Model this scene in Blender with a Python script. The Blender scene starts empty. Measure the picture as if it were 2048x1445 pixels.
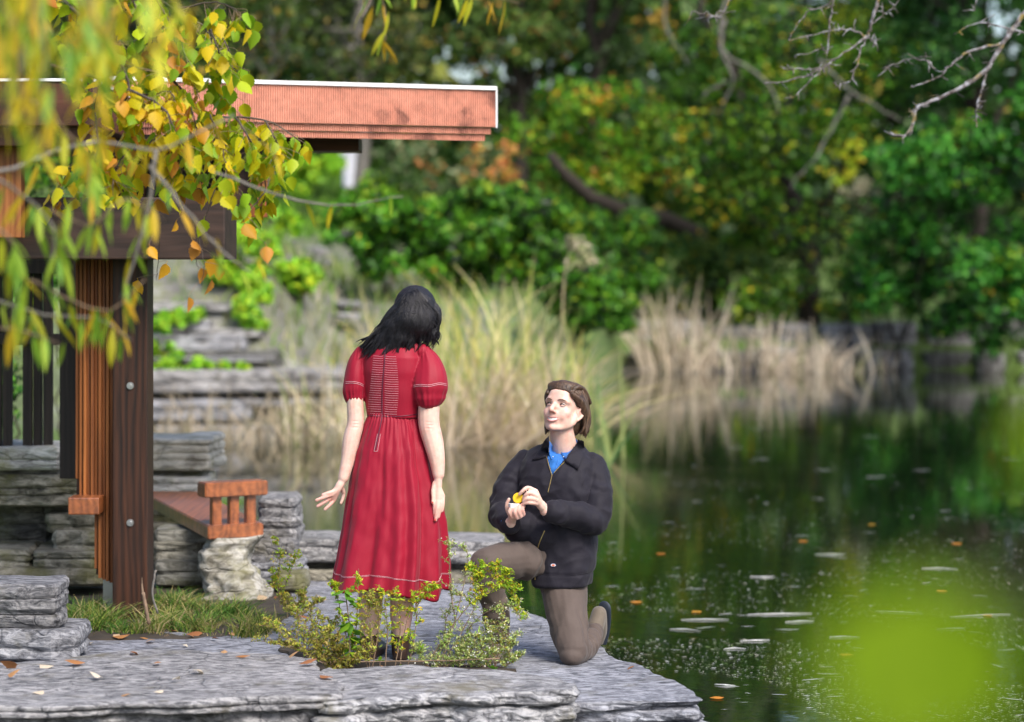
import bpy, bmesh, math, random
import numpy as np
from mathutils import Vector, Matrix, Quaternion, noise as mnoise
from mathutils.bvhtree import BVHTree

SC = bpy.context.scene
COL = SC.collection
R = math.radians

# ------------------------------------------------------------------ camera
F = 4836.0            # focal length in photograph pixels (85 mm on a 36 mm frame, 2048 px wide)
CAMZ = 1.74           # eye height above the stone platform (z = 0)
HOR = 535.0           # horizon row
cam_d = bpy.data.cameras.new('camera')
cam_d.lens = 85.0
cam_d.sensor_width = 36.0
cam_d.sensor_fit = 'HORIZONTAL'
cam_d.shift_y = -(722.5 - HOR) / 2048.0
cam_d.clip_start = 0.05
cam_d.clip_end = 2000.0
cam_d.dof.use_dof = True
cam_d.dof.focus_distance = 10.75
cam_d.dof.aperture_fstop = 1.7
cam = bpy.data.objects.new('camera', cam_d)
cam.location = (0, 0, CAMZ)
cam.rotation_euler = (R(90), 0, 0)
COL.objects.link(cam)
SC.camera = cam

# ------------------------------------------------------------------ sky, sun, exposure
SUN_DIR = Vector((0.42, -0.62, 0.82)).normalized()      # towards the sun
world = bpy.data.worlds.new('World')
SC.world = world
world.use_nodes = True
wn = world.node_tree
bg = wn.nodes['Background']
sky = wn.nodes.new('ShaderNodeTexSky')
sky.sky_type = 'NISHITA'
sky.sun_disc = False
sky.sun_elevation = math.asin(SUN_DIR.z)
sky.sun_rotation = math.atan2(SUN_DIR.x, SUN_DIR.y)
sky.air_density = 1.0
sky.dust_density = 3.0
sky.ozone_density = 1.0
wn.links.new(sky.outputs[0], bg.inputs[0])
bg.inputs[1].default_value = 0.13
sun_d = bpy.data.lights.new('sun', 'SUN')
sun_d.energy = 2.0
sun_d.angle = R(20)
sun_d.color = (1.0, 0.95, 0.88)
sun = bpy.data.objects.new('sun', sun_d)
sun.rotation_euler = SUN_DIR.to_track_quat('Z', 'Y').to_euler()
sun.location = (4, -6, 9)
COL.objects.link(sun)
SC.view_settings.view_transform = 'Standard'
SC.view_settings.look = 'None'
SC.view_settings.gamma = 1.0
SC.view_settings.exposure = 1.0
SC.view_settings.use_curve_mapping = False
SC.cycles.use_denoising = True
try:
    SC.cycles.denoiser = 'OPENIMAGEDENOISE'
except Exception:
    pass
SC.cycles.max_bounces = 6
SC.cycles.diffuse_bounces = 3
SC.cycles.glossy_bounces = 3
SC.cycles.transmission_bounces = 3
SC.cycles.transparent_max_bounces = 4
SC.cycles.sample_clamp_indirect = 4.0
SC.cycles.caustics_reflective = False
SC.cycles.caustics_refractive = False

ZW = -0.30            # water level

def P(px, py, Y):
    """a point of the place at depth Y metres, seen at photo pixel (px, py)"""
    return Vector(((px - 1024.0) / F * Y, Y, CAMZ - (py - HOR) / F * Y))
def G(px, py, z=0.0):
    """a point on the level z seen at a pixel below the horizon"""
    Y = F * (CAMZ - z) / (py - HOR)
    return Vector(((px - 1024.0) / F * Y, Y, z))

# ------------------------------------------------------------------ materials
MATS = {}
def newmat(name):
    m = bpy.data.materials.new(name)
    m.use_nodes = True
    MATS[name] = m
    nt = m.node_tree
    return m, nt, nt.nodes['Principled BSDF'], nt.nodes['Material Output']
def nd(nt, t, **kw):
    n = nt.nodes.new(t)
    for k, v in kw.items():
        setattr(n, k, v)
    return n
def coords(nt, scale=(1, 1, 1), kind='world', rot=(0, 0, 0)):
    if kind == 'world':
        s = nd(nt, 'ShaderNodeNewGeometry').outputs['Position']
    else:
        s = nd(nt, 'ShaderNodeTexCoord').outputs['Object']
    mp = nd(nt, 'ShaderNodeMapping')
    mp.inputs['Scale'].default_value = scale
    mp.inputs['Rotation'].default_value = rot
    nt.links.new(s, mp.inputs[0])
    return mp.outputs[0]
def noise(nt, vec, scale=5, detail=6, rough=0.6, dist=0.0):
    n = nd(nt, 'ShaderNodeTexNoise')
    n.inputs['Scale'].default_value = scale
    n.inputs['Detail'].default_value = detail
    n.inputs['Roughness'].default_value = rough
    n.inputs['Distortion'].default_value = dist
    nt.links.new(vec, n.inputs['Vector'])
    return n.outputs['Fac']
def ramp(nt, fac, stops, interp='LINEAR'):
    r = nd(nt, 'ShaderNodeValToRGB')
    r.color_ramp.interpolation = interp
    el = r.color_ramp.elements
    while len(el) > 1:
        el.remove(el[-1])
    el[0].position = stops[0][0]
    c = stops[0][1]
    el[0].color = (*c, 1) if hasattr(c, '__len__') else (c, c, c, 1)
    for p, c in stops[1:]:
        e = el.new(p)
        e.color = (*c, 1) if hasattr(c, '__len__') else (c, c, c, 1)
    nt.links.new(fac, r.inputs[0])
    return r.outputs[0]
def mix(nt, fac, a, b, mode='MIX'):
    n = nd(nt, 'ShaderNodeMix', data_type='RGBA', blend_type=mode)
    for s, v in ((n.inputs[0], fac), (n.inputs[6], a), (n.inputs[7], b)):
        if isinstance(v, (int, float)):
            s.default_value = v
        elif isinstance(v, tuple):
            s.default_value = (*v, 1) if len(v) == 3 else v
        else:
            nt.links.new(v, s)
    return n.outputs[2]
def bump(nt, h, strength=0.5, dist=0.02):
    b = nd(nt, 'ShaderNodeBump')
    b.inputs['Strength'].default_value = strength
    b.inputs['Distance'].default_value = dist
    nt.links.new(h, b.inputs['Height'])
    return b.outputs[0]

def plain(name, col, rough=0.6, metal=0.0, var=0.15, nscale=12, bmp=0.0, bscale=80, sheen=0.0, spec=0.5):
    m, nt, b, o = newmat(name)
    v = coords(nt, kind='world')
    n = noise(nt, v, nscale, 4)
    lo = tuple(c * (1 - var) for c in col)
    hi = tuple(min(1, c * (1 + var)) for c in col)
    nt.links.new(ramp(nt, n, [(0.3, lo), (0.7, hi)]), b.inputs['Base Color'])
    b.inputs['Roughness'].default_value = rough
    b.inputs['Metallic'].default_value = metal
    b.inputs['Specular IOR Level'].default_value = spec
    if sheen:
        b.inputs['Sheen Weight'].default_value = sheen
        b.inputs['Sheen Roughness'].default_value = 0.4
    if bmp:
        nt.links.new(bump(nt, noise(nt, v, bscale, 3), bmp, 0.004), b.inputs['Normal'])
    return m

def stone_mat(name, dark, mid, light, moss=None, mossamt=0.0, fine=28.0, b_str=0.7):
    m, nt, b, o = newmat(name)
    v = coords(nt)
    vs = coords(nt, (3.0, 3.0, 26.0))
    n1 = noise(nt, v, 2.2, 8, 0.65, 0.3)
    n2 = noise(nt, coords(nt, (.45, 1.25, 1.0)), fine, 7, 0.72, 0.9)
    n3 = noise(nt, vs, 1.6, 6, 0.65, 0.4)
    base = ramp(nt, n2, [(0.34, dark), (0.46, mid), (0.60, light), (0.74, mid)])
    big = ramp(nt, n1, [(0.3, 0.72), (0.65, 1.12)])
    c = mix(nt, 1.0, base, big, 'MULTIPLY')
    strat = ramp(nt, n3, [(0.32, 0.62), (0.5, 1.0), (0.7, 1.08)])
    geo = nd(nt, 'ShaderNodeNewGeometry')
    sx = nd(nt, 'ShaderNodeSeparateXYZ')
    nt.links.new(geo.outputs['Normal'], sx.inputs[0])
    side = ramp(nt, sx.outputs[2], [(0.35, 1.0), (0.75, 0.0)])
    c = mix(nt, side, c, mix(nt, 1.0, c, strat, 'MULTIPLY'))
    vo = nd(nt, 'ShaderNodeTexVoronoi', feature='DISTANCE_TO_EDGE')
    vo.inputs['Scale'].default_value = 1.5
    wv = nd(nt, 'ShaderNodeVectorMath', operation='ADD')
    nn = nd(nt, 'ShaderNodeTexNoise'); nn.inputs['Scale'].default_value = 6
    nt.links.new(v, nn.inputs['Vector'])
    sc = nd(nt, 'ShaderNodeVectorMath', operation='SCALE'); sc.inputs['Scale'].default_value = 0.35
    nt.links.new(nn.outputs['Color'], sc.inputs[0])
    nt.links.new(coords(nt, (1, 1, 3.0)), wv.inputs[0]); nt.links.new(sc.outputs[0], wv.inputs[1])
    nt.links.new(wv.outputs[0], vo.inputs['Vector'])
    crack = ramp(nt, vo.outputs['Distance'], [(0.0, 0.25), (0.018, 1.0)])
    c = mix(nt, 0.4, c, mix(nt, 1.0, c, crack, 'MULTIPLY'))
    if moss:
        n4 = noise(nt, v, 3.3, 6, 0.7)
        f = ramp(nt, n4, [(0.56 - mossamt, 0.0), (0.72 - mossamt, 0.85)])
        c = mix(nt, f, c, moss)
    oi = nd(nt, 'ShaderNodeObjectInfo')
    c = mix(nt, 1.0, c, ramp(nt, oi.outputs['Random'], [(0.0, (.80, .78, .74)), (0.3, (1.08, 1.05, 1.0)), (0.55, (.90, .92, .97)), (0.8, (1.12, 1.10, 1.04)), (1.0, (.86, .84, .78))]), 'MULTIPLY')
    nt.links.new(c, b.inputs['Base Color'])
    b.inputs['Roughness'].default_value = 0.82
    b.inputs['Specular IOR Level'].default_value = 0.35
    h = mix(nt, 0.5, n2, n3)
    hh = mix(nt, 0.35, h, crack)
    nt.links.new(bump(nt, hh, b_str, 0.03), b.inputs['Normal'])
    return m

def wood_mat(name, dark, light, axis=2, rough=0.55, fine=1.0, contrast=1.0, spec=0.4):
    m, nt, b, o = newmat(name)
    s = [26.0 * fine] * 3
    s[axis] = 1.3 * fine
    v = coords(nt, tuple(s))
    n1 = noise(nt, v, 1.0, 7, 0.65, 1.2)
    s2 = [9.0 * fine] * 3; s2[axis] = 0.8
    n2 = noise(nt, coords(nt, tuple(s2)), 1.0, 4, 0.5, 1.5)
    w = nd(nt, 'ShaderNodeTexWave', wave_type='BANDS')
    w.bands_direction = 'X'
    w.inputs['Scale'].default_value = 9.0 * fine
    w.inputs['Distortion'].default_value = 14.0
    w.inputs['Detail'].default_value = 4
    w.inputs['Detail Scale'].default_value = 0.6
    s3 = [1.0] * 3; s3[axis] = 0.10
    nt.links.new(coords(nt, tuple(s3)), w.inputs[0])
    g = mix(nt, 0.22, n1, w.outputs['Fac'])
    c = ramp(nt, g, [(0.28, dark), (0.72, light)])
    c = mix(nt, 1.0, c, ramp(nt, n2, [(0.3, 0.7), (0.7, 1.2)]), 'MULTIPLY')
    nt.links.new(c, b.inputs['Base Color'])
    b.inputs['Roughness'].default_value = rough
    b.inputs['Specular IOR Level'].default_value = spec
    nt.links.new(bump(nt, g, 0.35, 0.006), b.inputs['Normal'])
    return m

def leaf_mat(name, stops=None, transl=0.45, rough=0.5, attr=False):
    """leaf blades: colour per object (stops) or per leaf (attribute Col)"""
    m, nt, b, o = newmat(name)
    if attr:
        a = nd(nt, 'ShaderNodeAttribute'); a.attribute_name = 'Col'
        c = a.outputs['Color']
    else:
        oi = nd(nt, 'ShaderNodeObjectInfo')
        c = ramp(nt, oi.outputs['Random'], stops)
        n = noise(nt, coords(nt, kind='object'), 30, 3)
        c = mix(nt, 1.0, c, ramp(nt, n, [(0.3, 0.8), (0.7, 1.15)]), 'MULTIPLY')
    nt.links.new(c, b.inputs['Base Color'])
    b.inputs['Roughness'].default_value = rough
    b.inputs['Specular IOR Level'].default_value = 0.3
    t = nd(nt, 'ShaderNodeBsdfTranslucent')
    nt.links.new(c, t.inputs['Color'])
    ms = nd(nt, 'ShaderNodeMixShader')
    ms.inputs[0].default_value = transl
    nt.links.new(b.outputs[0], ms.inputs[1]); nt.links.new(t.outputs[0], ms.inputs[2])
    nt.links.new(ms.outputs[0], o.inputs['Surface'])
    return m

stone_mat('stone_slab', (0.028, 0.029, 0.033), (0.155, 0.158, 0.178), (0.42, 0.422, 0.45), (0.13, 0.12, 0.085), 0.0, fine=30)
stone_mat('stone_wall', (0.035, 0.034, 0.026), (0.155, 0.148, 0.118), (0.33, 0.315, 0.27), (0.10, 0.10, 0.035), 0.08, fine=16)
stone_mat('stone_pale', (0.16, 0.15, 0.13), (0.42, 0.41, 0.38), (0.62, 0.61, 0.58), (0.26, 0.25, 0.12), 0.04, fine=14)
stone_mat('stone_dark', (0.03, 0.03, 0.032), (0.10, 0.10, 0.10), (0.22, 0.22, 0.21), (0.06, 0.065, 0.03), 0.05, fine=16)  # dark stone; also fills shaded gaps and recesses between paler stones
stone_mat('stone_far', (0.07, 0.07, 0.075), (0.22, 0.215, 0.22), (0.42, 0.42, 0.44), (0.12, 0.11, 0.06), 0.0, fine=7)
wood_mat('post_wood', (0.010, 0.0045, 0.003), (0.062, 0.022, 0.010), 2, 0.5)
wood_mat('beam_wood', (0.014, 0.008, 0.006), (0.055, 0.030, 0.022), 0, 0.55)
wood_mat('cedar', (0.13, 0.036, 0.008), (0.34, 0.115, 0.028), 2, 0.5)
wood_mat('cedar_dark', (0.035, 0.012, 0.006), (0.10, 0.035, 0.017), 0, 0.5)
bw = wood_mat('bench_wood', (0.17, 0.044, 0.010), (0.38, 0.115, 0.032), 1, 0.38, spec=0.8)
bw.node_tree.nodes['Principled BSDF'].inputs['Coat Weight'].default_value = 0.35
bw.node_tree.nodes['Principled BSDF'].inputs['Coat Roughness'].default_value = 0.42
bw.node_tree.nodes['Principled BSDF'].inputs['Coat IOR'].default_value = 1.6
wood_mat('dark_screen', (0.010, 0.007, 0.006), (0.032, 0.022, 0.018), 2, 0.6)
wood_mat('orange_wood', (0.20, 0.06, 0.015), (0.46, 0.18, 0.05), 2, 0.5)  # orange timber of the board under the roof corner
wood_mat('grey_timber', (0.16, 0.145, 0.13), (0.40, 0.37, 0.34), 0, 0.75)
plain('white_metal', (0.85, 0.85, 0.86), 0.35, 0.0, 0.04)
plain('steel', (0.55, 0.55, 0.56), 0.35, 1.0, 0.1)
plain('soil', (0.045, 0.034, 0.024), 0.95, 0, 0.4, 6)
# copper-coloured fluted fascia with water stains
m, nt, b, o = newmat('copper_fascia')
v = coords(nt)
n1 = noise(nt, v, 5.5, 6, 0.6, 0.8)
n2 = noise(nt, v, 28, 4, 0.6)
c = ramp(nt, n1, [(0.33, (0.24, 0.09, 0.065)), (0.45, (0.56, 0.24, 0.165)), (0.75, (0.68, 0.32, 0.225))])
c = mix(nt, 0.6, c, mix(nt, 1.0, c, ramp(nt, n2, [(0.3, 0.75), (0.6, 1.1)]), 'MULTIPLY'))
nt.links.new(c, b.inputs['Base Color']); b.inputs['Roughness'].default_value = 0.5
# terrain: lawn, gravel slope and leaf litter
m, nt, b, o = newmat('terrain')
v = coords(nt)
n1 = noise(nt, v, 0.28, 6, 0.6)
n2 = noise(nt, v, 7.0, 6, 0.7)
grass = ramp(nt, n2, [(0.3, (0.035, 0.06, 0.012)), (0.7, (0.10, 0.17, 0.03))])
grav = ramp(nt, noise(nt, v, 2.2, 8, .75), [(0.32, (0.05, 0.05, 0.035)), (0.45, (0.15, 0.145, 0.13)), (0.52, (.13, .14, .07)), (0.68, (0.30, 0.29, 0.30))])
sx = nd(nt, 'ShaderNodeSeparateXYZ')
nt.links.new(nd(nt, 'ShaderNodeNewGeometry').outputs['Position'], sx.inputs[0])
def band(sock, lo0, lo1, hi0, hi1):
    a_ = nd(nt, 'ShaderNodeMapRange'); a_.inputs['From Min'].default_value = lo0; a_.inputs['From Max'].default_value = lo1
    b_ = nd(nt, 'ShaderNodeMapRange'); b_.inputs['From Min'].default_value = hi0; b_.inputs['From Max'].default_value = hi1; b_.inputs['To Min'].default_value = 1; b_.inputs['To Max'].default_value = 0
    nt.links.new(sock, a_.inputs[0]); nt.links.new(sock, b_.inputs[0])
    m_ = nd(nt, 'ShaderNodeMath', operation='MULTIPLY'); nt.links.new(a_.outputs[0], m_.inputs[0]); nt.links.new(b_.outputs[0], m_.inputs[1])
    return m_.outputs[0]
gm = nd(nt, 'ShaderNodeMath', operation='MULTIPLY')
nt.links.new(band(sx.outputs[1], 27, 28.5, 44, 50), gm.inputs[0]); nt.links.new(band(sx.outputs[0], -6.5, -5, -.6, 1.0), gm.inputs[1])
mx = nd(nt, 'ShaderNodeMath', operation='SUBTRACT'); mx.inputs[0].default_value = 1.0
nt.links.new(gm.outputs[0], mx.inputs[1])
nt.links.new(mix(nt, mx.outputs[0], grav, grass), b.inputs['Base Color'])
b.inputs['Roughness'].default_value = 0.95
# water
m, nt, b, o = newmat('water')
b.inputs['Base Color'].default_value = (0.005, 0.010, 0.004, 1)
b.inputs['Roughness'].default_value = 0.015
b.inputs['IOR'].default_value = 1.45
v = coords(nt, (1.0, 1.0, 1.0))
n1 = noise(nt, v, 8.0, 4, 0.55, 0.3)
n2 = noise(nt, v, 0.9, 2, 0.5)
amp = ramp(nt, noise(nt, v, 0.35, 2), [(0.35, 0.25), (0.65, 1.0)])
h = mix(nt, 0.45, n1, n2)
bm_ = nd(nt, 'ShaderNodeBump')
bm_.inputs['Distance'].default_value = 0.010
nt.links.new(h, bm_.inputs['Height'])
st = nd(nt, 'ShaderNodeMath', operation='MULTIPLY'); st.inputs[1].default_value = 0.26
nt.links.new(amp, st.inputs[0]); nt.links.new(st.outputs[0], bm_.inputs['Strength'])
nt.links.new(bm_.outputs[0], b.inputs['Normal'])

leaf_mat('leaves', attr=True, transl=0.4)
leaf_mat('far_leaves', attr=True, transl=0.22)
leaf_mat('reed', attr=True, transl=0.3, rough=0.7)
leaf_mat('birch_leaf', [(0.0, (0.17, 0.25, 0.015)), (0.25, (0.30, 0.36, 0.015)), (0.45, (0.48, 0.44, 0.012)),
                        (0.7, (0.62, 0.42, 0.012)), (0.9, (0.66, 0.33, 0.02)), (1.0, (0.60, 0.22, 0.03))], 0.45)
leaf_mat('willow_leaf', [(0.0, (0.08, 0.17, 0.03)), (0.25, (0.20, 0.28, 0.03)), (0.5, (0.38, 0.38, 0.03)),
                         (0.75, (0.58, 0.40, 0.02)), (1.0, (0.58, 0.26, 0.03))], 0.45)
leaf_mat('near_leaf', [(0.0, (0.20, 0.33, 0.006)), (1.0, (0.26, 0.38, 0.008))], 0.4)
leaf_mat('fallen_leaf', [(0.0, (0.30, 0.12, 0.05)), (0.35, (0.42, 0.20, 0.07)), (0.7, (0.50, 0.34, 0.20)), (1.0, (0.62, 0.55, 0.44))], 0.15, 0.7)
leaf_mat('float_leaf', [(0.0, (0.62, 0.64, 0.64)), (0.6, (0.80, 0.80, 0.80)), (1.0, (0.48, 0.54, 0.46))], 0.05, 0.4)
leaf_mat('orange_leaf', [(0.0, (0.65, 0.20, 0.02)), (1.0, (0.62, 0.36, 0.03))], 0.2, 0.5)
plain('bark_dark', (0.030, 0.022, 0.017), 0.9, 0, 0.4, 14, 0.5, 40)
plain('bark_birch', (0.06, 0.045, 0.035), 0.8, 0, 0.5, 40)
plain('bark_grey', (0.17, 0.155, 0.14), 0.85, 0, 0.35, 20, 0.4, 60)
plain('twig_brown', (0.22, 0.15, 0.10), 0.8, 0, 0.3, 30)
# lichen-spotted dead branches
m, nt, b, o = newmat('bark_lichen')
v = coords(nt)
c = ramp(nt, noise(nt, v, 22, 5, 0.7), [(0.36, (0.05, 0.038, 0.03)), (0.5, (0.17, 0.15, 0.15)), (0.62, (0.38, 0.38, 0.42))])
f = ramp(nt, noise(nt, v, 9, 4), [(0.56, 0.0), (0.64, 0.8)])
nt.links.new(mix(nt, f, c, (0.26, 0.19, 0.03)), b.inputs['Base Color'])
b.inputs['Roughness'].default_value = 0.9

# ------------------------------------------------------------------ object helpers
def tag(o, label=None, cat=None, group=None, kind=None):
    if label: o['label'] = label
    if cat: o['category'] = cat
    if group: o['group'] = group
    if kind: o['kind'] = kind
    return o
def empty(name, loc=(0, 0, 0), label=None, cat=None, group=None):
    o = bpy.data.objects.new(name, None)
    o.empty_display_size = 0.1
    o.location = loc
    COL.objects.link(o)
    return tag(o, label, cat, group)
def wloc(o):
    v = Vector((0, 0, 0))
    while o is not None:
        v = v + o.location
        o = o.parent
    return v
def link(name, me, m=None, parent=None, smooth=False, origin=None):
    """link a mesh given in world coordinates; its origin goes to the parent's base or to `origin`"""
    o = bpy.data.objects.new(name, me)
    COL.objects.link(o)
    if m is not None:
        me.materials.clear()
        me.materials.append(MATS[m] if isinstance(m, str) else m)
    n = len(me.vertices)
    a = np.empty(n * 3); me.vertices.foreach_get('co', a); a = a.reshape(-1, 3)
    if parent is not None:
        base = wloc(parent)
        o.parent = parent
        off = base
    else:
        if origin is None:
            lo, hi = a.min(0), a.max(0)
            origin = Vector(((lo[0] + hi[0]) / 2, (lo[1] + hi[1]) / 2, lo[2]))
        off = Vector(origin)
        o.location = off
    a -= np.array(off)
    me.vertices.foreach_set('co', a.ravel())
    if smooth:
        me.polygons.foreach_set('use_smooth', np.ones(len(me.polygons), bool))
    me.update()
    return o
def mesh(name, verts, faces, cols=None):
    me = bpy.data.meshes.new(name)
    v = np.asarray(verts, dtype=np.float32)
    if isinstance(faces, np.ndarray):
        nf, k = faces.shape
        me.vertices.add(len(v)); me.vertices.foreach_set('co', v.ravel())
        me.loops.add(nf * k); me.polygons.add(nf)
        me.loops.foreach_set('vertex_index', faces.astype(np.int32).ravel())
        me.polygons.foreach_set('loop_start', np.arange(0, nf * k, k, dtype=np.int32))
        me.polygons.foreach_set('loop_total', np.full(nf, k, dtype=np.int32))
        me.update(calc_edges=True)
    else:
        me.from_pydata([tuple(p) for p in v], [], faces)
        me.update()
    if cols is not None:
        ca = me.color_attributes.new('Col', 'FLOAT_COLOR', 'POINT')
        c4 = np.ones((len(v), 4), dtype=np.float32); c4[:, :3] = cols
        ca.data.foreach_set('color', c4.ravel())
    return me
def bm_mesh(name, bm):
    me = bpy.data.meshes.new(name)
    bm.to_mesh(me); bm.free()
    return me
def bevel_box(x0, x1, y0, y1, z0, z1, bev=0.006, name='box', rotz=0.0, taper=None):
    bm = bmesh.new()
    bmesh.ops.create_cube(bm, size=1.0)
    c = Vector(((x0 + x1) / 2, (y0 + y1) / 2, (z0 + z1) / 2))
    for v in bm.verts:
        v.co = Vector((v.co.x * (x1 - x0), v.co.y * (y1 - y0), v.co.z * (z1 - z0)))
    if bev:
        bmesh.ops.bevel(bm, geom=bm.edges[:], offset=bev, segments=2, affect='EDGES', profile=0.6)
    if rotz:
        bmesh.ops.rotate(bm, verts=bm.verts, cent=(0, 0, 0), matrix=Matrix.Rotation(rotz, 3, 'Z'))
    for v in bm.verts:
        v.co += c
    return bm_mesh(name, bm)
def prism(pts, z0, z1, bev=0.0, name='prism'):
    """closed prism over a plan polygon"""
    bm = bmesh.new()
    lo = [bm.verts.new((p[0], p[1], z0)) for p in pts]
    hi = [bm.verts.new((p[0], p[1], z1)) for p in pts]
    n = len(pts)
    bm.faces.new(lo[::-1]); bm.faces.new(hi)
    for i in range(n):
        bm.faces.new((lo[i], lo[(i + 1) % n], hi[(i + 1) % n], hi[i]))
    bmesh.ops.recalc_face_normals(bm, faces=bm.faces)
    if bev:
        bmesh.ops.bevel(bm, geom=bm.edges[:], offset=bev, segments=2, affect='EDGES')
    return bm_mesh(name, bm)
def tube_data(pts, rads, k=6, cap=True):
    """verts/faces of a tapered tube along a polyline"""
    pts = [Vector(p) for p in pts]
    n = len(pts)
    if not hasattr(rads, '__len__'): rads = [rads] * n
    V = []; Fc = []
    t0 = (pts[1] - pts[0]).normalized()
    up = Vector((0, 0, 1)) if abs(t0.z) < 0.9 else Vector((1, 0, 0))
    u = t0.cross(up).normalized()
    for i in range(n):
        t = (pts[min(i + 1, n - 1)] - pts[max(i - 1, 0)])
        if t.length < 1e-9: t = t0
        t = t.normalized()
        u = (u - t * u.dot(t))
        if u.length < 1e-6: u = t.orthogonal()
        u = u.normalized()
        w = t.cross(u)
        for j in range(k):
            a = 2 * math.pi * j / k
            V.append(pts[i] + (u * math.cos(a) + w * math.sin(a)) * rads[i])
    for i in range(n - 1):
        for j in range(k):
            a, b = i * k + j, i * k + (j + 1) % k
            Fc.append((a, b, b + k, a + k))
    if cap:
        Fc.append(tuple(range(k))[::-1]); Fc.append(tuple(range((n - 1) * k, n * k)))
    return V, Fc
def tubes(name, lines, k=6):
    """many tubes in one mesh: lines = [(pts, rads), ...]"""
    V = []; Fc = []
    for pts, rads in lines:
        v, f = tube_data(pts, rads, k)
        o = len(V); V += v; Fc += [tuple(i + o for i in q) for q in f]
    return mesh(name, [tuple(p) for p in V], Fc)
def spline(pts, n):
    """Catmull-Rom through pts, n samples"""
    p = [np.array(q, float) for q in pts]
    p = [2 * p[0] - p[1]] + p + [2 * p[-1] - p[-2]]
    out = []
    segs = len(p) - 3
    for i in range(n):
        t = i / (n - 1) * segs
        s = min(int(t), segs - 1); t -= s
        a, b, c, d = p[s], p[s + 1], p[s + 2], p[s + 3]
        out.append(0.5 * ((2 * b) + (-a + c) * t + (2 * a - 5 * b + 4 * c - d) * t * t + (-a + 3 * b - 3 * c + d) * t ** 3))
    return out
def N3(x, y, z, s=0.0):
    return mnoise.noise(Vector((x + s * 13.7, y - s * 7.1, z + s * 3.3)))
def copy_tree(o, parent=None):
    c = o.copy(); COL.objects.link(c); c.parent = parent
    for ch in o.children: copy_tree(ch, c)
    return c

def rock_slab(outline, ztop, zbot, seed=0, layers=4, out=0.03, und=0.012, rings=8, seg=0.05, round_=0.02, sides=None, lean=0.0, jag=0.02, nmax=260):
    """a flat stone over a star-shaped plan outline: uneven top, broken layered sides"""
    rs = random.Random(seed)
    pts = [Vector((p[0], p[1])) for p in outline]
    per = [(pts[(i + 1) % len(pts)] - pts[i]).length for i in range(len(pts))]
    L = sum(per)
    n = max(20, min(nmax, int(L / seg)))
    ring = []
    for k in range(n):
        d = k / n * L
        i = 0
        while d > per[i]:
            d -= per[i]; i += 1
        ring.append(pts[i].lerp(pts[(i + 1) % len(pts)], d / per[i]))
    # soften corners, then roughen
    for _ in range(2):
        ring = [(ring[i - 1] + ring[i] * 2 + ring[(i + 1) % n]) / 4 for i in range(n)]
    c = sum(ring, Vector((0, 0))) / n
    nor = []
    area = sum(ring[i].x * ring[(i + 1) % n].y - ring[(i + 1) % n].x * ring[i].y for i in range(n))
    sg = 1 if area > 0 else -1
    for i in range(n):
        t = ring[(i + 1) % n] - ring[i - 1]
        nor.append(Vector((t.y, -t.x)).normalized() * sg)
    ring = [ring[i] + nor[i] * (jag * N3(ring[i].x * 3, ring[i].y * 3, 0, seed) + jag * 0.6 * N3(ring[i].x * 11, ring[i].y * 11, 2, seed)) for i in range(n)]
    V = [Vector((c.x, c.y, ztop + und * N3(c.x * 2, c.y * 2, 0, seed)))]
    Fc = []
    for r in range(1, rings + 1):
        f = (r / rings) ** 0.8
        for i in range(n):
            q = c.lerp(ring[i], f)
            if r == rings: q = ring[i] - nor[i] * round_ * 0.8
            z = ztop + und * (N3(q.x * 2, q.y * 2, 0, seed) + 0.5 * N3(q.x * 8, q.y * 8, 1, seed))
            V.append(Vector((q.x, q.y, z)))
    for i in range(n):
        Fc.append((0, 1 + i, 1 + (i + 1) % n))
    for r in range(rings - 1):
        a = 1 + r * n
        for i in range(n):
            Fc.append((a + i, a + n + i, a + n + (i + 1) % n, a + (i + 1) % n))
    H = ztop - zbot
    bounds = [0.0]
    for l in range(layers):
        bounds.append(bounds[-1] + rs.uniform(0.6, 1.4))
    bounds = [x / bounds[-1] for x in bounds]
    m = sides or max(5, layers * 5)
    base = 1 + (rings - 1) * n
    for s in range(1, m + 1):
        t = s / m
        for i in range(n):
            p = ring[i]
            zz = ztop - H * t
            wob = 0.35 / max(layers, 1) * N3(p.x * 1.7, p.y * 1.7, 5, seed)
            tt = min(max(t + wob * (0 if s == m else 1), 0), 1)
            l = 0
            while l < layers - 1 and tt > bounds[l + 1]: l += 1
            u = (tt - bounds[l]) / (bounds[l + 1] - bounds[l])
            prof = (1 - abs(2 * u - 1) ** 4)
            off = out * (N3(p.x * 2.2, p.y * 2.2, l * 7.3, seed) * 0.9 + 0.5 * N3(p.x * 9, p.y * 9, l * 3.1 + zz * 20, seed))
            off += -out * 0.9 * (1 - prof) - lean * t
            off += 0.25 * out * N3(p.x * 25, p.y * 25, zz * 60, seed)
            if s == 1: off = max(off, -round_ * 0.4)
            q = p + nor[i] * off
            V.append(Vector((q.x, q.y, zz)))
        a = base + (s - 1) * n; b_ = base + s * n
        for i in range(n):
            Fc.append((a + i, b_ + i, b_ + (i + 1) % n, a + (i + 1) % n))
    V.append(Vector((c.x, c.y, zbot)))
    k = len(V) - 1; a = base + m * n
    for i in range(n):
        Fc.append((a + i, k, a + (i + 1) % n))
    if sg < 0:
        Fc = [f[::-1] for f in Fc]
    return mesh('stone', [tuple(v) for v in V], Fc)
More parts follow.
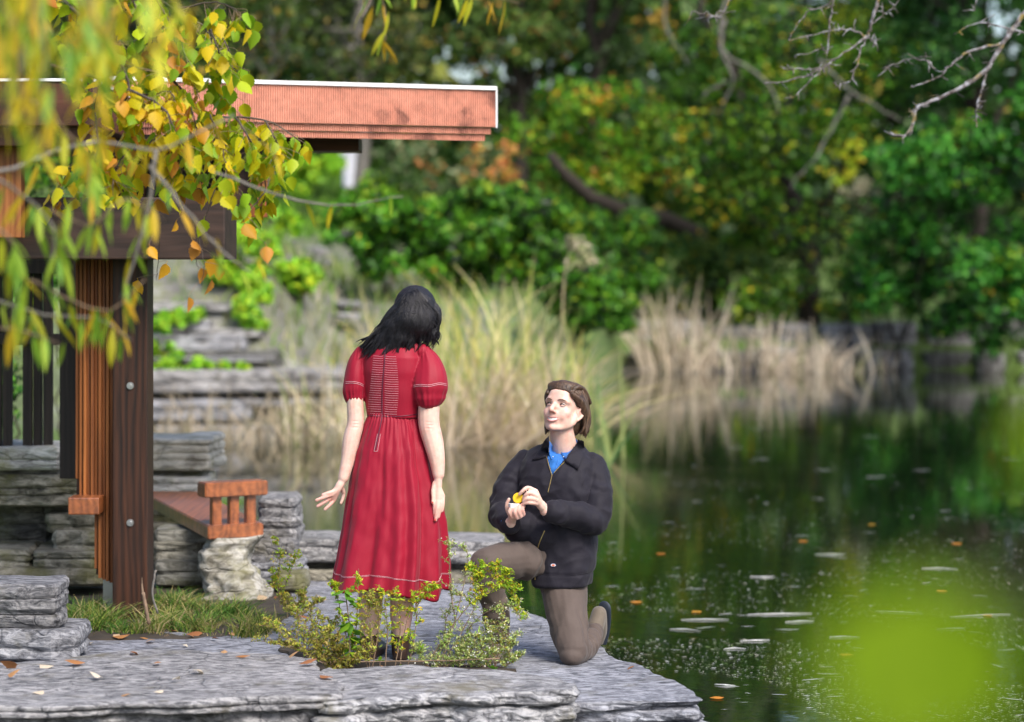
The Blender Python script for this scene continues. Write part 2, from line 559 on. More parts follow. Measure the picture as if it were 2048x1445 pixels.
def rrect(x0, x1, y0, y1, seed=0, j=0.12):
    rs = random.Random(seed)
    w, d = x1 - x0, y1 - y0
    J = lambda s: rs.uniform(-j, j) * s
    return [(x0 + abs(J(w)) * 0.3, y0 + abs(J(d)) * 0.5), ((x0 + x1) / 2 + J(w), y0 + abs(J(d)) * 0.3), (x1 - abs(J(w)) * 0.3, y0 + abs(J(d)) * 0.5),
            (x1, (y0 + y1) / 2 + J(d)), (x1 - abs(J(w)) * 0.3, y1), ((x0 + x1) / 2 + J(w), y1 + J(d) * 0.3), (x0 + abs(J(w)) * 0.3, y1), (x0, (y0 + y1) / 2 + J(d))]

# foliage: many small leaf blades in one mesh
def leaf_cloud(centers, radii, n, size, palette, seed, flat=0.7, biasup=0.4, aspect=0.55, per_clump_tint=0.35, squash=0.75):
    """leaf quads around clump centres; palette rows are (weight, r, g, b)"""
    rg = np.random.default_rng(seed)
    C = np.asarray(centers, float); K = len(C)
    rad = np.asarray(radii, float) if hasattr(radii, '__len__') else np.full(K, radii)
    w = rad ** 2; w = w / w.sum()
    ci = rg.choice(K, n, p=w)
    d = rg.normal(size=(n, 3)); d /= np.linalg.norm(d, axis=1)[:, None]
    rr = rg.random(n) ** 0.45
    p = C[ci] + d * (rr * rad[ci])[:, None] * np.array([1, 1, squash])
    nrm = d * flat + np.array([0, 0, biasup]) + rg.normal(size=(n, 3)) * 0.6
    nrm /= np.linalg.norm(nrm, axis=1)[:, None]
    a = np.cross(nrm, rg.normal(size=(n, 3))); a /= np.linalg.norm(a, axis=1)[:, None]
    b = np.cross(nrm, a)
    s = size * rg.uniform(0.6, 1.35, n)
    L = a * s[:, None] * 0.5; Wd = b * (s * aspect)[:, None] * 0.5
    fold = nrm * (s * 0.12)[:, None]
    V = np.stack([p - L, p - Wd + fold, p + L, p + Wd + fold], 1).reshape(-1, 3)
    Fc = np.arange(n * 4).reshape(-1, 4)
    pal = np.array(palette, float)
    pi = rg.choice(len(pal), n, p=pal[:, 0] / pal[:, 0].sum())
    cpi = rg.choice(len(pal), K, p=pal[:, 0] / pal[:, 0].sum())
    use = rg.random(n) < per_clump_tint
    pi = np.where(use, cpi[ci], pi)
    c = pal[pi, 1:] * rg.uniform(0.75, 1.25, n)[:, None]
    c = np.repeat(c, 4, axis=0)
    return V, Fc, c
def crown_clumps(center, rx, ry, rz, k, seed, shell=0.55):
    rg = np.random.default_rng(seed)
    d = rg.normal(size=(k, 3)); d /= np.linalg.norm(d, axis=1)[:, None]
    r = shell + (1 - shell) * rg.random(k)
    r *= rg.uniform(0.75, 1.12, k)
    return np.array(center) + d * r[:, None] * np.array([rx, ry, rz])
# ------------------------------------------------------------------ ground, pond
def smooth(a, b, x):
    t = np.clip((x - a) / (b - a), 0, 1)
    return t * t * (3 - 2 * t)
def shore(x):
    return 29.3 + 18.7 * smooth(1.0, 2.3, x)
def slab_edge(y):          # right-hand limit of the near land
    return np.interp(y, [9.6, 9.8, 11.0, 12.4, 13.8], [0.35, 0.45, 0.15, -0.25, -0.35])
def ground_z(x, y):
    x = np.asarray(x, float); y = np.asarray(y, float)
    d = y - shore(x)
    left = 1 - smooth(0.5, 2.5, x)
    zl = np.interp(d, [-1.2, -0.2, 0.0, 5.7, 28.7, 50, 200], [-0.9, -0.42, -0.22, 1.15, 3.2, 6.0, 11.0])
    zr = np.interp(d, [-1.2, -0.2, 0.25, 1.2, 10, 30, 180], [-0.9, -0.6, -0.1, 0.40, 1.1, 4.5, 11.0])
    z = zl * left + zr * (1 - left)
    mound = 1.25 * smooth(-2.3, -3.6, x) * smooth(29.6, 32.0, y) * (1 - smooth(33, 40, y))
    z = z + mound
    near = smooth(0.0, 0.25, slab_edge(y) - x) * smooth(9.55, 9.8, y) * (1 - smooth(13.75, 14.0, y))
    west = smooth(-.15, -.55, x + .165 * y) * (y < 29)
    south = 1 - smooth(5.0, 6.2, y)
    k = np.maximum.reduce([near, west * smooth(9.0, 9.8, y), south])
    k = np.where(y > 29, 0, k)
    zn = np.where(y < 7, 0.02, -0.06)
    z = np.where(k > 0, z * (1 - k) + zn * k, z)
    return z
xs = np.concatenate([np.linspace(-400, -14, 16), np.linspace(-13, -4.2, 24), np.linspace(-4, 4, 70), np.linspace(4.3, 16, 34), np.linspace(17, 400, 16)])
ys = np.concatenate([np.linspace(-120, 4, 14), np.linspace(4.5, 9, 12), np.linspace(9.2, 14.4, 50), np.linspace(14.8, 28, 24), np.linspace(28.3, 36, 40), np.linspace(36.5, 52, 60), np.linspace(53, 90, 30), np.linspace(95, 900, 18)])
XX, YY = np.meshgrid(xs, ys)
ZZ = ground_z(XX, YY)
ZZ = ZZ + np.array([[0.05 * N3(x * 0.9, y * 0.9, 0) if y > 29 else 0.0 for x in xs] for y in ys])
V = np.stack([XX, YY, ZZ], -1).reshape(-1, 3)
nx, ny = len(xs), len(ys)
idx = np.arange(nx * ny).reshape(ny, nx)
Fc = np.stack([idx[:-1, :-1], idx[:-1, 1:], idx[1:, 1:], idx[1:, :-1]], -1).reshape(-1, 4)
o = link('ground', mesh('ground', V, Fc), 'terrain', smooth=True, origin=(0, 0, 0)); tag(o, kind='structure')
def gz(x, y):
    return float(ground_z(np.array(x), np.array(y)))

w = mesh('pond_water', [(-14, 5.0, ZW), (60, 5.0, ZW), (60, 52, ZW), (-14, 52, ZW)], [(0, 1, 2, 3)])
o = link('pond_water', w, 'water', origin=(10, 25, ZW)); tag(o, kind='structure')

# ------------------------------------------------------------------ far side: woods, trees, shrubs
GREEN_DEEP = [(4, .03, .12, .008), (4, .06, .21, .010), (3, .11, .30, .014), (1.5, .24, .34, .015), (4, .008, .022, .005)]  # near-black rows, here and below, put deep foliage shade into leaf colour
GREEN_LUSH = [(4, .04, .17, .010), (4, .08, .28, .014), (3, .14, .36, .018), (1.5, .28, .42, .015), (4, .01, .03, .006), (.3, .55, .36, .02)]
OLIVE = [(4, .06, .11, .02), (3, .10, .16, .025), (4, .015, .022, .008), (1, .2, .2, .05), (.7, .4, .26, .04)]
MIXED = [(5, .08, .27, .012), (4, .16, .34, .014), (2.5, .34, .42, .015), (.9, .60, .38, .015), (.6, .62, .22, .02), (.25, .6, .2, .1), (4, .015, .04, .008)]
BRIGHT = [(4, 0.214, 0.495, 0.025), (4, 0.363, 0.627, 0.033), (2, 0.561, 0.660, 0.033), (2, 0.099, 0.281, 0.020)]

# the wood behind everything reads as one mass
rg = np.random.default_rng(5)
cl = np.stack([rg.uniform(-26, 30, 420), rg.uniform(64, 82, 420), rg.uniform(3.5, 19, 420)], 1)
V, Fc, c = leaf_cloud(cl, rg.uniform(1.4, 3.0, 420), 76000, 0.62, [(5, 0.029, 0.072, 0.017), (4, 0.048, 0.115, 0.021), (2, 0.081, 0.154, 0.031), (1, 0.065, 0.231, 0.034), (0.5, 0.258, 0.282, 0.051), (0.3, 0.404, 0.333, 0.068), (3, 0.020, 0.041, 0.013)], 11)
o = link('woods', mesh('woods', V, Fc, c), 'far_leaves'); tag(o, 'dark olive autumn wood closing off the far side of the pool', 'woods', kind='stuff')

def limb(a, b, r0, r1, seed, n=8, wob=0.06):
    rs = random.Random(seed)
    a, b = Vector(a), Vector(b)
    L = (b - a).length
    pts = [a]
    for i in range(1, n):
        t = i / (n - 1)
        pts.append(a.lerp(b, t) + Vector((rs.uniform(-1, 1), rs.uniform(-1, 1), rs.uniform(-0.6, 0.6))) * wob * L * math.sin(t * math.pi) * (1 if i < n - 1 else 0))
    return pts, [r0 + (r1 - r0) * i / (n - 1) for i in range(n)]
def tree(name, label, base, trunk_lines, clumps, crad, n, size, palette, seed, cat='tree', bark='bark_dark', group=None, **kw):
    root = empty(name, base, label, cat, group)
    link('trunk', tubes('trunk', trunk_lines, 8), bark, root, smooth=True)
    V, Fc, c = leaf_cloud(clumps, crad, int(n * 1.55), size * .78, palette, seed, **kw)
    link('crown', mesh('crown', V, Fc, c), 'far_leaves', root)
    return root
def shrub(name, label, px, py, Y, rx, rz, n, size, palette, seed, k=18, cat='shrub', group=None, ry=None, cr=0.38):
    c = P(px, py, Y)
    rxm, rzm = rx / F * Y, rz / F * Y
    bz = gz(c.x, Y)
    ry = ry or rxm * 0.8
    cl = crown_clumps(c, rxm, ry, rzm, k, seed)
    cl[:, 2] = np.maximum(cl[:, 2], bz + 0.15)
    rs = random.Random(seed)
    base = Vector((c.x, Y, bz - 0.05))
    lines = []
    for j in range(7):
        q = Vector(cl[rs.randrange(k)])
        lines.append(limb(base + Vector((rs.uniform(-.1, .1), rs.uniform(-.1, .1), 0)), q, 0.014, 0.005, seed * 9 + j))
    return tree(name, label, base, lines, cl, min(rxm, rzm) * cr * np.random.default_rng(seed).uniform(0.7, 1.3, k), n, size, palette, seed, cat, group=group)

# big dark tree standing on the far bank with a forked trunk
tb = P(1620, 640, 51); tb.z = gz(tb.x, 51) - 0.1
def T(px, py, Y): return P(px, py, Y)
lines = [limb(tb, T(1618, 470, 51), .26, .2, 1, 8, .03), limb(T(1618, 480, 51), T(1545, 300, 51.5), .18, .12, 2), limb(T(1545, 300, 51.5), T(1440, 90, 52), .12, .07, 3),
         limb(T(1440, 90, 52), T(1330, -120, 53), .10, .05, 4), limb(T(1622, 480, 51), T(1690, 330, 50.6), .13, .08, 5), limb(T(1690, 330, 50.6), T(1830, 180, 50), .12, .06, 6),
         limb(T(1690, 330, 50.6), T(1720, 130, 51), .10, .05, 7), limb(T(1545, 300, 51.5), T(1590, 60, 52), .11, .05, 8), limb(T(1618, 520, 51), T(1500, 430, 50.5), .08, .03, 9)]
cl = np.concatenate([crown_clumps(P(1600, 180, 49.6), 2.6, .8, 1.7, 30, 26), crown_clumps(P(1450, 280, 50), 1.8, .8, 1.5, 22, 27), crown_clumps(P(1580, 60, 53), 3.6, 2.5, 2.2, 34, 21), crown_clumps(P(1500, -260, 54), 4.6, 3.0, 3.4, 50, 22), crown_clumps(P(1380, 330, 54), 1.8, 1.2, 1.3, 16, 24), crown_clumps(P(1500, 500, 53.5), 1.6, .9, .8, 14, 25), crown_clumps(P(1640, 470, 49.8), .9, .4, .6, 8, 28), crown_clumps(P(1560, 590, 50), .8, .4, .4, 8, 29)])
tree('old_tree', 'big dark tree with forked leaning trunk on the far bank', tb, lines, cl, np.random.default_rng(3).uniform(.35, .95, len(cl)), 15000, .20,
     [(5, .045, .14, .010), (4, .08, .22, .012), (3, .15, .28, .014), (1.5, .30, .36, .015), (5, .01, .025, .006), (.6, .5, .38, .02)], 31)
# the long limb that leans in over the reeds
lb = P(1395, 470, 53); 
lines = [([P(1440, 560, 53.5), P(1395, 470, 53), P(1330, 440, 52.4), P(1250, 425, 52), P(1180, 395, 51.6), P(1130, 350, 51.3), P(1100, 310, 51)], [.26, .22, .20, .18, .16, .13, .09])]
base = P(1440, 560, 53.5); base.z = gz(base.x, 53.5)
lines[0][0].insert(0, base.copy()); lines[0][1].insert(0, .3)
cl = crown_clumps(P(1210, 270, 53), 1.9, 1.4, 1.7, 34, 41)
tree('leaning_tree', 'tree with long dark limb leaning left and yellow orange leaves', base, lines, cl, np.random.default_rng(4).uniform(.3, .7, 34), 4600, .17, MIXED, 42, biasup=.3)
def simple_tree(name, label, px, py, Y, rx, rz, n, size, pal, seed, k=36, bark='bark_dark'):
    c = P(px, py, Y)
    b = Vector((c.x, Y, gz(c.x, Y) - .1))
    rxm, rzm = rx / F * Y, rz / F * Y
    cl = crown_clumps(c, rxm, rxm * .8, rzm, k, seed)
    rs = random.Random(seed)
    top = Vector((c.x, Y, c.z + rzm * .4))
    lines = [limb(b, top, .20, .06, seed, 10, .03)]
    for j in range(9):
        q = Vector(cl[rs.randrange(k)])
        t = rs.uniform(.3, .85)
        lines.append(limb(b.lerp(top, t), q, .08, .02, seed * 7 + j))
    return tree(name, label, b, lines, cl, min(rxm, rzm) * .32 * np.random.default_rng(seed).uniform(.7, 1.3, k), n, size, pal, seed, bark=bark)
simple_tree('olive_tree', 'thin olive tree with pale grey branches behind the copper roof', 720, 40, 58, 190, 240, 3200, .20, OLIVE, 51, 44, 'bark_grey')
simple_tree('rusty_tree', 'tree with scattered rust red and green leaves rising past the roof end', 1040, 80, 56, 130, 230, 4200, .19,
            [(5, .07, .13, .025), (4, .10, .18, .03), (.6, .5, .16, .06), (.7, .5, .24, .05), (3, .03, .05, .015), (2, .16, .26, .04)], 52, 40)
simple_tree('tall_ash', 'tall dark green tree above the orange leaves', 1190, -60, 60, 180, 330, 5200, .22, [(5, 0.043, 0.093, 0.022), (4, 0.068, 0.136, 0.027), (1, 0.153, 0.204, 0.034), (3, 0.024, 0.037, 0.015), (0.4, 0.595, 0.340, 0.051)], 53, 46)
simple_tree('corner_tree', 'tall green tree over the lush bank, partly hidden by bare twigs', 1960, 20, 49, 230, 250, 8500, .19, [(5, 0.034, 0.128, 0.024), (4, 0.060, 0.187, 0.031), (2, 0.102, 0.255, 0.037), (3, 0.020, 0.051, 0.015)], 54, 46)
simple_tree('left_wood_tree', 'dark tree standing behind the pavilion roof', 300, 10, 46, 300, 330, 5200, .22, OLIVE, 55, 50)
# the lush bank on the right, hanging low over the water
for i, (px, py, Y, rx, rz, n, lab) in enumerate([
        (1890, 380, 46.5, 150, 150, 5200, 'lush green shrub with broad leaf sprays under the corner tree'),
        (1990, 580, 45.6, 130, 150, 5200, 'lush green shrub whose sprays hang down to the dark water'),
        (1790, 540, 47.6, 110, 110, 3200, 'dense green shrub between the forked trunk and the hanging sprays'),
        (2120, 330, 46, 130, 260, 4200, 'tall green shrub cut off by the frame beside the hanging sprays')]):
    shrub('bank_shrub', lab, px, py, Y, rx, rz, n, .17, [(4, .025, .15, .014), (4, .05, .24, .022), (3, .09, .34, .03), (1, .22, .38, .02), (4, .006, .025, .006), (.15, .5, .3, .03)], 60 + i, 34, cr=.34)
for i, (px, py, Y, rx, rz, n, pal, lab) in enumerate([
        (770, 470, 36, 130, 90, 4400, GREEN_LUSH, 'deep green bush above the tan reeds, beside the gravel slope'),
        (930, 475, 36.5, 120, 110, 4800, GREEN_DEEP, 'deep green bush behind the reeds and the red dress'),
        (1065, 490, 37, 110, 110, 4600, GREEN_DEEP, 'deep green bush behind the plumed reed'),
        (1150, 600, 33, 75, 75, 2600, GREEN_DEEP, 'dark green bush behind the straw at the shore bend'),
        (1195, 610, 38, 70, 95, 3000, GREEN_DEEP, 'dark green bush beyond the straw, reaching down to the water'),
        (1215, 650, 43, 60, 80, 2400, GREEN_DEEP, 'low dark bush between the bend and the far shore'),
        (880, 340, 50, 150, 70, 2600, [(4, 0.075, 0.150, 0.045), (3, 0.135, 0.210, 0.075), (2, 0.330, 0.360, 0.195), (2, 0.045, 0.075, 0.022), (0.5, 0.600, 0.240, 0.075)], 'grey green bush on the rise below the copper roof'),
        (1200, 520, 44, 110, 110, 3800, GREEN_DEEP, 'dark green bush at the bend of the shore'),
        (1330, 540, 52, 120, 90, 3200, [(4, 0.045, 0.135, 0.022), (3, 0.090, 0.195, 0.030), (2, 0.210, 0.270, 0.030), (0.5, 0.600, 0.450, 0.030), (3, 0.022, 0.053, 0.015)], 'green bush below the leaning limb'),
        (1460, 560, 52, 110, 80, 3000, [(4, 0.045, 0.120, 0.022), (3, 0.090, 0.180, 0.030), (2, 0.210, 0.270, 0.030), (3, 0.022, 0.045, 0.015)], 'mossy green bush left of the forked trunk'),
        (1700, 590, 50.5, 70, 60, 1800, [(3, 0.090, 0.255, 0.030), (3, 0.150, 0.330, 0.030), (2, 0.045, 0.120, 0.018), (0.6, 0.600, 0.480, 0.030)], 'bright green bush at the foot of the forked trunk'),
        (1690, 330, 48.6, 55, 50, 150, [(3, 0.390, 0.570, 0.030), (3, 0.600, 0.600, 0.030), (1, 0.700, 0.510, 0.030)], 'small yellow green sapling spray against the dark tree'),
        (1800, 300, 48, 70, 36, 200, [(3, 0.390, 0.510, 0.045), (2, 0.675, 0.540, 0.045), (2, 0.300, 0.270, 0.150)], 'yellowing sapling spray above the feathery grass'),
        (1750, 390, 48.2, 80, 60, 900, [(3, 0.450, 0.405, 0.270), (2, 0.360, 0.360, 0.210), (2, 0.120, 0.150, 0.060)], 'pale feathery seed heads beside the dark trunk'),
        (985, 335, 46, 80, 60, 420, [(3, 0.675, 0.240, 0.090), (3, 0.600, 0.330, 0.060), (2, 0.120, 0.210, 0.045), (2, 0.300, 0.300, 0.075)], 'small orange red bush under the end of the copper roof')]):
    shrub('bush', lab, px, py, Y, rx, rz, n, .14, pal, 80 + i, 48 if n > 1500 else 14, cat='bush', cr=.30)
# bright vine beside the stone steps, and the lawn behind
for i, (px, py, Y, rx, rz, n, lab) in enumerate([
        (478, 520, 31.5, 75, 75, 2600, 'bright green vine spilling over the top of the stone steps'),
        (512, 630, 31.0, 50, 85, 2200, 'bright green vine hanging beside the lower stone steps'),
        (330, 690, 30.2, 40, 80, 1100, 'green creeper growing through the steps beside the post'),
        (520, 770, 29.8, 60, 16, 260, 'small bright leaved plant under the long stone ledge'),
        (620, 345, 52, 75, 50, 1800, 'bright green bush on the lawn beside the pale figure'),
        (400, 735, 29.9, 90, 18, 700, 'bright green tuft growing in the dark gap of the steps'), (360, 632, 30.6, 60, 18, 500, 'small green tuft between the upper steps'), (590, 560, 33, 60, 50, 1200, 'bright green tuft among the rubble above the reeds'), (545, 450, 36, 60, 40, 900, 'bright green tuft on the slope under the hanging bracket'),
        (760, 375, 56, 60, 34, 1300, 'low bright green bush on the lawn behind the pale figure')]):
    shrub('vine' if i < 4 else ('lawn_bush' if 'bush' in lab else 'green_tuft'), lab, px, py, Y, rx, rz, n, .10 if i < 4 else .16, BRIGHT, 120 + i, 16, cat='plant', ry=.3)
for i, (px, py, Y, rx, rz, n, lab) in enumerate([(-40, 600, 19, 200, 240, 3000, 'dark green hedge bush behind the slatted screen'), (150, 420, 21, 200, 170, 3000, 'dark green bush under the pavilion roof'), (-120, 800, 17, 160, 120, 1500, 'low dark bush behind the stone sill')]):
    shrub('hedge_bush', lab, px, py, Y, rx, rz, n, .08, GREEN_DEEP, 140 + i, 30, cat='bush', cr=.36)
# rubble on the slope above the reeds
rs = random.Random(18)
rub = [(a_, a_ + rs.uniform(18, 60), b_, b_ + rs.uniform(7, 15), 0, .5) for a_, b_ in [(rs.uniform(450, 700), rs.uniform(430, 640)) for _ in range(26)]]
rub = [(a_, b_, c_, d_, 33 + (640 - c_) / 210 * 9, .5) for a_, b_, c_, d_, e_, f_ in rub]
stone_list = rub
# bare grey stems behind the roof
lines = [limb(P(540, 300, 47), P(543, 30, 47), .05, .03, 1, 9, .02), limb(P(543, 130, 47), P(600, -30, 47), .04, .02, 2), limb(P(541, 170, 47), P(480, 40, 47), .03, .012, 3),
         limb(P(541, 165, 47), P(585, 95, 47), .025, .01, 4), limb(P(544, 100, 47), P(530, -40, 47), .03, .015, 5)]
b = P(540, 300, 47); b.z = gz(b.x, 47); lines[0][0].insert(0, b.copy()); lines[0][1].insert(0, .06)
o = link('bare_sapling', tubes('bare_sapling', lines, 6), 'bark_grey', smooth=True, origin=b); tag(o, 'bare grey sapling rising behind the copper roof', 'tree')
# drooping grey boughs in front of the dark tree
def bough(lines_px, Y, r, seed):
    out = []
    rs = random.Random(seed)
    for ln in lines_px:
        p = spline([(a, b, 0) for a, b in ln[0]], 14)
        out.append(([P(q[0] + rs.uniform(-3, 3), q[1] + rs.uniform(-3, 3), Y + rs.uniform(-.1, .1)) for q in p], [ln[1] * .5 * (1 - .6 * i / 13) for i in range(14)]))
    return out
ls = bough([(((1470, -60), (1440, 60), (1455, 110), (1530, 160), (1560, 230)), .07), (((1450, 40), (1440, 100), (1465, 160), (1435, 235)), .06),
            (((1455, 165), (1420, 180), (1400, 200)), .04), (((1330, -40), (1335, 60), (1380, 130)), .05), (((1640, 120), (1700, 180), (1800, 240)), .05), (((1700, 190), (1640, 300), (1580, 380)), .05)], 40, 1, 3)
o = link('drooping_bough', tubes('drooping_bough', ls, 6), 'bark_grey', smooth=True); tag(o, 'drooping bare grey boughs hanging before the dark tree', 'branch')

# ------------------------------------------------------------------ stone ledges and steps across the water
def stone_pile(name, label, cat, stones, m, seed, depth=1.2, seg=.08, layers=2, out=.035, mats=None):
    """stones: (px0, px1, py_top, py_bottom, Y front)"""
    a = stones[0]
    c = P((a[0] + a[1]) / 2, a[3], a[4])
    zb = min(P(0, s[3], s[4]).z for s in stones)
    root = empty(name, (c.x, c.y + depth / 2, zb), label, cat)
    for i, s in enumerate(stones):
        p0, p1 = P(s[0], s[2], s[4]), P(s[1], s[3], s[4])
        dd = s[5] if len(s) > 5 else depth
        me = rock_slab(rrect(p0.x, p1.x, s[4], s[4] + dd, seed + i), p0.z, p1.z, seed + i, layers, out, .02, 5, seg, nmax=90)
        link('stone', me, (s[6] if len(s) > 6 else m), root, smooth=False)
    return root
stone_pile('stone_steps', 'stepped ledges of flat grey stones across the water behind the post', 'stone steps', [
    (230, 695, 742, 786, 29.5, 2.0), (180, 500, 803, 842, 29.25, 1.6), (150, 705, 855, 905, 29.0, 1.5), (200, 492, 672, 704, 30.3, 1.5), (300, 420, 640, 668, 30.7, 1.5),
    (200, 482, 606, 624, 31.0, 1.5), (190, 430, 574, 602, 31.5, 1.5), (180, 378, 545, 577, 31.9, 1.5), (200, 380, 622, 645, 31.2, 1.2), (200, 345, 704, 745, 30.9, 1.0, 'stone_dark'), (200, 460, 785, 806, 30.2, 1.0, 'stone_dark'), (200, 640, 838, 860, 29.9, 1.0, 'stone_dark')],  # dark stones fill what is only shade between the ledges
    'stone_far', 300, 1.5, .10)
stone_pile('stone_steps', 'thin ledges and dark fill for the shaded gaps between the pale steps under the vine', 'stone steps', [(190, 470, 562, 574, 32.1, 1.2, 'stone_dark'), (190, 455, 594, 606, 31.6, 1.2, 'stone_dark'), (190, 470, 628, 640, 31.1, 1.0, 'stone_far'), (190, 440, 646, 672, 31.0, 1.0, 'stone_dark'), (190, 520, 660, 674, 30.7, 1.0, 'stone_far'),
    (190, 560, 704, 742, 30.3, 1.0, 'stone_dark'), (190, 545, 716, 726, 30.1, .8, 'stone_far'), (400, 700, 786, 812, 29.9, .8, 'stone_dark'), (470, 705, 800, 812, 29.5, .8, 'stone_far')], 'stone_dark', 330, 1.0, .10)  # dark rows stand in for shaded gaps, grey ones are ledges
rs = random.Random(8)
st = []
for row, (y0, y1, Y) in enumerate([(702, 741, 47.9), (648, 700, 48.8)]):
    x = 1255 + row * 20
    while x < 2060:
        w_ = rs.uniform(55, 150)
        t = rs.uniform(-6, 8)
        st.append((x, x + w_, y0 + t, y1 + 6, Y + rs.uniform(-.25, .25), 1.2, 'stone_far' if rs.random() < .5 else 'stone_dark'))
        x += w_ + rs.uniform(2, 22)
stone_pile('shore_stones', 'low rows of grey stones edging the far shore under the trees', 'stone edging', st, 'stone_far', 400, 1.2, .12)
stone_pile('slope_rubble', 'scattered flat grey stones on the slope between vine and bushes', 'rubble', stone_list, 'stone_far', 450, .5, .12)
x0 = P(1238, 736, 47.2); x1 = P(1512, 747, 47.2)
o = link('floating_timber', bevel_box(x0.x, x1.x, 47.1, 47.4, ZW - .05, ZW + .07, .02), 'grey_timber'); tag(o, 'long dark timber floating at the far shore by the reeds', 'timber')
MATS['float_dark'] = plain('float_dark', (0.06, 0.055, 0.06), .6)
o.data.materials[0] = MATS['float_dark']

# ------------------------------------------------------------------ reeds
def reed_mesh(pxs, Y0, Y1, hmin, hmax, n, pal, seed, lean=0.12, leanx=0.0, wid=.022, zb=ZW - .1, droop=.25):
    rg = np.random.default_rng(seed)
    segs = 5
    px = rg.uniform(pxs[0], pxs[1], n); y = rg.uniform(Y0, Y1, n)
    x = (px - 1024) / F * y
    h = rg.uniform(hmin, hmax, n)
    lx = rg.normal(leanx, lean, n); ly = rg.normal(0, lean * .7, n)
    dr = np.abs(rg.normal(0, droop, n))
    ang = rg.uniform(-.9, .9, n)
    w = wid * rg.uniform(.5, 1.4, n)
    gzv = np.maximum(ground_z(x, y), zb)
    V = np.zeros((n, segs + 1, 2, 3))
    for s in range(segs + 1):
        t = s / segs
        cx = x + lx * h * t + lx * dr * h * t ** 3 * 2
        cy = y + ly * h * t
        cz = gzv + h * t * np.sqrt(np.maximum(.05, 1 - np.minimum(lx ** 2, .9) * .8)) - dr * h * t ** 3 * .35
        ww = w * (1 - t ** 2 * .9) * .5
        V[:, s, 0] = np.stack([cx - ww * np.cos(ang), cy - ww * np.sin(ang), cz], 1)
        V[:, s, 1] = np.stack([cx + ww * np.cos(ang), cy + ww * np.sin(ang), cz], 1)
    b = np.arange(n)[:, None] * (segs + 1) * 2
    q = []
    for s in range(segs):
        a = s * 2
        q.append(np.stack([b[:, 0] + a, b[:, 0] + a + 1, b[:, 0] + a + 3, b[:, 0] + a + 2], 1))
    Fc = np.concatenate(q)
    p = np.array(pal, float)
    ci = rg.choice(len(p), n, p=p[:, 0] / p[:, 0].sum())
    c = p[ci, 1:] * rg.uniform(.7, 1.25, n)[:, None]
    c = np.repeat(c, (segs + 1) * 2, axis=0)
    return mesh('reeds', V.reshape(-1, 3), Fc, c)
TAN = [(4, 0.720, 0.600, 0.384), (3, 0.552, 0.468, 0.264), (2, 0.792, 0.720, 0.528), (2, 0.288, 0.360, 0.096), (1, 0.660, 0.540, 0.144), (1, 0.156, 0.240, 0.060)]
GRN = [(4, 0.312, 0.456, 0.096), (3, 0.552, 0.564, 0.168), (3, 0.720, 0.636, 0.312), (1, 0.120, 0.228, 0.060), (1.5, 0.624, 0.528, 0.144)]
PALE = [(4, 0.624, 0.528, 0.408), (3, 0.480, 0.396, 0.300), (2, 0.720, 0.648, 0.528), (1, 0.300, 0.300, 0.144)]
g = 'reed clumps in the shallows at the bend of the shore'
labs = ['few thin tan reeds before the end of the long stone ledge', 'thin tan reeds left of the red dress', 'tan reeds right beside the red sleeve', 'green and tan reeds hidden half behind the dress', 'green reeds just behind the dark hair',
        'yellow green reeds right of the dark hair', 'tall yellow green reeds between the couple', 'tall yellow green reeds left of the plumed reed', 'tan reeds at the foot of the plumed reed', 'short tan reeds at the end of the bed, above the kneeling head']
for i, (a, b_, h0, h1, n, pal) in enumerate([
        (560, 640, .3, 1.3, 26, TAN), (630, 700, .3, 1.3, 34, TAN), (690, 760, .4, 1.5, 50, TAN), (750, 830, .4, 1.7, 60, GRN), (820, 890, .5, 1.9, 70, GRN),
        (870, 950, .5, 2.0, 84, GRN), (940, 1010, .5, 2.1, 84, GRN), (1000, 1070, .5, 2.1, 74, GRN), (1050, 1120, .4, 1.7, 60, TAN), (1100, 1165, .3, 1.1, 36, TAN)]):
    o = link('reed_clump', reed_mesh((a, b_), 28.2, 30.6, h0, h1, n, pal, 500 + i, .2, 0, .03, ZW - .1, .4), 'reed'); tag(o, labs[i], 'reeds', g)
STRAW = [(5, 0.744, 0.624, 0.432), (3, 0.600, 0.492, 0.312), (2, 0.800, 0.732, 0.552), (1.5, 0.528, 0.480, 0.168), (1, 0.360, 0.408, 0.120)]
for i, (a, b_, h0, h1, n, lab) in enumerate([(540, 690, .2, .7, 70, 'short straw at the water under the long stone ledge'), (690, 860, .3, 1.1, 170, 'short straw in the shallows behind the red dress'), (850, 1010, .3, 1.2, 190, 'short straw between the dress and the kneeling figure'), (1000, 1160, .3, 1.1, 170, 'short straw below the plumed reed')]):
    o = link('straw_clump', reed_mesh((a, b_), 27.6, 30.2, h0, h1, n, STRAW, 590 + i, .3, .04, .022, ZW - .05, .5), 'reed'); tag(o, lab, 'reeds')
o = link('fallen_reeds', reed_mesh((880, 1120), 27.2, 29.0, .5, 1.5, 420, [(5, .55, .43, .30), (3, .45, .35, .22), (2, .60, .50, .38), (1, .42, .36, .12)], 520, .5, .45, .02, ZW, .5), 'reed'); tag(o, 'dry straw coloured reeds collapsed sideways over the water', 'reeds')
o = link('fallen_reeds', reed_mesh((300, 700), 27.4, 28.9, .2, .8, 230, [(5, .45, .37, .26), (3, .36, .29, .19), (2, .5, .44, .32), (1, .25, .25, .08)], 521, .5, .0, .02, ZW, .5), 'reed'); tag(o, 'thin dry reeds tangled along the foot of the stone steps', 'reeds')
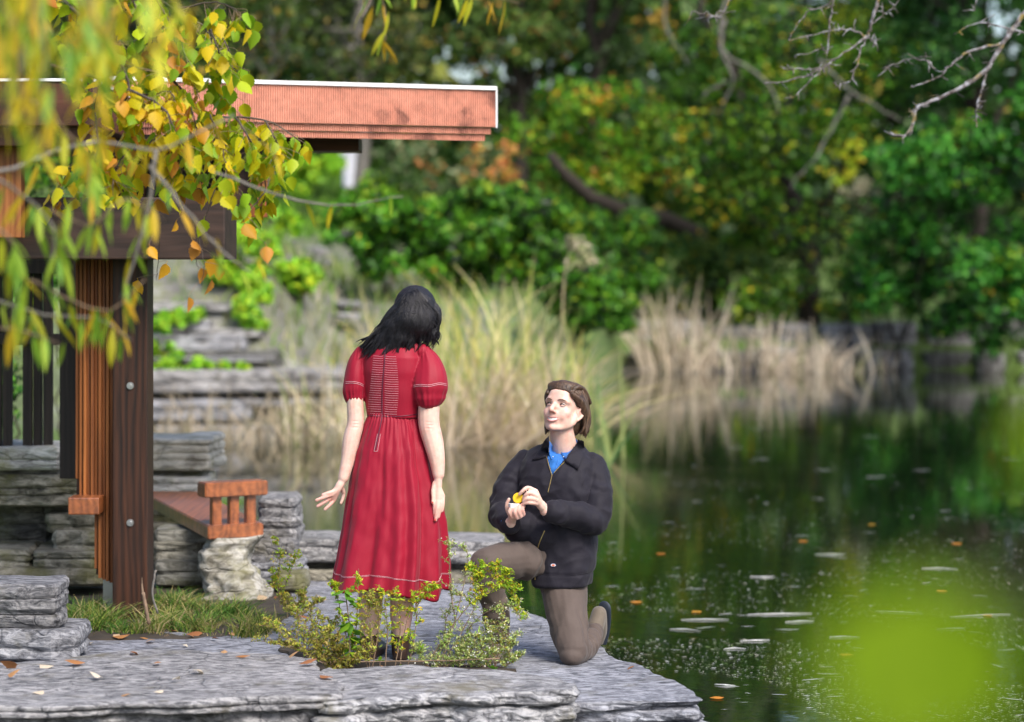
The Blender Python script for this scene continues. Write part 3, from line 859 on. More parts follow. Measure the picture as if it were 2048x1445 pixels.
# tall plumed reed
pts = [P(1130, 800, 28), P(1125, 680, 28), P(1128, 560, 28), P(1140, 500, 28)]
root = empty('plumed_reed', (pts[0].x, 28, ZW - .1), 'tall plumed reed with feathery seed heads above the straw', 'reeds')
link('stem', tubes('stem', [([tuple(q) for q in spline(pts, 10)], .012)]), 'reed', root)
root.children[0].data.color_attributes.new('Col', 'FLOAT_COLOR', 'POINT')
root.children[0].data.color_attributes['Col'].data.foreach_set('color', np.tile([.5, .43, .25, 1], len(root.children[0].data.vertices)))
V, Fc, c = leaf_cloud([P(1150, 487, 28), P(1165, 500, 28), P(1175, 520, 28), P(1150, 530, 28)], .12, 260, .14, [(3, .45, .40, .28), (2, .38, .36, .2), (2, .25, .3, .12)], 530, aspect=.2)
link('plume', mesh('plume', V, Fc, c), 'reed', root)
link('blades', reed_mesh((1100, 1180), 27.9, 28.1, .6, 1.7, 40, GRN, 531, .3, .1, .03, ZW, .6), 'reed', root)
for i, (a, b_, h0, h1, n, pal, lab) in enumerate([
        (1285, 1345, .8, 2.2, 70, PALE, 'tall pale reeds at the far shore nearest the bend'), (1345, 1425, .6, 2.1, 70, PALE, 'bushy pale reeds beside the floating timber'),
        (1430, 1500, .4, 1.5, 26, PALE, 'sparse pale reeds at the end of the floating timber'), (1520, 1590, .4, 1.4, 52, PALE, 'tan reeds before the shore stones, next to the timber end'),
        (1590, 1660, .3, 1.3, 50, PALE, 'tan reeds before the shore stones below the forked trunk'), (1660, 1790, .3, 1.2, 34, PALE, 'last thin tan reeds before the dark bank')]):
    o = link('reed_clump', reed_mesh((a, b_), 46.6, 47.6, h0, h1, n, pal, 540 + i, .26, 0, .05, ZW - .1, .5), 'reed'); tag(o, lab, 'reeds')
# a few green blades standing in the water
o = link('water_reed', reed_mesh((1180, 1250), 24.5, 26, .8, 1.5, 9, [(3, .16, .32, .12), (2, .3, .36, .12)], 560, .22, 0, .05, ZW, .5), 'reed'); tag(o, 'few broad green reed blades bent over the open water', 'reeds')
# grass on the rise
def grass_mesh(x0, x1, y0, y1, n, h0, h1, pal, seed, wid, zfun=None, lean=.35):
    rg = np.random.default_rng(seed)
    x = rg.uniform(x0, x1, n); y = rg.uniform(y0, y1, n)
    z = ground_z(x, y) if zfun is None else zfun(x, y)
    h = rg.uniform(h0, h1, n); w = wid * rg.uniform(.6, 1.3, n)
    a = rg.uniform(0, 6.28, n); l = rg.uniform(0.05, lean, n) * h * 2
    b = rg.uniform(-.8, .8, n)
    V = np.zeros((n, 7, 3))
    for s, (t, k) in enumerate([(0, 1), (.45, .8), (.8, .5)]):
        cx = x + np.cos(a) * l * t * t; cy = y + np.sin(a) * l * t * t; cz = z + h * (t - .25 * t * t)
        V[:, s * 2] = np.stack([cx - w * k * np.cos(b), cy - w * k * np.sin(b), cz], 1)
        V[:, s * 2 + 1] = np.stack([cx + w * k * np.cos(b), cy + w * k * np.sin(b), cz], 1)
    V[:, 6] = np.stack([x + np.cos(a) * l, y + np.sin(a) * l, z + h * .75], 1)
    i = np.arange(n) * 7
    Fc = np.concatenate([np.stack([i, i + 1, i + 3, i + 2], 1), np.stack([i + 2, i + 3, i + 5, i + 4], 1), np.stack([i + 4, i + 5, i + 6, i + 6], 1)])
    p = np.array(pal, float)
    c = p[rg.choice(len(p), n, p=p[:, 0] / p[:, 0].sum()), 1:] * rg.uniform(.7, 1.25, n)[:, None]
    tri = Fc[2 * n:, :3]; quad = Fc[:2 * n]
    me = bpy.data.meshes.new('grass')
    V = V.reshape(-1, 3)
    me.vertices.add(len(V)); me.vertices.foreach_set('co', V.ravel())
    loops = np.concatenate([quad.ravel(), tri.ravel()])
    me.loops.add(len(loops)); me.loops.foreach_set('vertex_index', loops.astype(np.int32))
    me.polygons.add(3 * n)
    tot = np.concatenate([np.full(2 * n, 4), np.full(n, 3)]).astype(np.int32)
    me.polygons.foreach_set('loop_start', np.concatenate([[0], np.cumsum(tot)[:-1]]).astype(np.int32))
    me.polygons.foreach_set('loop_total', tot)
    me.update(calc_edges=True)
    ca = me.color_attributes.new('Col', 'FLOAT_COLOR', 'POINT')
    c4 = np.ones((n * 7, 4)); c4[:, :3] = np.repeat(c, 7, 0)
    ca.data.foreach_set('color', c4.ravel().astype(np.float32))
    return me
o = link('dry_grass', grass_mesh(-4.5, 1.0, 31, 42, 1800, .15, .5, [(3, .26, .28, .10), (3, .18, .26, .06), (3, .14, .26, .04), (1, .42, .38, .25)], 570, .016), 'reed'); tag(o, 'dry grey tan grass on the slope behind the reeds', 'grass', kind='stuff')
o = link('lawn_grass', grass_mesh(-9, 2, 48, 70, 6000, .15, .45, [(3, .10, .24, .02), (2, .16, .30, .03), (2, .06, .14, .015)], 571, .03), 'reed'); tag(o, 'bright green lawn on the rise below the roof', 'grass', kind='stuff')
# ------------------------------------------------------------------ stone platform at the pool's edge
def gl(pts, z):
    return [tuple(G(a, b, z)[:2]) for a, b in pts]
me = rock_slab(gl([(1415, 1399), (1350, 1364), (1279, 1331), (1225, 1313), (1206, 1293), (1150, 1264), (1084, 1234), (1016, 1210), (1000, 1168), (800, 1163), (590, 1163), (300, 1163), (-60, 1163), (-60, 1410), (300, 1412), (700, 1412), (1100, 1408)], 0), 0.0, -0.40, 3, 8, .055, .012, 26, .03, .008, sides=48, jag=.03, nmax=420)
o = link('stone_slab', me, 'stone_slab', origin=(-.5, 11, -.4)); tag(o, 'broad pale stone slab under the couple, its tip jutting into the pool', 'stone slab')
me = rock_slab(gl([(705, 1386), (690, 1366), (655, 1350), (640, 1316), (560, 1305), (400, 1302), (250, 1304), (100, 1318), (-120, 1330), (-120, 1412), (100, 1410), (330, 1404), (560, 1396), (680, 1393)], .09), .09, .038, 5, 2, .018, .014, 24, .025, .022, sides=14, jag=.04, nmax=420)
o = link('stone_slab', me, 'stone_slab', origin=(-1.4, 10, .03)); tag(o, 'large blue grey stone slab strewn with leaves in the left foreground', 'stone slab')
me = rock_slab(gl([(702, 1398), (688, 1378), (650, 1350), (400, 1335), (-120, 1340), (-120, 1434), (100, 1432), (400, 1425), (660, 1412), (690, 1408)], .04), .034, -.42, 6, 4, .035, .01, 10, .03, .02, sides=24, jag=.05, nmax=300)
o = link('stone_slab', me, 'stone_slab', origin=(-1.4, 10, -.42)); tag(o, 'darker stone underneath the leaf-strewn foreground slab', 'stone slab')
me = rock_slab(gl([(640, 1330), (760, 1330), (900, 1338), (1040, 1347), (1125, 1357), (1158, 1371), (1156, 1382), (1080, 1386), (900, 1388), (760, 1396), (690, 1402), (640, 1402)], .07), .07, -.42, 8, 8, .055, .018, 14, .022, .02, sides=52, jag=.06, nmax=320)
o = link('stone_slab', me, 'stone_slab', origin=(-.3, 10, -.42)); tag(o, 'thick layered stone slab below the weeds and the red dress', 'stone slab')

def wall(name, label, cat, stones, m, seed, depth=.5, seg=.035, layers=3, out=.02, sides=None):
    zb = min(P(0, s[3], s[4]).z for s in stones)
    a = stones[-1]
    c = P((a[0] + a[1]) / 2, a[3], a[4])
    root = empty(name, (c.x, c.y + depth / 2, zb), label, cat)
    for i, s in enumerate(stones):
        p0, p1 = P(s[0], s[2], s[4]), P(s[1], s[3], s[4])
        dd = s[5] if len(s) > 5 and s[5] else depth
        mm = s[6] if len(s) > 6 else m
        ll = max(1, min(4, int((p0.z - p1.z) / .045)))
        me = rock_slab(rrect(p0.x, p1.x, s[4], s[4] + dd, seed + i, .10), p0.z, p1.z - .006, seed + i, ll, out, .012, 6, seg, .018, nmax=150, sides=ll * 6, jag=.03)
        link('stone', me, mm, root)
    return root
wall('stone_stack', 'stack of weathered layered grey stones on the left foreground slab', 'stone pile', [
    (-90, 116, 1170, 1199, 10.62, .34), (-80, 121, 1198, 1228, 10.60, .36), (-90, 118, 1227, 1256, 10.63, .34), (-60, 66, 1254, 1270, 10.72, .25, 'stone_dark'), (-110, 152, 1264, 1322, 10.58, .45)], 'stone_slab', 700, .4, .03)
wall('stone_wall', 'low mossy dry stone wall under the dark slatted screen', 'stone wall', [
    (-60, 158, 951, 1012, 12.95, .6), (-60, 96, 1010, 1102, 13.25, .4, 'stone_dark'), (94, 200, 1027, 1068, 12.95, .5), (98, 204, 1066, 1110, 12.9, .5), (80, 200, 1008, 1030, 13.2, .4, 'stone_dark'),  # first dark stone stands in for the wall's shaded recess
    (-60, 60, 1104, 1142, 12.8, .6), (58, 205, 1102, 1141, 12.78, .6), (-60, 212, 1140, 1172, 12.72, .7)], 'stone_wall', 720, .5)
o = wall('stone_sill', 'pale weathered flat sill stones between screen and mossy wall', 'stone sill', [(-60, 124, 893, 940, 12.9, .5), (-60, 130, 938, 953, 13.0, .4, 'stone_dark')], 'stone_pale', 735)
wall('poolside_stack', 'pale flat stones stacked at the pool edge behind the post', 'stone pile', [
    (180, 429, 878, 941, 14.75, .55, 'stone_pale'), (190, 408, 939, 958, 14.85, .4, 'stone_dark'), (180, 418, 956, 986, 14.75, .5, 'stone_pale'), (185, 410, 984, 1050, 14.9, .4, 'stone_wall'),
    (185, 412, 1048, 1100, 14.85, .45, 'stone_wall'), (185, 408, 1098, 1222, 14.75, .5, 'stone_wall')], 'stone_pale', 745)
wall('stone_stack', 'stack of rugged flat stones behind the bench end', 'stone pile', [
    (512, 592, 1000, 1040, 13.2, .45), (514, 596, 1038, 1084, 13.2, .45), (300, 460, 1064, 1090, 13.1, .4, 'stone_wall'), (300, 400, 1086, 1128, 13.05, .4, 'stone_wall'), (440, 598, 1082, 1130, 13.1, .5),
    (300, 430, 1126, 1172, 12.95, .45, 'stone_wall'), (425, 606, 1128, 1182, 13.05, .5)], 'stone_slab', 760)
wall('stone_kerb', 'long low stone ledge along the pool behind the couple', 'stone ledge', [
    (575, 800, 1081, 1125, 13.45, .5), (792, 1006, 1084, 1128, 13.42, .5), (590, 800, 1122, 1143, 13.62, .35, 'stone_dark'), (795, 1004, 1126, 1148, 13.55, .35), (600, 1006, 1141, 1170, 13.45, .4, 'stone_wall')], 'stone_slab', 780)  # set-back dark stone fills the shaded gap under the ledge top
o = wall('loose_stone', 'low loose stones at the foot of the stack beside the ledge', 'stone pile', [(545, 612, 1152, 1182, 12.85, .3), (560, 600, 1146, 1160, 13.0, .2)], 'stone_wall', 795)

# ------------------------------------------------------------------ bench and the rock that carries it
zt, zb = .392, .322
pl = [G(416, 1053, zt), G(527, 1047, zt), G(400, 983, zt), G(282, 983, zt)]
base = Vector((pl[0].x, pl[0].y, 0))
bench = empty('bench', base, 'reddish wooden plank bench running from the pavilion to a rock', 'bench')
seat = prism([p[:2] for p in pl], zb, zt, .006)
link('seat', seat, 'bench_wood', bench)
d = (pl[1] - pl[0]).normalized(); nrm = Vector((-d.y, d.x, 0))
def along(px0, px1, y0, y1, z0, z1, nm, m, bev=.005):
    """box lying along the bench's near end"""
    a = P(px0, 0, 12.62).x; b2 = P(px1, 0, 12.62).x
    t0 = (a - pl[0].x) / d.x; t1 = (b2 - pl[0].x) / d.x
    q = [pl[0] + d * t0 + nrm * y0, pl[0] + d * t1 + nrm * y0, pl[0] + d * t1 + nrm * y1, pl[0] + d * t0 + nrm * y1]
    return link(nm, prism([p[:2] for p in q], z0, z1, bev), m, bench)
along(414, 533, .01, .13, .538, .615, 'arm_cap', 'bench_wood', .006)
for a, b2 in ((432, 449), (465, 482), (497, 514)):
    along(a, b2, .04, .09, zt - .01, .545, 'spindle', 'bench_wood', .004)
# supporting rock
def loft_rock(rows, seed, n=56, amp=.03, m=44):
    """rows: (cx, cy, rx, ry, z) from bottom to top"""
    rr = spline([tuple(r) for r in rows], m)
    V = []; Fc = []
    for i, (cx, cy, rx, ry, z) in enumerate(rr):
        for j in range(n):
            a = 2 * math.pi * j / n
            ca, sa = math.cos(a), math.sin(a)
            k = 1 / (abs(ca) ** 2.6 + abs(sa) ** 2.6) ** (1 / 2.6)
            x, y = cx + rx * ca * k, cy + ry * sa * k
            f = amp * (N3(x * 5, y * 5, z * 5, seed) + .6 * N3(x * 14, y * 14, z * 14, seed) + .5 * abs(N3(x * 9, y * 9, z * 18, seed + 3)) - .2 + .35 * N3(x * 34, y * 34, z * 34, seed))
            V.append((x + ca * f, y + sa * f, z + f * .3))
    for i in range(m - 1):
        for j in range(n):
            a, b = i * n + j, i * n + (j + 1) % n
            Fc.append((a, b, b + n, a + n))
    Fc.append(tuple(range(n))[::-1]); Fc.append(tuple(range((m - 1) * n, m * n)))
    return mesh('rock', V, Fc)
def bx(px, py=1150, Y=12.72): return P(px, py, Y).x
me = loft_rock([(bx(468), 12.72, .185, .17, -.04), (bx(472), 12.72, .18, .17, .03), (bx(460), 12.74, .155, .15, .12), (bx(450), 12.75, .135, .14, .2), (bx(455), 12.77, .14, .15, .27), (bx(462), 12.78, .152, .16, .325)], 4, amp=.045)
stone_mat('stone_tan', (0.09, 0.08, 0.055), (0.30, 0.28, 0.23), (0.52, 0.50, 0.45), (0.18, 0.17, 0.07), 0.05, fine=18)
o = link('boulder', me, 'stone_tan', smooth=True); tag(o, 'pitted tan boulder holding up the end of the bench', 'boulder')

# ------------------------------------------------------------------ pavilion
pav = empty('pavilion', (P(260, 1240, 12).x, 12.0, -.05), 'open timber pavilion with copper coloured flat roof and dark post', 'pavilion')
def pbox(nm, px0, px1, py0, py1, Y0, depth, m, bev=.006, parent=None, Yz=None):
    a, b = P(px0, py0, Y0), P(px1, py1, Y0)
    return link(nm, bevel_box(a.x, b.x, Y0, Y0 + depth, b.z, a.z, bev), m, parent or pav)
post = pbox('post', 225, 295, 516, 1246, 11.9, .2, 'post_wood', .006)
for py in (772, 1046):
    c = P(260.5, py, 11.9)
    bm = bmesh.new()
    bmesh.ops.create_cone(bm, cap_ends=True, segments=20, radius1=.019, radius2=.017, depth=.008, matrix=Matrix.Translation(c + Vector((0, -.003, 0))) @ Matrix.Rotation(R(90), 4, 'X'))
    bmesh.ops.create_cone(bm, cap_ends=True, segments=6, radius1=.010, radius2=.009, depth=.012, matrix=Matrix.Translation(c + Vector((0, -.011, 0))) @ Matrix.Rotation(R(90), 4, 'X'))
    link('bolt', bm_mesh('bolt', bm), 'steel', post)
# fluted cedar slats beside the post, stepping in towards the ground
nS = 10
x = 151.0
for i in range(nS):
    w_ = 7.55
    bot = 958 if i < 1 else (1022 if i < 5 else (1138 if i == 5 else 1166 - (nS - 1 - i) * 3))
    pbox('slat', x, x + w_ - .9, 500, bot, 12.0 + (.018 if i % 2 else 0) + (.05 if i < 1 else 0), .05, 'cedar', .003)
    x += w_
pbox('slat_backing', 153, 226, 500, 1018, 12.09, .03, 'cedar_dark', .002)
pbox('slat_backing', 192, 226, 1012, 1150, 12.09, .03, 'cedar_dark', .002)
pbox('post_foot', 206, 226, 1150, 1215, 12.08, .06, 'steel', .003)
pbox('arm_block', 136, 198, 996, 1030, 11.86, .16, 'bench_wood', .006)
pbox('beam', -120, 450, 395, 519, 11.62, .5, 'beam_wood', .008)
# near corner of the roof (behind the willow)
pbox('roof_corner', -140, 186, 162, 252, 11.2, 1.2, 'cedar_dark', .006)
pbox('roof_corner_flashing', -140, 187, 157, 163, 11.19, 1.2, 'white_metal', .001)
pbox('roof_corner_trim', -140, 166, 250, 292, 11.26, 1.1, 'cedar_dark', .005)
pbox('wall_board', -40, 42, 288, 476, 11.4, .1, 'orange_wood', .005)
# long cantilevered roof with fluted copper fascia
A = Vector((P(196, 0, 12.27).x, 12.27, 0)); B = Vector((P(991, 0, 13.0).x, 13.0, 0))
dd = (B - A).normalized(); nb = Vector((-dd.y, dd.x, 0))
def roofbox(nm, s0, s1, d0, d1, z0, z1, m, bev=0.0):
    L = (B - A).length
    q = [A + dd * s0 + nb * d0, A + dd * (L + s1) + nb * d0, A + dd * (L + s1) + nb * d1, A + dd * s0 + nb * d1]
    return link(nm, prism([p[:2] for p in q], z0, z1, bev), m, pav)
def fluted(nm, s0, s1, off, z0, z1, pitch=.0125, amp=.0035):
    L = (B - A).length + s1 - s0
    n = int(L / pitch * 4)
    V = []; Fc = []
    for i in range(n + 1):
        t = i / n
        p = A + dd * (s0 + t * L) + nb * (off - amp * (1 if i % 4 in (0, 1) else -1))
        V += [(p.x, p.y, z0), (p.x, p.y, z1)]
    for i in range(n):
        Fc.append((2 * i, 2 * i + 2, 2 * i + 3, 2 * i + 1))
    # back and edges, closing the board
    q0 = A + dd * s0 + nb * (off + .012); q1 = A + dd * (s0 + L) + nb * (off + .012)
    k = len(V)
    V += [(q0.x, q0.y, z0), (q0.x, q0.y, z1), (q1.x, q1.y, z0), (q1.x, q1.y, z1)]
    Fc += [(0, 1, k + 1, k), (2 * n, k + 2, k + 3, 2 * n + 1), (k, k + 1, k + 3, k + 2),
           tuple([2 * i for i in range(n + 1)][::-1]) + (k, k + 2), tuple([2 * i + 1 for i in range(n + 1)]) + (k + 3, k + 1)]
    return link(nm, mesh(nm, V, Fc), 'copper_fascia', pav)
zt_, z1_, z2_, z3_ = 2.690, 2.494, 2.456, 2.420
roofbox('roof_deck', -2.2, -.06, .045, 1.9, 2.60, 2.688, 'cedar_dark')
fluted('fascia', 0, 0, 0, z1_, zt_)
fluted('fascia_step', 0, -.022, .018, z2_, z1_ - .004)
fluted('fascia_step', 0, -.05, .03, z3_, z2_ - .004)
roofbox('roof_flashing', 0, .006, -.012, 1.71, zt_ + .001, zt_ + .022, 'white_metal', .002)
q = B + dd * .003 + nb * -.006
link('end_flashing', bevel_box(q.x - .004, q.x + .006, q.y, q.y + .04, z1_ - .004, zt_ + .004, .001), 'white_metal', pav)
pbox('soffit_beam', 430, 718, 274, 302, 13.15, .3, 'cedar_dark', .004)
# hanging bracket under the roof
pbox('bracket', 462, 520, 268, 432, 12.75, .12, 'beam_wood', .004)
for i, (a, b2) in enumerate(((500, 511), (512, 522), (523, 533))):
    pbox('bracket_slat', a, b2 - .8, 312, 435, 12.66 + (.012 if i == 1 else 0), .09, 'cedar', .003)
pbox('bracket_slat', 455, 465, 290, 432, 12.62, .1, 'cedar', .003)
# dark board with strips, added to stand for the shaded interior under the roof
pbox('interior_shade_board', 180, 470, 288, 398, 13.0, .06, 'dark_screen', .003)
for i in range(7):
    pbox('interior_shade_strip', 205 + i * 37, 215 + i * 37, 290, 398, 12.93, .05, 'cedar_dark', .002)
pbox('screen_post', 119, 153, 515, 958, 12.5, .12, 'dark_screen', .005)
# dark slatted screen on the sill
for (a, b2) in ((-40, -12), (-8, 3), (5, 24), (45, 64), (66, 84), (86, 105)):
    pbox('screen_slat', a, b2 - 1, 515, 897, 12.98 if a != 66 else 13.0, .04, 'dark_screen', .003)
pbox('screen_rail', -60, 122, 668, 690, 12.94, .04, 'dark_screen', .003)
pbox('screen_rail', -60, 122, 520, 548, 12.94, .04, 'dark_screen', .003)
MATS['slate_blue'] = plain('slate_blue', (.10, .13, .16), .5)
for i in range(9):
    pbox('flute', 160 + i * 7.2, 166 + i * 7.2, 546, 604 - (i % 3), 12.6, .05, 'slate_blue', .002)
# ------------------------------------------------------------------ leaf shapes
def leaf_mesh(name, stations, bend=.12, fold=.25, length=1.0):
    """stations: (t, half width); tip points along -Z, blade faces -Y"""
    V = []; Fc = []
    for t, w in stations:
        y = bend * math.sin(t * 2.2) * length * .5
        V += [(-w * length, y - fold * w * length, -t * length), (0, y, -t * length), (w * length, y - fold * w * length, -t * length)]
    for i in range(len(stations) - 1):
        a = i * 3
        Fc += [(a, a + 1, a + 4, a + 3), (a + 1, a + 2, a + 5, a + 4)]
    return mesh(name, V, Fc)
OVATE = [(0, .012), (.14, .012), (.18, .15), (.27, .30), (.31, .27), (.42, .345), (.47, .30), (.60, .28), (.65, .22), (.78, .16), (.90, .06), (1, .003)]
LANCE = [(0, .012), (.08, .02), (.2, .065), (.4, .09), (.6, .085), (.8, .05), (.95, .015), (1, .002)]
BROAD = [(0, .02), (.1, .12), (.3, .30), (.5, .34), (.7, .24), (.88, .1), (1, .004)]
def leaf_kind(nm, st, mats, **kw):
    out = []
    for mt in mats:
        for b_ in (.05, .3):
            me = leaf_mesh(nm, st, bend=b_, **kw)
            me.materials.append(MATS[mt])
            me.polygons.foreach_set('use_smooth', np.ones(len(me.polygons), bool))
            out.append(me)
    return out
leaf_mat('birch_green', [(0, (.20, .36, .015)), (.5, (.34, .47, .015)), (1, (.46, .52, .015))], .5)
leaf_mat('birch_yellow', [(0, (.56, .54, .012)), (.5, (.68, .54, .012)), (1, (.70, .46, .015))], .5)
leaf_mat('birch_orange', [(0, (.62, .34, .02)), (.6, (.60, .26, .03)), (1, (.52, .19, .04))], .4)
leaf_mat('willow_green', [(0, (.18, .38, .05)), (.5, (.32, .50, .04)), (1, (.46, .56, .05))], .5)
leaf_mat('willow_yellow', [(0, (.50, .52, .03)), (.5, (.66, .52, .02)), (1, (.68, .40, .03))], .5)
BIR = leaf_kind('birch_leaf', OVATE, ('birch_green', 'birch_yellow', 'birch_orange'), fold=.45)
WIL = leaf_kind('willow_leaf', LANCE, ('willow_green', 'willow_yellow'), fold=.4)
def put_leaf(me, loc, size, parent, down=(0, 0, -1), spread=.5, yaw=None, rs=random, face=.8):
    o = bpy.data.objects.new('leaf', me)
    COL.objects.link(o)
    o.parent = parent
    o.location = Vector(loc) - wloc(parent)
    d = (Vector(down) + Vector((rs.gauss(0, spread), rs.gauss(0, spread), rs.gauss(0, spread * .6)))).normalized()
    q = (-d).to_track_quat('Z', 'Y')
    q = q @ Quaternion((0, 0, 1), (rs.gauss(0, face) if yaw is None else yaw))
    o.rotation_mode = 'QUATERNION'; o.rotation_quaternion = q
    o.scale = (size * rs.uniform(.85, 1.15), size, size)
    return o
def px_line(pts, Y, n, dY=0.0, jit=0.0, rs=random):
    """polyline through pixels at depth Y (or per-point depths)"""
    q = spline([(p[0], p[1], p[2] if len(p) > 2 else Y) for p in pts], n)
    return [P(a + rs.uniform(-jit, jit), b_ + rs.uniform(-jit, jit), c_ + dY) for a, b_, c_ in q]

# ------------------------------------------------------------------ birch over the pavilion
rs = random.Random(21)
tb = Vector((-3.6, 9.4, 0.0))
birch = empty('birch_tree', tb, 'birch branch with golden and green toothed leaves hanging before the roof', 'tree')
BY = 9.6
fork = P(-160, -260, BY)
link('trunk', tubes('trunk', [([tb - Vector((0, 0, .1)), tb + Vector((.05, 0, 1.4)), tb + Vector((.15, .05, 2.7)), tb + Vector((.3, .1, 4.2))], [.11, .10, .085, .06])], 10), 'bark_birch', birch, smooth=True)
twigs = [  # (pixels, radius, leaves, leaf bias)
    ([(-160, -260), (60, -60), (190, 60), (240, 125), (258, 175), (240, 222)], .012, 16), ([(190, 60), (240, 85), (290, 75)], .006, 8),
    ([(100, 130), (200, 158), (262, 182), (325, 215), (345, 250), (372, 300)], .009, 20), ([(262, 182), (300, 190), (340, 185), (352, 225)], .005, 10),
    ([(245, 130), (330, 150), (372, 190), (420, 230), (470, 235), (530, 240), (572, 262), (600, 285)], .007, 26), ([(120, -80), (250, -40), (350, 20), (420, 60), (455, 90), (462, 150)], .008, 26),
    ([(350, 20), (430, 5), (470, 20), (492, 30)], .004, 9), ([(420, 60), (440, 110), (438, 160), (450, 205)], .004, 16), ([(470, 235), (500, 280), (525, 330), (530, 385), (520, 420)], .005, 22),
    ([(530, 240), (555, 290), (558, 330)], .004, 9), ([(420, 230), (440, 280), (452, 330), (458, 380)], .004, 16), ([(325, 215), (330, 270), (345, 330), (350, 380)], .004, 16), ([(262, 182), (262, 240), (255, 300), (262, 360)], .005, 18),
    ([(200, 158), (190, 220), (195, 290), (185, 350)], .005, 16), ([(250, -40), (280, 40), (300, 110), (310, 160)], .005, 18), ([(120, -80), (150, 20), (150, 100), (160, 170)], .006, 18), ([(300, -20), (360, 80), (380, 150), (400, 200)], .005, 18),
    ([(372, 190), (392, 250), (400, 310), (398, 370)], .004, 16), ([(530, 385), (500, 420), (488, 440), (496, 468)], .003, 5), ([(430, 380), (400, 470), (408, 528), (402, 572)], .003, 5), ([(350, 380), (380, 470), (392, 522), (398, 540)], .0025, 4), ([(300, 380), (318, 480), (314, 545), (314, 562)], .0025, 3),
    ([(195, 290), (150, 330), (120, 370), (115, 395)], .004, 10), ([(255, 300), (230, 340), (225, 380)], .004, 9)]
lines = []; spots = []
for pts, r, nl in twigs:
    dY = rs.uniform(-.25, .35)
    ln = px_line([(a, b_, BY + (dY if i > 1 else 0)) for i, (a, b_) in enumerate(pts)], BY, 18, 0, 1.5, rs)
    lines.append((ln, [r * (1 - .7 * i / 17) for i in range(18)]))
    for k in range(nl):
        t = .12 + .88 * (k + rs.random() * .6) / nl
        q = ln[min(17, int(t * 17))]
        px = q.x / q.y * F + 1024; py = HOR - (q.z - CAMZ) / q.y * F
        if px > -20 and py > -60: spots.append((q, px, py))
for ln, r in lines: link('branch' if r[0] > .0045 else 'twig', tubes('branch', [(ln, r)], 6), 'bark_birch', birch, smooth=True)
lines = []
nleaf = 0
extra = []
for q, px, py in spots:
    for rep_ in range(3 if py < 400 else 1):
        off = Vector((rs.gauss(0, .034), rs.gauss(0, .04), rs.uniform(-.075, .008)))
        p = q + off
        u = rs.random()
        g_ = .62 if px > 400 else (.45 if py < 150 else .25)
        if py > 430: kind = 2
        elif u < g_: kind = 0
        elif u < g_ + .42: kind = 1
        else: kind = 2 if rs.random() < .6 else 1
        size = rs.uniform(.062, .098)
        if nleaf < 296:
            put_leaf(BIR[kind * 2 + rs.randrange(2)], p, size, birch, spread=.42, rs=rs); nleaf += 1
        else: extra.append((kind, p, size))
        lines.append(([q, q.lerp(p, .6) + Vector((0, 0, .003)), p], .0009))
tag(link('petioles', tubes('petioles', lines, 4), 'twig_brown', birch), kind='stuff')
def join_leaves(extra, metas, parent, name, palette, rs, spread=.42, down=(0, 0, -1)):
    V = []; Fc = []; C = []
    for kind, p, size in extra:
        st = metas
        d = (Vector(down) + Vector((rs.gauss(0, spread), rs.gauss(0, spread), rs.gauss(0, spread * .6)))).normalized()
        q = (-d).to_track_quat('Z', 'Y') @ Quaternion((0, 0, 1), rs.gauss(0, .8))
        o_ = len(V); col = Vector(rs.choice(palette[kind])) * rs.uniform(.8, 1.2)
        for v in st.vertices:
            V.append(tuple(Vector(p) + q @ (v.co * size))); C.append(tuple(col))
        for f in st.polygons: Fc.append(tuple(i + o_ for i in f.vertices))
    me = mesh(name, V, Fc, np.array(C))
    return tag(link(name, me, 'leaves', parent, smooth=True), kind='stuff')
BP = [[(.22, .38, .015), (.40, .50, .015)], [(.58, .54, .012), (.68, .50, .014)], [(.62, .32, .02), (.55, .24, .03)]]
join_leaves(extra, BIR[0], birch, 'foliage', BP, rs)

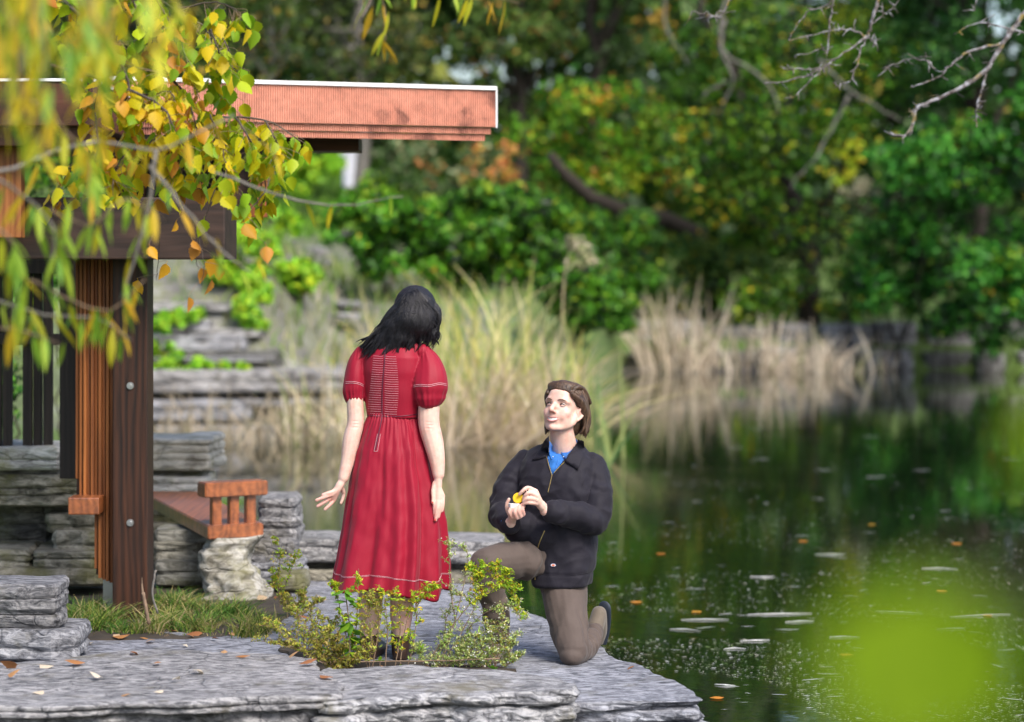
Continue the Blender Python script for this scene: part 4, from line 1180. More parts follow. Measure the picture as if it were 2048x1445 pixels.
# ------------------------------------------------------------------ willow in the foreground
rs = random.Random(33)
wb = Vector((-2.9, 5.2, 0.0))
willow = empty('willow_tree', wb, 'willow with narrow green and yellow leaves hanging across the upper left foreground', 'tree')
link('trunk', tubes('trunk', [([wb - Vector((0, 0, .1)), wb + Vector((0, .1, 1.5)), wb + Vector((.2, .3, 3.0)), wb + Vector((.9, .9, 4.2)), wb + Vector((2.2, 1.6, 4.6)), wb + Vector((3.6, 2.4, 4.4))], [.17, .15, .12, .08, .05, .03])], 10), 'bark_dark', willow, smooth=True)
wt = [  # (pixels with depth, radius, leaves)
    ([(-200, 330, 6.6), (0, 345, 6.8), (110, 300, 6.9), (215, 285, 7.0), (312, 302, 7.0), (390, 270, 7.0), (470, 232, 7.0)], .0075, 12),
    ([(312, 302, 7.0), (302, 390, 7.0), (285, 460, 7.0), (262, 545, 7.0), (240, 600, 7.0)], .006, 12), ([(300, 330, 7.0), (370, 420, 7.0), (440, 500, 7.0), (500, 545, 7.0)], .0065, 8),
    ([(-150, 560, 6.6), (0, 605, 6.7), (100, 632, 6.8), (200, 640, 6.8), (262, 680, 6.8)], .006, 22), ([(-120, 640, 6.4), (30, 660, 6.5), (120, 690, 6.6)], .004, 12), ([(60, 560, 6.6), (140, 600, 6.7), (220, 620, 6.7), (290, 560, 6.7)], .004, 16),
    ([(430, 345, 7.6), (560, 390, 7.7), (650, 410, 7.8), (720, 408, 7.8), (805, 392, 7.8)], .005, 3),
    ([(-100, 100, 6.0), (40, 110, 6.1), (25, 180, 6.1), (10, 260, 6.1)], .006, 12), ([(60, 200, 6.3), (120, 250, 6.4), (180, 330, 6.5), (160, 420, 6.5)], .0045, 20), ([(-60, 330, 6.4), (60, 400, 6.5), (110, 470, 6.5), (90, 560, 6.5)], .005, 22), ([(-80, 420, 6.2), (20, 480, 6.2), (40, 560, 6.3), (20, 650, 6.3)], .0045, 20),
    ([(100, 420, 6.6), (180, 450, 6.6), (250, 400, 6.6), (330, 440, 6.7)], .004, 12), ([(560, -120, 7.8), (700, -60, 7.9), (740, -10, 7.9), (720, 40, 7.9)], .004, 7), ([(700, -60, 7.9), (765, 0, 8.0), (768, 60, 8.0), (770, 85, 8.0)], .0025, 8), ([(700, -60, 7.9), (840, -25, 8.0), (950, -10, 8.1), (1040, 5, 8.1)], .003, 13),
    ([(540, 480, 7.2), (520, 505, 7.2), (545, 540, 7.2)], .002, 2), ([(480, 250, 7.1), (540, 300, 7.2), (565, 350, 7.2)], .002, 3)]
for i in range(22):      # curtains of twigs at the upper left, nearer to the lens
    x0 = rs.uniform(-60, 200) if i < 18 else rs.uniform(200, 330); Yt = rs.uniform(4.8, 6.4); y1 = rs.uniform(60, 400) * (1 if x0 < 170 else .45)
    wt.append(([(x0 - 40, -160, Yt), (x0, -20, Yt), (x0 + rs.uniform(-30, 40), y1 * .5, Yt), (x0 + rs.uniform(-40, 40), y1, Yt)], .0028, rs.randrange(8, 13)))
lines = []; nleaf = 0; extra = []; petl = []
WP = [[(.16, .32, .04), (.3, .44, .04)], [(.56, .54, .03), (.66, .44, .03)]]
for n_, (pts, r, nl) in enumerate(wt):
    ln = px_line(pts, 7, 16, 0, 2, rs)
    link('branch' if r > .0035 else 'twig', tubes('branch', [(ln, [r * (1 - .65 * i / 15) for i in range(16)])], 6), 'bark_grey' if r > .0045 else 'twig_brown', willow, smooth=True)
    for k in range(nl):
        t = .18 + .82 * (k + rs.random()) / nl
        q = ln[min(15, int(t * 15))]
        px = q.x / q.y * F + 1024; py = HOR - (q.z - CAMZ) / q.y * F
        if px < -90 or py < -150: continue
        for rep_ in range(1):
            p = q + Vector((rs.gauss(0, .014), rs.gauss(0, .02), rs.uniform(-.01, .01)))
            yel = .5
            if px > 330 or (py < 330 and px < 330): yel = .66
            if py > 330 and px < 200: yel = .36
            kind = 1 if rs.random() < yel else 0
            size = rs.uniform(.075, .12)
            if nleaf < 296 and n_ < 44 and rep_ == 0: put_leaf(WIL[kind * 2 + rs.randrange(2)], p, size, willow, spread=.28, rs=rs, face=.7); nleaf += 1
            else: extra.append((kind, p, size))
join_leaves(extra, WIL[1], willow, 'foliage', WP, rs, .3)

# ------------------------------------------------------------------ bare lichen-grey branches from the right
rs = random.Random(44)
bb = P(2150, -60, 14.0)
bare = empty('bare_tree_limb', bb, 'bare lichen grey branches reaching in over the water from the right', 'branch')
BR = [([(2200, -150), (2100, -40), (2048, 30), (2005, 88), (1970, 143), (1896, 189), (1837, 216), (1817, 268), (1783, 270)], .024), ([(2005, 88), (1940, 103), (1906, 128), (1871, 157), (1827, 174)], .012), ([(1871, 138), (1850, 122), (1817, 120), (1763, 140)], .008),
      ([(1970, 147), (1965, 182), (1953, 216), (1953, 256)], .010), ([(2120, 100), (2048, 66), (1989, 51), (1955, 47), (1906, 69)], .008), ([(2200, -150), (1960, -80), (1800, -60), (1758, 0), (1743, 49), (1734, 74)], .022), ([(1734, 74), (1690, 105), (1640, 138), (1581, 162), (1527, 165)], .010),
      ([(1640, 140), (1630, 152), (1588, 194)], .008), ([(1640, 138), (1600, 138), (1561, 133)], .007), ([(1734, 74), (1718, 110), (1704, 157), (1667, 175)], .008), ([(1734, 74), (1700, 60), (1657, 64), (1586, 81)], .008),
      ([(1800, -60), (1690, -40), (1662, 30), (1657, 98), (1640, 100), (1588, 113)], .009), ([(1690, -40), (1655, 10), (1615, 25), (1579, 79)], .007), ([(1690, -40), (1500, -40), (1443, 30), (1420, 28), (1384, 25)], .009), ([(1443, 30), (1415, 38)], .005), ([(1837, 216), (1815, 225)], .006), ([(1743, 49), (1770, 30), (1800, 0)], .006), ([(1734, 74), (1752, 90), (1748, 66)], .005), ([(1960, -80), (1955, -10), (1950, 20)], .007)]
for pts, r in BR:
    n = 4 * len(pts)
    Yb = 14 + rs.uniform(-.15, .15)
    ln = px_line(pts, 14.0, n, 0, 2.2, rs)
    ls = [(ln, [r * .8 * (1 - .6 * i / (n - 1)) * rs.uniform(.9, 1.15) for i in range(n)])]
    for k in range(int(n * .7)):      # spur twigs
        q = ln[rs.randrange(n // 4, n)]
        e = q + Vector((rs.gauss(0, .035), rs.gauss(0, .03), rs.gauss(-.004, .03)))
        ls.append(([q, q.lerp(e, .5) + Vector((rs.gauss(0, .005), 0, rs.gauss(0, .005))), e], [.0035, .0028, .0016]))
    link('branch', tubes('branch', ls, 6), 'bark_lichen', bare, smooth=True)

# ------------------------------------------------------------------ weeds in the joint between the slabs
def weed(label, stems, pal, seed, lsize=.014, dens=1.0, base=None, flowers=None, twig=.07, ups=.3, asp=.35, cat='weed', flc=(.75, .74, .68), stemm='twig_brown'):
    rs = random.Random(seed)
    b0 = base or stems[0][0]
    bp = P(*b0) if len(b0) == 3 else G(b0[0], b0[1], 0)
    root = empty('weed', bp, label, cat)
    lines = []; cl = []
    for st in stems:
        ln = px_line(st, 10.5, 14, 0, .8, rs)
        lines.append((ln, [.0026 * (1 - .65 * i / 13) for i in range(14)]))
        for k in range(int(20 * dens)):
            t = rs.uniform(.18, 1.0)
            q = ln[min(13, int(t * 13))]
            L = twig * rs.uniform(.4, 1.0) * (1.15 - .6 * t)
            dr = Vector((rs.gauss(0, .8), rs.gauss(0, .6), rs.uniform(.1, 1.0) * ups * 3)).normalized()
            e = q + dr * L
            lines.append(([q, q.lerp(e, .5) + Vector((0, 0, -.004)), e], [.0012, .001, .0006]))
            for j in range(5): cl.append(q.lerp(e, (j + 1) / 5))
        for k in range(int(10 * dens)): cl.append(ln[rs.randrange(2, 14)])
    link('stems', tubes('stems', lines, 4), stemm, root)
    V, Fc, c = leaf_cloud([tuple(x) for x in cl], .010, int(len(cl) * 2.6), lsize * 1.5, pal, seed, aspect=asp, flat=.3, biasup=.5)
    link('foliage', mesh('foliage', V, Fc, c), 'leaves', root)
    if flowers:
        fl = [cl[rs.randrange(len(cl))] + Vector((rs.gauss(0, .01), rs.gauss(0, .01), rs.gauss(0, .01))) for _ in range(flowers)]
        V, Fc, c = leaf_cloud([tuple(x) for x in fl], .004, int(flowers * 2), .0068, [(1, *flc)], seed + 1, aspect=.9)
        tag(link('flowers', mesh('flowers', V, Fc, c), 'leaves', root), kind='stuff')
    return root
GOLD = [(5, 0.405, 0.595, 0.036), (3, 0.594, 0.624, 0.036), (3, 0.243, 0.454, 0.036), (2, 0.700, 0.539, 0.036), (1, 0.540, 0.284, 0.049)]
FRESH = [(4, 0.189, 0.425, 0.024), (3, 0.297, 0.539, 0.024), (2, 0.108, 0.269, 0.024)]
BRWN = [(3, 0.351, 0.284, 0.085), (3, 0.486, 0.425, 0.097), (4, 0.351, 0.482, 0.061), (2, 0.540, 0.510, 0.073)]
GREY = [(4, 0.378, 0.510, 0.146), (3, 0.513, 0.595, 0.243), (2, 0.297, 0.482, 0.085), (2, 0.675, 0.652, 0.267)]
Yp = 10.42
weed('leafy green weed with golden tip before the dress hem', [[(705, 1335, Yp), (712, 1260, Yp), (716, 1190, Yp), (718, 1138, Yp)], [(708, 1335, Yp), (690, 1260, Yp), (676, 1200, Yp), (668, 1165, Yp)]], GOLD, 1, .015, 1.1)
weed('brown wiry weed hiding the left boot of the red dress wearer', [[(738, 1335, Yp), (742, 1270, Yp), (735, 1215, Yp), (738, 1180, Yp)], [(745, 1335, Yp), (755, 1280, Yp), (758, 1230, Yp), (745, 1195, Yp)], [(735, 1335, Yp), (725, 1290, Yp), (722, 1240, Yp)]], BRWN, 2, .011, 1.3)
weed('thin golden weed rising between the bare legs', [[(790, 1335, Yp), (800, 1270, Yp), (795, 1215, Yp), (785, 1175, Yp)], [(800, 1330, Yp), (810, 1260, Yp), (830, 1200, Yp), (880, 1168, Yp)]], GOLD, 3, .012, .9)
weed('low yellowish weed at the corner of the leaf-strewn slab', [[(665, 1352, 10.25), (660, 1310, 10.25), (672, 1270, 10.25)], [(672, 1352, 10.25), (680, 1310, 10.25), (690, 1290, 10.25)], [(668, 1350, 10.25), (645, 1320, 10.25), (632, 1290, 10.25)], [(675, 1350, 10.25), (700, 1330, 10.25), (720, 1320, 10.25)]], [(3, .30, .30, .04), (3, .2, .2, .04), (2, .34, .24, .06)], 4, .013, 1.6)
weed('straggling weed left of the dress on pale stone', [[(640, 1320, Yp), (620, 1270, Yp), (600, 1230, Yp), (585, 1215, Yp)], [(645, 1325, Yp), (650, 1270, Yp), (640, 1225, Yp)], [(650, 1330, Yp), (600, 1300, Yp), (560, 1285, Yp)], [(640, 1325, Yp), (590, 1290, Yp), (545, 1250, Yp), (530, 1240, Yp)]], BRWN, 5, .012, 1.1)
weed('tall wiry aster leaning right in front of the stone ledge', [[(880, 1335, Yp), (905, 1260, Yp), (925, 1180, Yp), (935, 1120, Yp), (930, 1085, Yp)], [(880, 1335, Yp), (920, 1270, Yp), (950, 1210, Yp), (945, 1150, Yp)], [(910, 1240, Yp), (900, 1170, Yp), (898, 1110, Yp), (895, 1075, Yp)]], GREY, 6, .010, .9, flowers=70)
weed('arching feathery goldenrod over the raised brown knee', [[(850, 1335, Yp), (900, 1260, Yp), (945, 1205, Yp), (975, 1185, Yp), (1010, 1175, Yp), (1032, 1200, Yp)], [(945, 1205, Yp), (960, 1160, Yp), (968, 1120, Yp)], [(975, 1185, Yp), (990, 1150, Yp), (995, 1125, Yp)], [(985, 1182, Yp), (1010, 1155, Yp), (1015, 1140, Yp)], [(1000, 1177, Yp), (1025, 1180, Yp), (1040, 1240, Yp)], [(960, 1190, Yp), (950, 1150, Yp), (938, 1130, Yp)]], GOLD, 7, .012, 1.25, twig=.055)
weed('bushy white flecked aster hiding the shin and shoe of the kneeling figure', [[(990, 1340, Yp), (1000, 1290, Yp), (1005, 1240, Yp), (995, 1215, Yp)], [(1000, 1340, Yp), (1020, 1300, Yp), (1030, 1270, Yp)], [(985, 1340, Yp), (965, 1300, Yp), (955, 1265, Yp)], [(1005, 1340, Yp), (1025, 1320, Yp), (1040, 1312, Yp)], [(975, 1340, Yp), (935, 1310, Yp), (910, 1300, Yp)], [(990, 1340, Yp), (985, 1290, Yp), (975, 1240, Yp)]], GREY + [(2, .42, .34, .04)], 8, .010, 1.7, flowers=300)
weed('low white flecked aster spreading between the couple', [[(870, 1338, Yp), (880, 1300, Yp), (905, 1270, Yp)], [(880, 1338, Yp), (920, 1320, Yp), (950, 1318, Yp)], [(860, 1338, Yp), (840, 1310, Yp), (830, 1290, Yp)], [(890, 1338, Yp), (930, 1300, Yp), (940, 1270, Yp)], [(850, 1338, Yp), (900, 1330, Yp), (960, 1332, Yp)]], GREY, 9, .010, 1.5, flowers=160)
weed('small yellow flowered weed before the stone stack at the bench', [[(560, 1215, 11.6), (556, 1160, 11.6), (560, 1110, 11.6), (552, 1070, 11.6)], [(560, 1200, 11.6), (585, 1130, 11.6), (592, 1112, 11.6)], [(558, 1190, 11.6), (540, 1140, 11.6)]], GOLD, 10, .011, .9, flowers=30, flc=(.7, .62, .2), base=(560, 1235, 11.6))
weed('dry brown tuft at the foot of the loose stones', [[(590, 1235, 12.0), (600, 1205, 12.0), (607, 1185, 12.0)], [(575, 1235, 12.0), (570, 1205, 12.0), (560, 1190, 12.0)], [(600, 1235, 12.0), (625, 1210, 12.0), (640, 1200, 12.0)]], BRWN, 11, .013, 1.3)
weed('golden wisp crossing the dress hem above the boots', [[(770, 1335, Yp), (775, 1270, Yp), (772, 1215, Yp), (762, 1180, Yp)], [(815, 1335, Yp), (830, 1270, Yp), (832, 1215, Yp), (826, 1180, Yp)], [(832, 1215, Yp), (850, 1190, Yp), (875, 1172, Yp)]], GOLD, 12, .013, .8)
weed('wiry brown and green tangle at the slab edge beside the grass', [[(600, 1300, 10.7), (580, 1270, 10.7), (555, 1255, 10.7), (520, 1250, 10.7)], [(610, 1300, 10.7), (600, 1250, 10.7), (575, 1215, 10.7)], [(615, 1300, 10.7), (625, 1255, 10.7), (618, 1210, 10.7)], [(620, 1300, 10.7), (660, 1265, 10.7), (672, 1235, 10.7)], [(600, 1300, 10.7), (560, 1290, 10.7), (500, 1278, 10.7)]], BRWN, 13, .011, 1.0)
weed('pale airy aster with tiny white blooms behind the goldenrod', [[(905, 1330, 10.6), (930, 1270, 10.6), (965, 1230, 10.6), (1000, 1215, 10.6)], [(900, 1330, 10.6), (890, 1260, 10.6), (905, 1200, 10.6)], [(915, 1330, 10.6), (950, 1290, 10.6), (985, 1285, 10.6)], [(1000, 1215, 10.6), (1030, 1215, 10.6), (1052, 1240, 10.6)], [(920, 1330, 10.6), (975, 1270, 10.6), (1045, 1270, 10.6)]], GREY, 14, .009, 1.1, flowers=260)
# broad-leaved plant: each leaf a part
root = empty('broadleaf_weed', P(697, 1335, 10.45), 'broad leaved green weed beside the dress hem', 'weed')
ln = px_line([(697, 1335), (700, 1280), (696, 1225), (690, 1180)], 10.4, 12, 0, .5, rs)
link('stem', tubes('stem', [(ln, .0028)], 6), 'twig_brown', root)
leaf_mat('weed_leaf', [(0, (.09, .24, .03)), (.6, (.14, .32, .02)), (1, (.24, .36, .02))], .4)
WD = leaf_kind('weed_leaf', BROAD, ('weed_leaf',))
for i in range(26):
    q = ln[rs.randrange(2, 12)]
    d_ = Vector((rs.choice((-1, 1)) * rs.uniform(.4, 1), rs.uniform(-.6, .3), -rs.uniform(.1, .9)))
    put_leaf(WD[i % 2], q, rs.uniform(.04, .075), root, down=d_, spread=.2, rs=rs, face=.4)
for (px, py, sz, n_, lab) in ((760, 1322, .028, 3, 'bright three lobed clover sprig in front of the boots'), (655, 1300, .04, 6, 'pale green sprig low on the slab joint'), (800, 1338, .035, 5, 'little green sprig under the dress wearer on the slab edge'), (985, 1338, .03, 5, 'little bright sprig under the white flecked aster')):
    b0 = P(px, py + 10, 10.35)
    root = empty('sprig', b0, lab, 'weed')
    link('stem', tubes('stem', [([b0, P(px, py, 10.35)], .002)], 5), 'twig_brown', root)
    for k in range(n_):
        a = -.5 * math.pi + (k - (n_ - 1) / 2) * .9
        put_leaf(WD[k % 2], P(px, py, 10.35), sz, root, down=(math.sin(a + math.pi / 2) * 1.0, -.5, .5 * math.cos(a + math.pi / 2)), spread=.12, rs=rs, face=.2)
# bare twigs lying and standing
for pts, r, lab in (([(650, 1326, 10.4), (760, 1324, 10.4), (880, 1322, 10.4), (1000, 1318, 10.4)], .0028, 'thin dry twig lying across the weeds'), ([(655, 1356, 10.2), (760, 1370, 10.15), (850, 1392, 10.0)], .002, 'fine dry stem trailing over the layered slab'),
                    ([(316, 1228, 11.5), (305, 1195, 11.5), (308, 1160, 11.5), (312, 1140, 11.5)], .0055, 'curved grey stick standing in grass beside the post'), ([(298, 1248, 11.4), (292, 1215, 11.4), (286, 1185, 11.4)], .009, 'broken splintered stake in front of the post')):
    o = link('twig', tubes('twig', [(px_line(pts, 10.4, 12, 0, .8, rs), r)], 6), 'bark_grey' if 'grey' in lab else 'twig_brown', smooth=True); tag(o, lab, 'twig')
o = link('splinter', tubes('splinter', [(px_line([(286, 1190, 11.4), (284, 1170, 11.4), (284, 1155, 11.4)], 11.4, 3), [.006, .004, .001])], 5), 'twig_brown'); tag(o, 'thin splinter on top of the broken stake', 'twig')

# soil caught in the joint where the weeds root
me = rock_slab(gl([(560, 1300), (640, 1318), (700, 1326), (800, 1330), (900, 1333), (1000, 1340), (1050, 1346), (1040, 1350), (950, 1352), (800, 1350), (700, 1350), (640, 1345), (600, 1325)], .0), .014, -.03, 12, 1, .02, .02, 8, .03, .01, jag=.06)
o = link('soil_strip', me, 'soil'); tag(o, kind='structure')
# ------------------------------------------------------------------ grass round the post and boulder
rg = np.random.default_rng(77)
def gpatch(cx, cy, rx, ry, n, h0, h1, seed, pal):
    c = G(cx, cy, 0); 
    return grass_mesh(c.x - rx, c.x + rx, c.y - ry, c.y + ry, n, h0, h1, pal, seed, .0028, zfun=lambda x, y: np.full_like(x, -.01), lean=.9)
GP = [(4, .07, .17, .025), (3, .11, .23, .03), (2, .20, .26, .04), (1.5, .36, .30, .12), (1, .04, .10, .015)]
GD = [(3, .12, .20, .03), (3, .26, .26, .06), (3, .40, .33, .16), (1, .08, .14, .02)]
parts_ = []
for k_ in range(44):      # tufts
    px_, py_ = rs.choice([(rs.uniform(110, 225), rs.uniform(1228, 1272)), (rs.uniform(300, 420), rs.uniform(1195, 1262)), (rs.uniform(400, 540), rs.uniform(1225, 1272)), (rs.uniform(120, 540), rs.uniform(1255, 1276))])
    parts_.append(gpatch(px_, py_, .06, .06, rs.randrange(50, 110), .05, rs.uniform(.09, .2), 100 + k_, GP if rs.random() < .7 else GD))
parts_.append(gpatch(320, 1255, .55, .3, 700, .02, .07, 7, GD))
bm = bmesh.new()
for me in parts_: bm.from_mesh(me)
me = bm_mesh('grass', bm)
o = link('grass', me, 'reed'); tag(o, 'tufts of green grass round the post foot and boulder', 'grass', kind='stuff')
c = [G(170, 1262, 0), G(380, 1240, 0), G(300, 1265, 0), G(470, 1255, 0), G(560, 1230, 0)]
me = rock_slab([(p.x, p.y) for p in (G(60, 1276, 0), G(200, 1284, 0), G(400, 1282, 0), G(540, 1262, 0), G(600, 1220, 0), G(580, 1180, 0), G(300, 1178, 0), G(60, 1180, 0))], .008, -.03, 9, 1, .01, .012, 10, .06, .02)
o = link('soil_patch', me, 'soil'); tag(o, kind='structure')

# ------------------------------------------------------------------ fallen leaves
rs = random.Random(55)
FL = leaf_kind('fallen_leaf', OVATE, ('fallen_leaf',), fold=.5) + leaf_kind('fallen_leaf', BROAD, ('fallen_leaf',), fold=.35)
bpy.context.view_layer.update()
dg = bpy.context.evaluated_depsgraph_get()
SKIP = ('leaf', 'grass', 'stems', 'foliage', 'flowers', 'branch', 'twig', 'petioles', 'roof', 'fascia', 'crown')
def drop_z(x, y):
    o_ = Vector((x, y, .3))
    for _ in range(12):
        hit, loc, no, idx_, ob, mx = SC.ray_cast(dg, o_, Vector((0, 0, -1)))
        if not hit: return 0.0
        if not ob.name.split('.')[0] in ('grass', 'stems', 'foliage', 'flowers', 'leaf', 'twig', 'splinter'): return loc.z
        o_ = loc - Vector((0, 0, .002))
    return 0.0
spots = [(40, 1352), (75, 1352), (120, 1330), (170, 1350), (205, 1375), (260, 1408), (275, 1330), (318, 1348), (330, 1400), (390, 1362), (392, 1312), (150, 1283), (215, 1310), (186, 1290), (370, 1296), (383, 1278), (300, 1286), (280, 1283), (240, 1279), (330, 1280), (460, 1275), (430, 1282), (140, 1264), (515, 1270), (598, 1352), (575, 1336), (640, 1372), (870, 1364), (760, 1368), (1255, 1345), (540, 1190), (560, 1200), (595, 1210), (575, 1225), (530, 1208), (612, 1196), (925, 1190), (655, 1205), (620, 1240), (255, 1265), (225, 1283), (345, 1268), (405, 1272), (470, 1262), (12, 1370), (90, 1396), (500, 1330), (450, 1318), (345, 1378)]
for px, py in spots:
    q = G(px, py, .06 if py > 1300 and px < 700 else .0)
    o = bpy.data.objects.new('fallen_leaf', rs.choice(FL))
    COL.objects.link(o)
    s_ = rs.uniform(.035, .085)
    o.location = (q.x, q.y, drop_z(q.x, q.y) + .012)
    o.rotation_euler = (R(90) + rs.gauss(0, .25), rs.gauss(0, .25), rs.uniform(0, 6.28))
    o.scale = (s_, s_, s_)
    tag(o, 'dry brown or tan fallen leaf lying on the stone', 'fallen leaf', 'fallen leaves on the slabs')

# ------------------------------------------------------------------ things floating on the pool
FLO = leaf_kind('floating_leaf', [(0, .006), (.12, .03), (.35, .05), (.6, .048), (.85, .022), (1, .003)], ('float_leaf',), fold=.0); FLY = leaf_kind('floating_leaf', BROAD, ('orange_leaf',), fold=.1)
def floating(me, q, s_, yaw, lab, grp, sx=1.0):
    o = bpy.data.objects.new('floating_leaf', me); COL.objects.link(o)
    o.location = (q.x, q.y, ZW + .006); o.rotation_euler = (R(90), 0, yaw); o.scale = (s_ * sx, s_ * .2, s_)
    return tag(o, lab, 'floating leaf', grp)
nf = 0
while nf < 210:
    px = rs.uniform(1150, 2060); py = 790 + (1440 - 790) * rs.random() ** .7
    if px < 1190 + (py - 1150) * .95 and py > 1150: continue
    if px < 1235 and py < 1150: continue
    q = G(px, py, ZW)
    floating(FLO[0], q, rs.choice((.03, .035, .04, .05, .06, .08, .12)) * rs.uniform(.8, 1.2) * (1 if py > 1000 else 1.8), R(90) + rs.gauss(0, .5) + (math.pi if rs.random() < .5 else 0), 'pale leaf floating flat on the dark water', 'pale leaves floating on the pool'); nf += 1
for px, py in ((1745, 1050), (1905, 1090), (1401, 1227), (1890, 1187), (1983, 1235), (1448, 1398), (1285, 1207), (1600, 1085), (1330, 1110), (1700, 1310)):
    floating(FLY[0], G(px, py, ZW), rs.uniform(.06, .09), rs.uniform(0, 6.28), 'orange or yellow leaf floating on the dark water', 'orange leaves floating on the pool', 1.4)
for px, py, L in ((1410, 1241, 95), (1560, 1230, 130), (1510, 1283, 60), (1800, 1228, 90), (1960, 1234, 130), (1690, 1277, 60), (1525, 1155, 50), (1470, 1300, 45), (1660, 1110, 60), (1450, 1372, 40), (1900, 1262, 60), (1600, 1245, 60), (1370, 1262, 60), (1880, 1140, 70)):
    q = G(px, py, ZW)
    w_ = L / F * q.y / 2
    a = rs.uniform(-.12, .12)
    me = tubes('floating_reed', [([q + Vector((-w_, -w_ * a * 4, .004)), q + Vector((0, rs.uniform(-.03, .03), .006)), q + Vector((w_, w_ * a * 4, .004))], [.0015, .0035, .001])], 6)
    o = link('floating_reed', me, 'float_leaf'); tag(o, 'pale reed stem floating on the water by the slab tip', 'reed stem', 'pale stems floating on the pool')
rg = np.random.default_rng(9)
n = 13000
py = 770 + (1450 - 770) * rg.random(n) ** .5; px = rg.uniform(1000, 2060, n)
Yq = F * (CAMZ - ZW) / (py - HOR); X = (px - 1024) / F * Yq
cl = np.array([N3(a * .8, b_ * .8, 0, 4) for a, b_ in zip(X, Yq)])
edge = np.interp(Yq, [9.5, 10.5, 12, 14, 40], [1.0, .75, .35, .1, .1])
k = (cl > -.02) & (X > edge)
X, Yq = X[k], Yq[k]; n = len(X)
s = rg.uniform(.0025, .008, n) * np.where(rg.random(n) < .1, 2.2, 1); a = rg.uniform(0, 6.28, n)
V = np.stack([np.stack([X + np.cos(a + t) * s * w_, Yq + np.sin(a + t) * s * w_, np.full(n, ZW + .004)], 1) for t, w_ in ((0, 1.3), (1.6, .6), (3.14, 1.3), (4.7, .6))], 1).reshape(-1, 3)
c = np.repeat(np.array([(.72, .73, .70), (.45, .52, .32), (.6, .58, .45), (.25, .36, .12)])[rg.integers(0, 4, n)], 4, 0)
o = link('floating_debris', mesh('debris', V, np.arange(n * 4).reshape(-1, 4), c), 'leaves'); tag(o, 'fine pale seed fluff scattered over the pool surface', 'seed fluff', kind='stuff')

# ------------------------------------------------------------------ leafy sapling right beside the lens
rs = random.Random(66)
sb = Vector((.33, 1.10, .02))
sap = empty('sapling', sb, 'out of focus bright green sapling leaves close to the lens', 'sapling')
YS = 1.05
stem = [sb, Vector((.325, 1.09, .8)), P(2330, 1700, YS), P(2230, 1250, YS), P(2200, 1000, YS), P(2190, 820, YS)]
link('stem', tubes('stem', [(spline([tuple(p) for p in stem], 16), .0022)], 6), 'twig_brown', sap, smooth=True)
NL = leaf_kind('near_leaf', BROAD, ('near_leaf',), fold=.2)
link('twig', tubes('twig', [([P(2230, 1250, YS), P(2050, 1170, YS), P(1860, 1130, YS)], .0012)], 5), 'twig_brown', sap)
for (px, py, sz, dn) in ((1835, 1150, .092, (-.05, -.05, -1)), (1830, 1165, .080, (-.45, .0, -1)), (1850, 1165, .080, (.4, 0, -1)), (2185, 860, .036, (-.95, 0, -.35)), (2190, 835, .034, (-.95, 0, .1))):
    o = put_leaf(NL[0], P(px, py, YS), sz, sap, down=dn, spread=.0, yaw=.1, rs=rs)
    zax = -Vector(dn).normalized(); yax = Vector((.15, 1, .1)); yax = (yax - zax * yax.dot(zax)).normalized(); xax = yax.cross(zax)
    o.rotation_quaternion = Matrix((xax, yax, zax)).transposed().to_quaternion()
# ------------------------------------------------------------------ people: materials
m, nt, b, o = newmat('skin')
a = nd(nt, 'ShaderNodeAttribute'); a.attribute_name = 'Col'
v = coords(nt)
c = mix(nt, 1.0, a.outputs['Color'], ramp(nt, noise(nt, v, 60, 3), [(0.3, 0.92), (0.7, 1.05)]), 'MULTIPLY')
c = mix(nt, 1.0, c, ramp(nt, noise(nt, v, 16, 4, .65), [(0.35, (1.0, .84, .80)), (0.5, (1.0, 1.0, 1.0)), (0.7, (1.04, 1.04, 1.02))]), 'MULTIPLY')
nt.links.new(c, b.inputs['Base Color'])
b.inputs['Roughness'].default_value = 0.48
b.inputs['Subsurface Weight'].default_value = 0.25
b.inputs['Subsurface Radius'].default_value = (0.012, 0.005, 0.003)
b.inputs['Subsurface Scale'].default_value = 0.6
def cloth(name, col, rough=.75, weave=700, bstr=.25, var=.12, sheen=.15, wr=14, wstr=.35):
    m, nt, b, o = newmat(name)
    v = coords(nt)
    n = noise(nt, v, 9, 5, .6)
    nt.links.new(ramp(nt, n, [(0.3, tuple(x * (1 - var) for x in col)), (0.7, tuple(x * (1 + var) for x in col))]), b.inputs['Base Color'])
    b.inputs['Roughness'].default_value = rough
    b.inputs['Specular IOR Level'].default_value = 0.3
    b.inputs['Sheen Weight'].default_value = sheen
    b.inputs['Sheen Roughness'].default_value = 0.5
    big = noise(nt, v, wr, 3, .5, .8)
    rdg = nd(nt, 'ShaderNodeTexNoise'); rdg.noise_type = 'RIDGED_MULTIFRACTAL'
    rdg.inputs['Scale'].default_value = wr * .55; rdg.inputs['Detail'].default_value = 2.0; rdg.inputs['Roughness'].default_value = .45; rdg.inputs['Distortion'].default_value = .6
    nt.links.new(coords(nt, (1.0, 1.0, .55)), rdg.inputs['Vector'])
    big = mix(nt, .55, big, rdg.outputs['Fac'])
    fine_ = noise(nt, v, weave, 2, .5)
    b1 = nd(nt, 'ShaderNodeBump'); b1.inputs['Strength'].default_value = wstr; b1.inputs['Distance'].default_value = .02
    nt.links.new(big, b1.inputs['Height'])
    b2 = nd(nt, 'ShaderNodeBump'); b2.inputs['Strength'].default_value = bstr; b2.inputs['Distance'].default_value = .001
    nt.links.new(fine_, b2.inputs['Height']); nt.links.new(b1.outputs[0], b2.inputs['Normal'])
    nt.links.new(b2.outputs[0], b.inputs['Normal'])
    return m
cloth('red_dress', (.27, .0016, .020), .6, 900, .15, .06, .08, 8, .25)
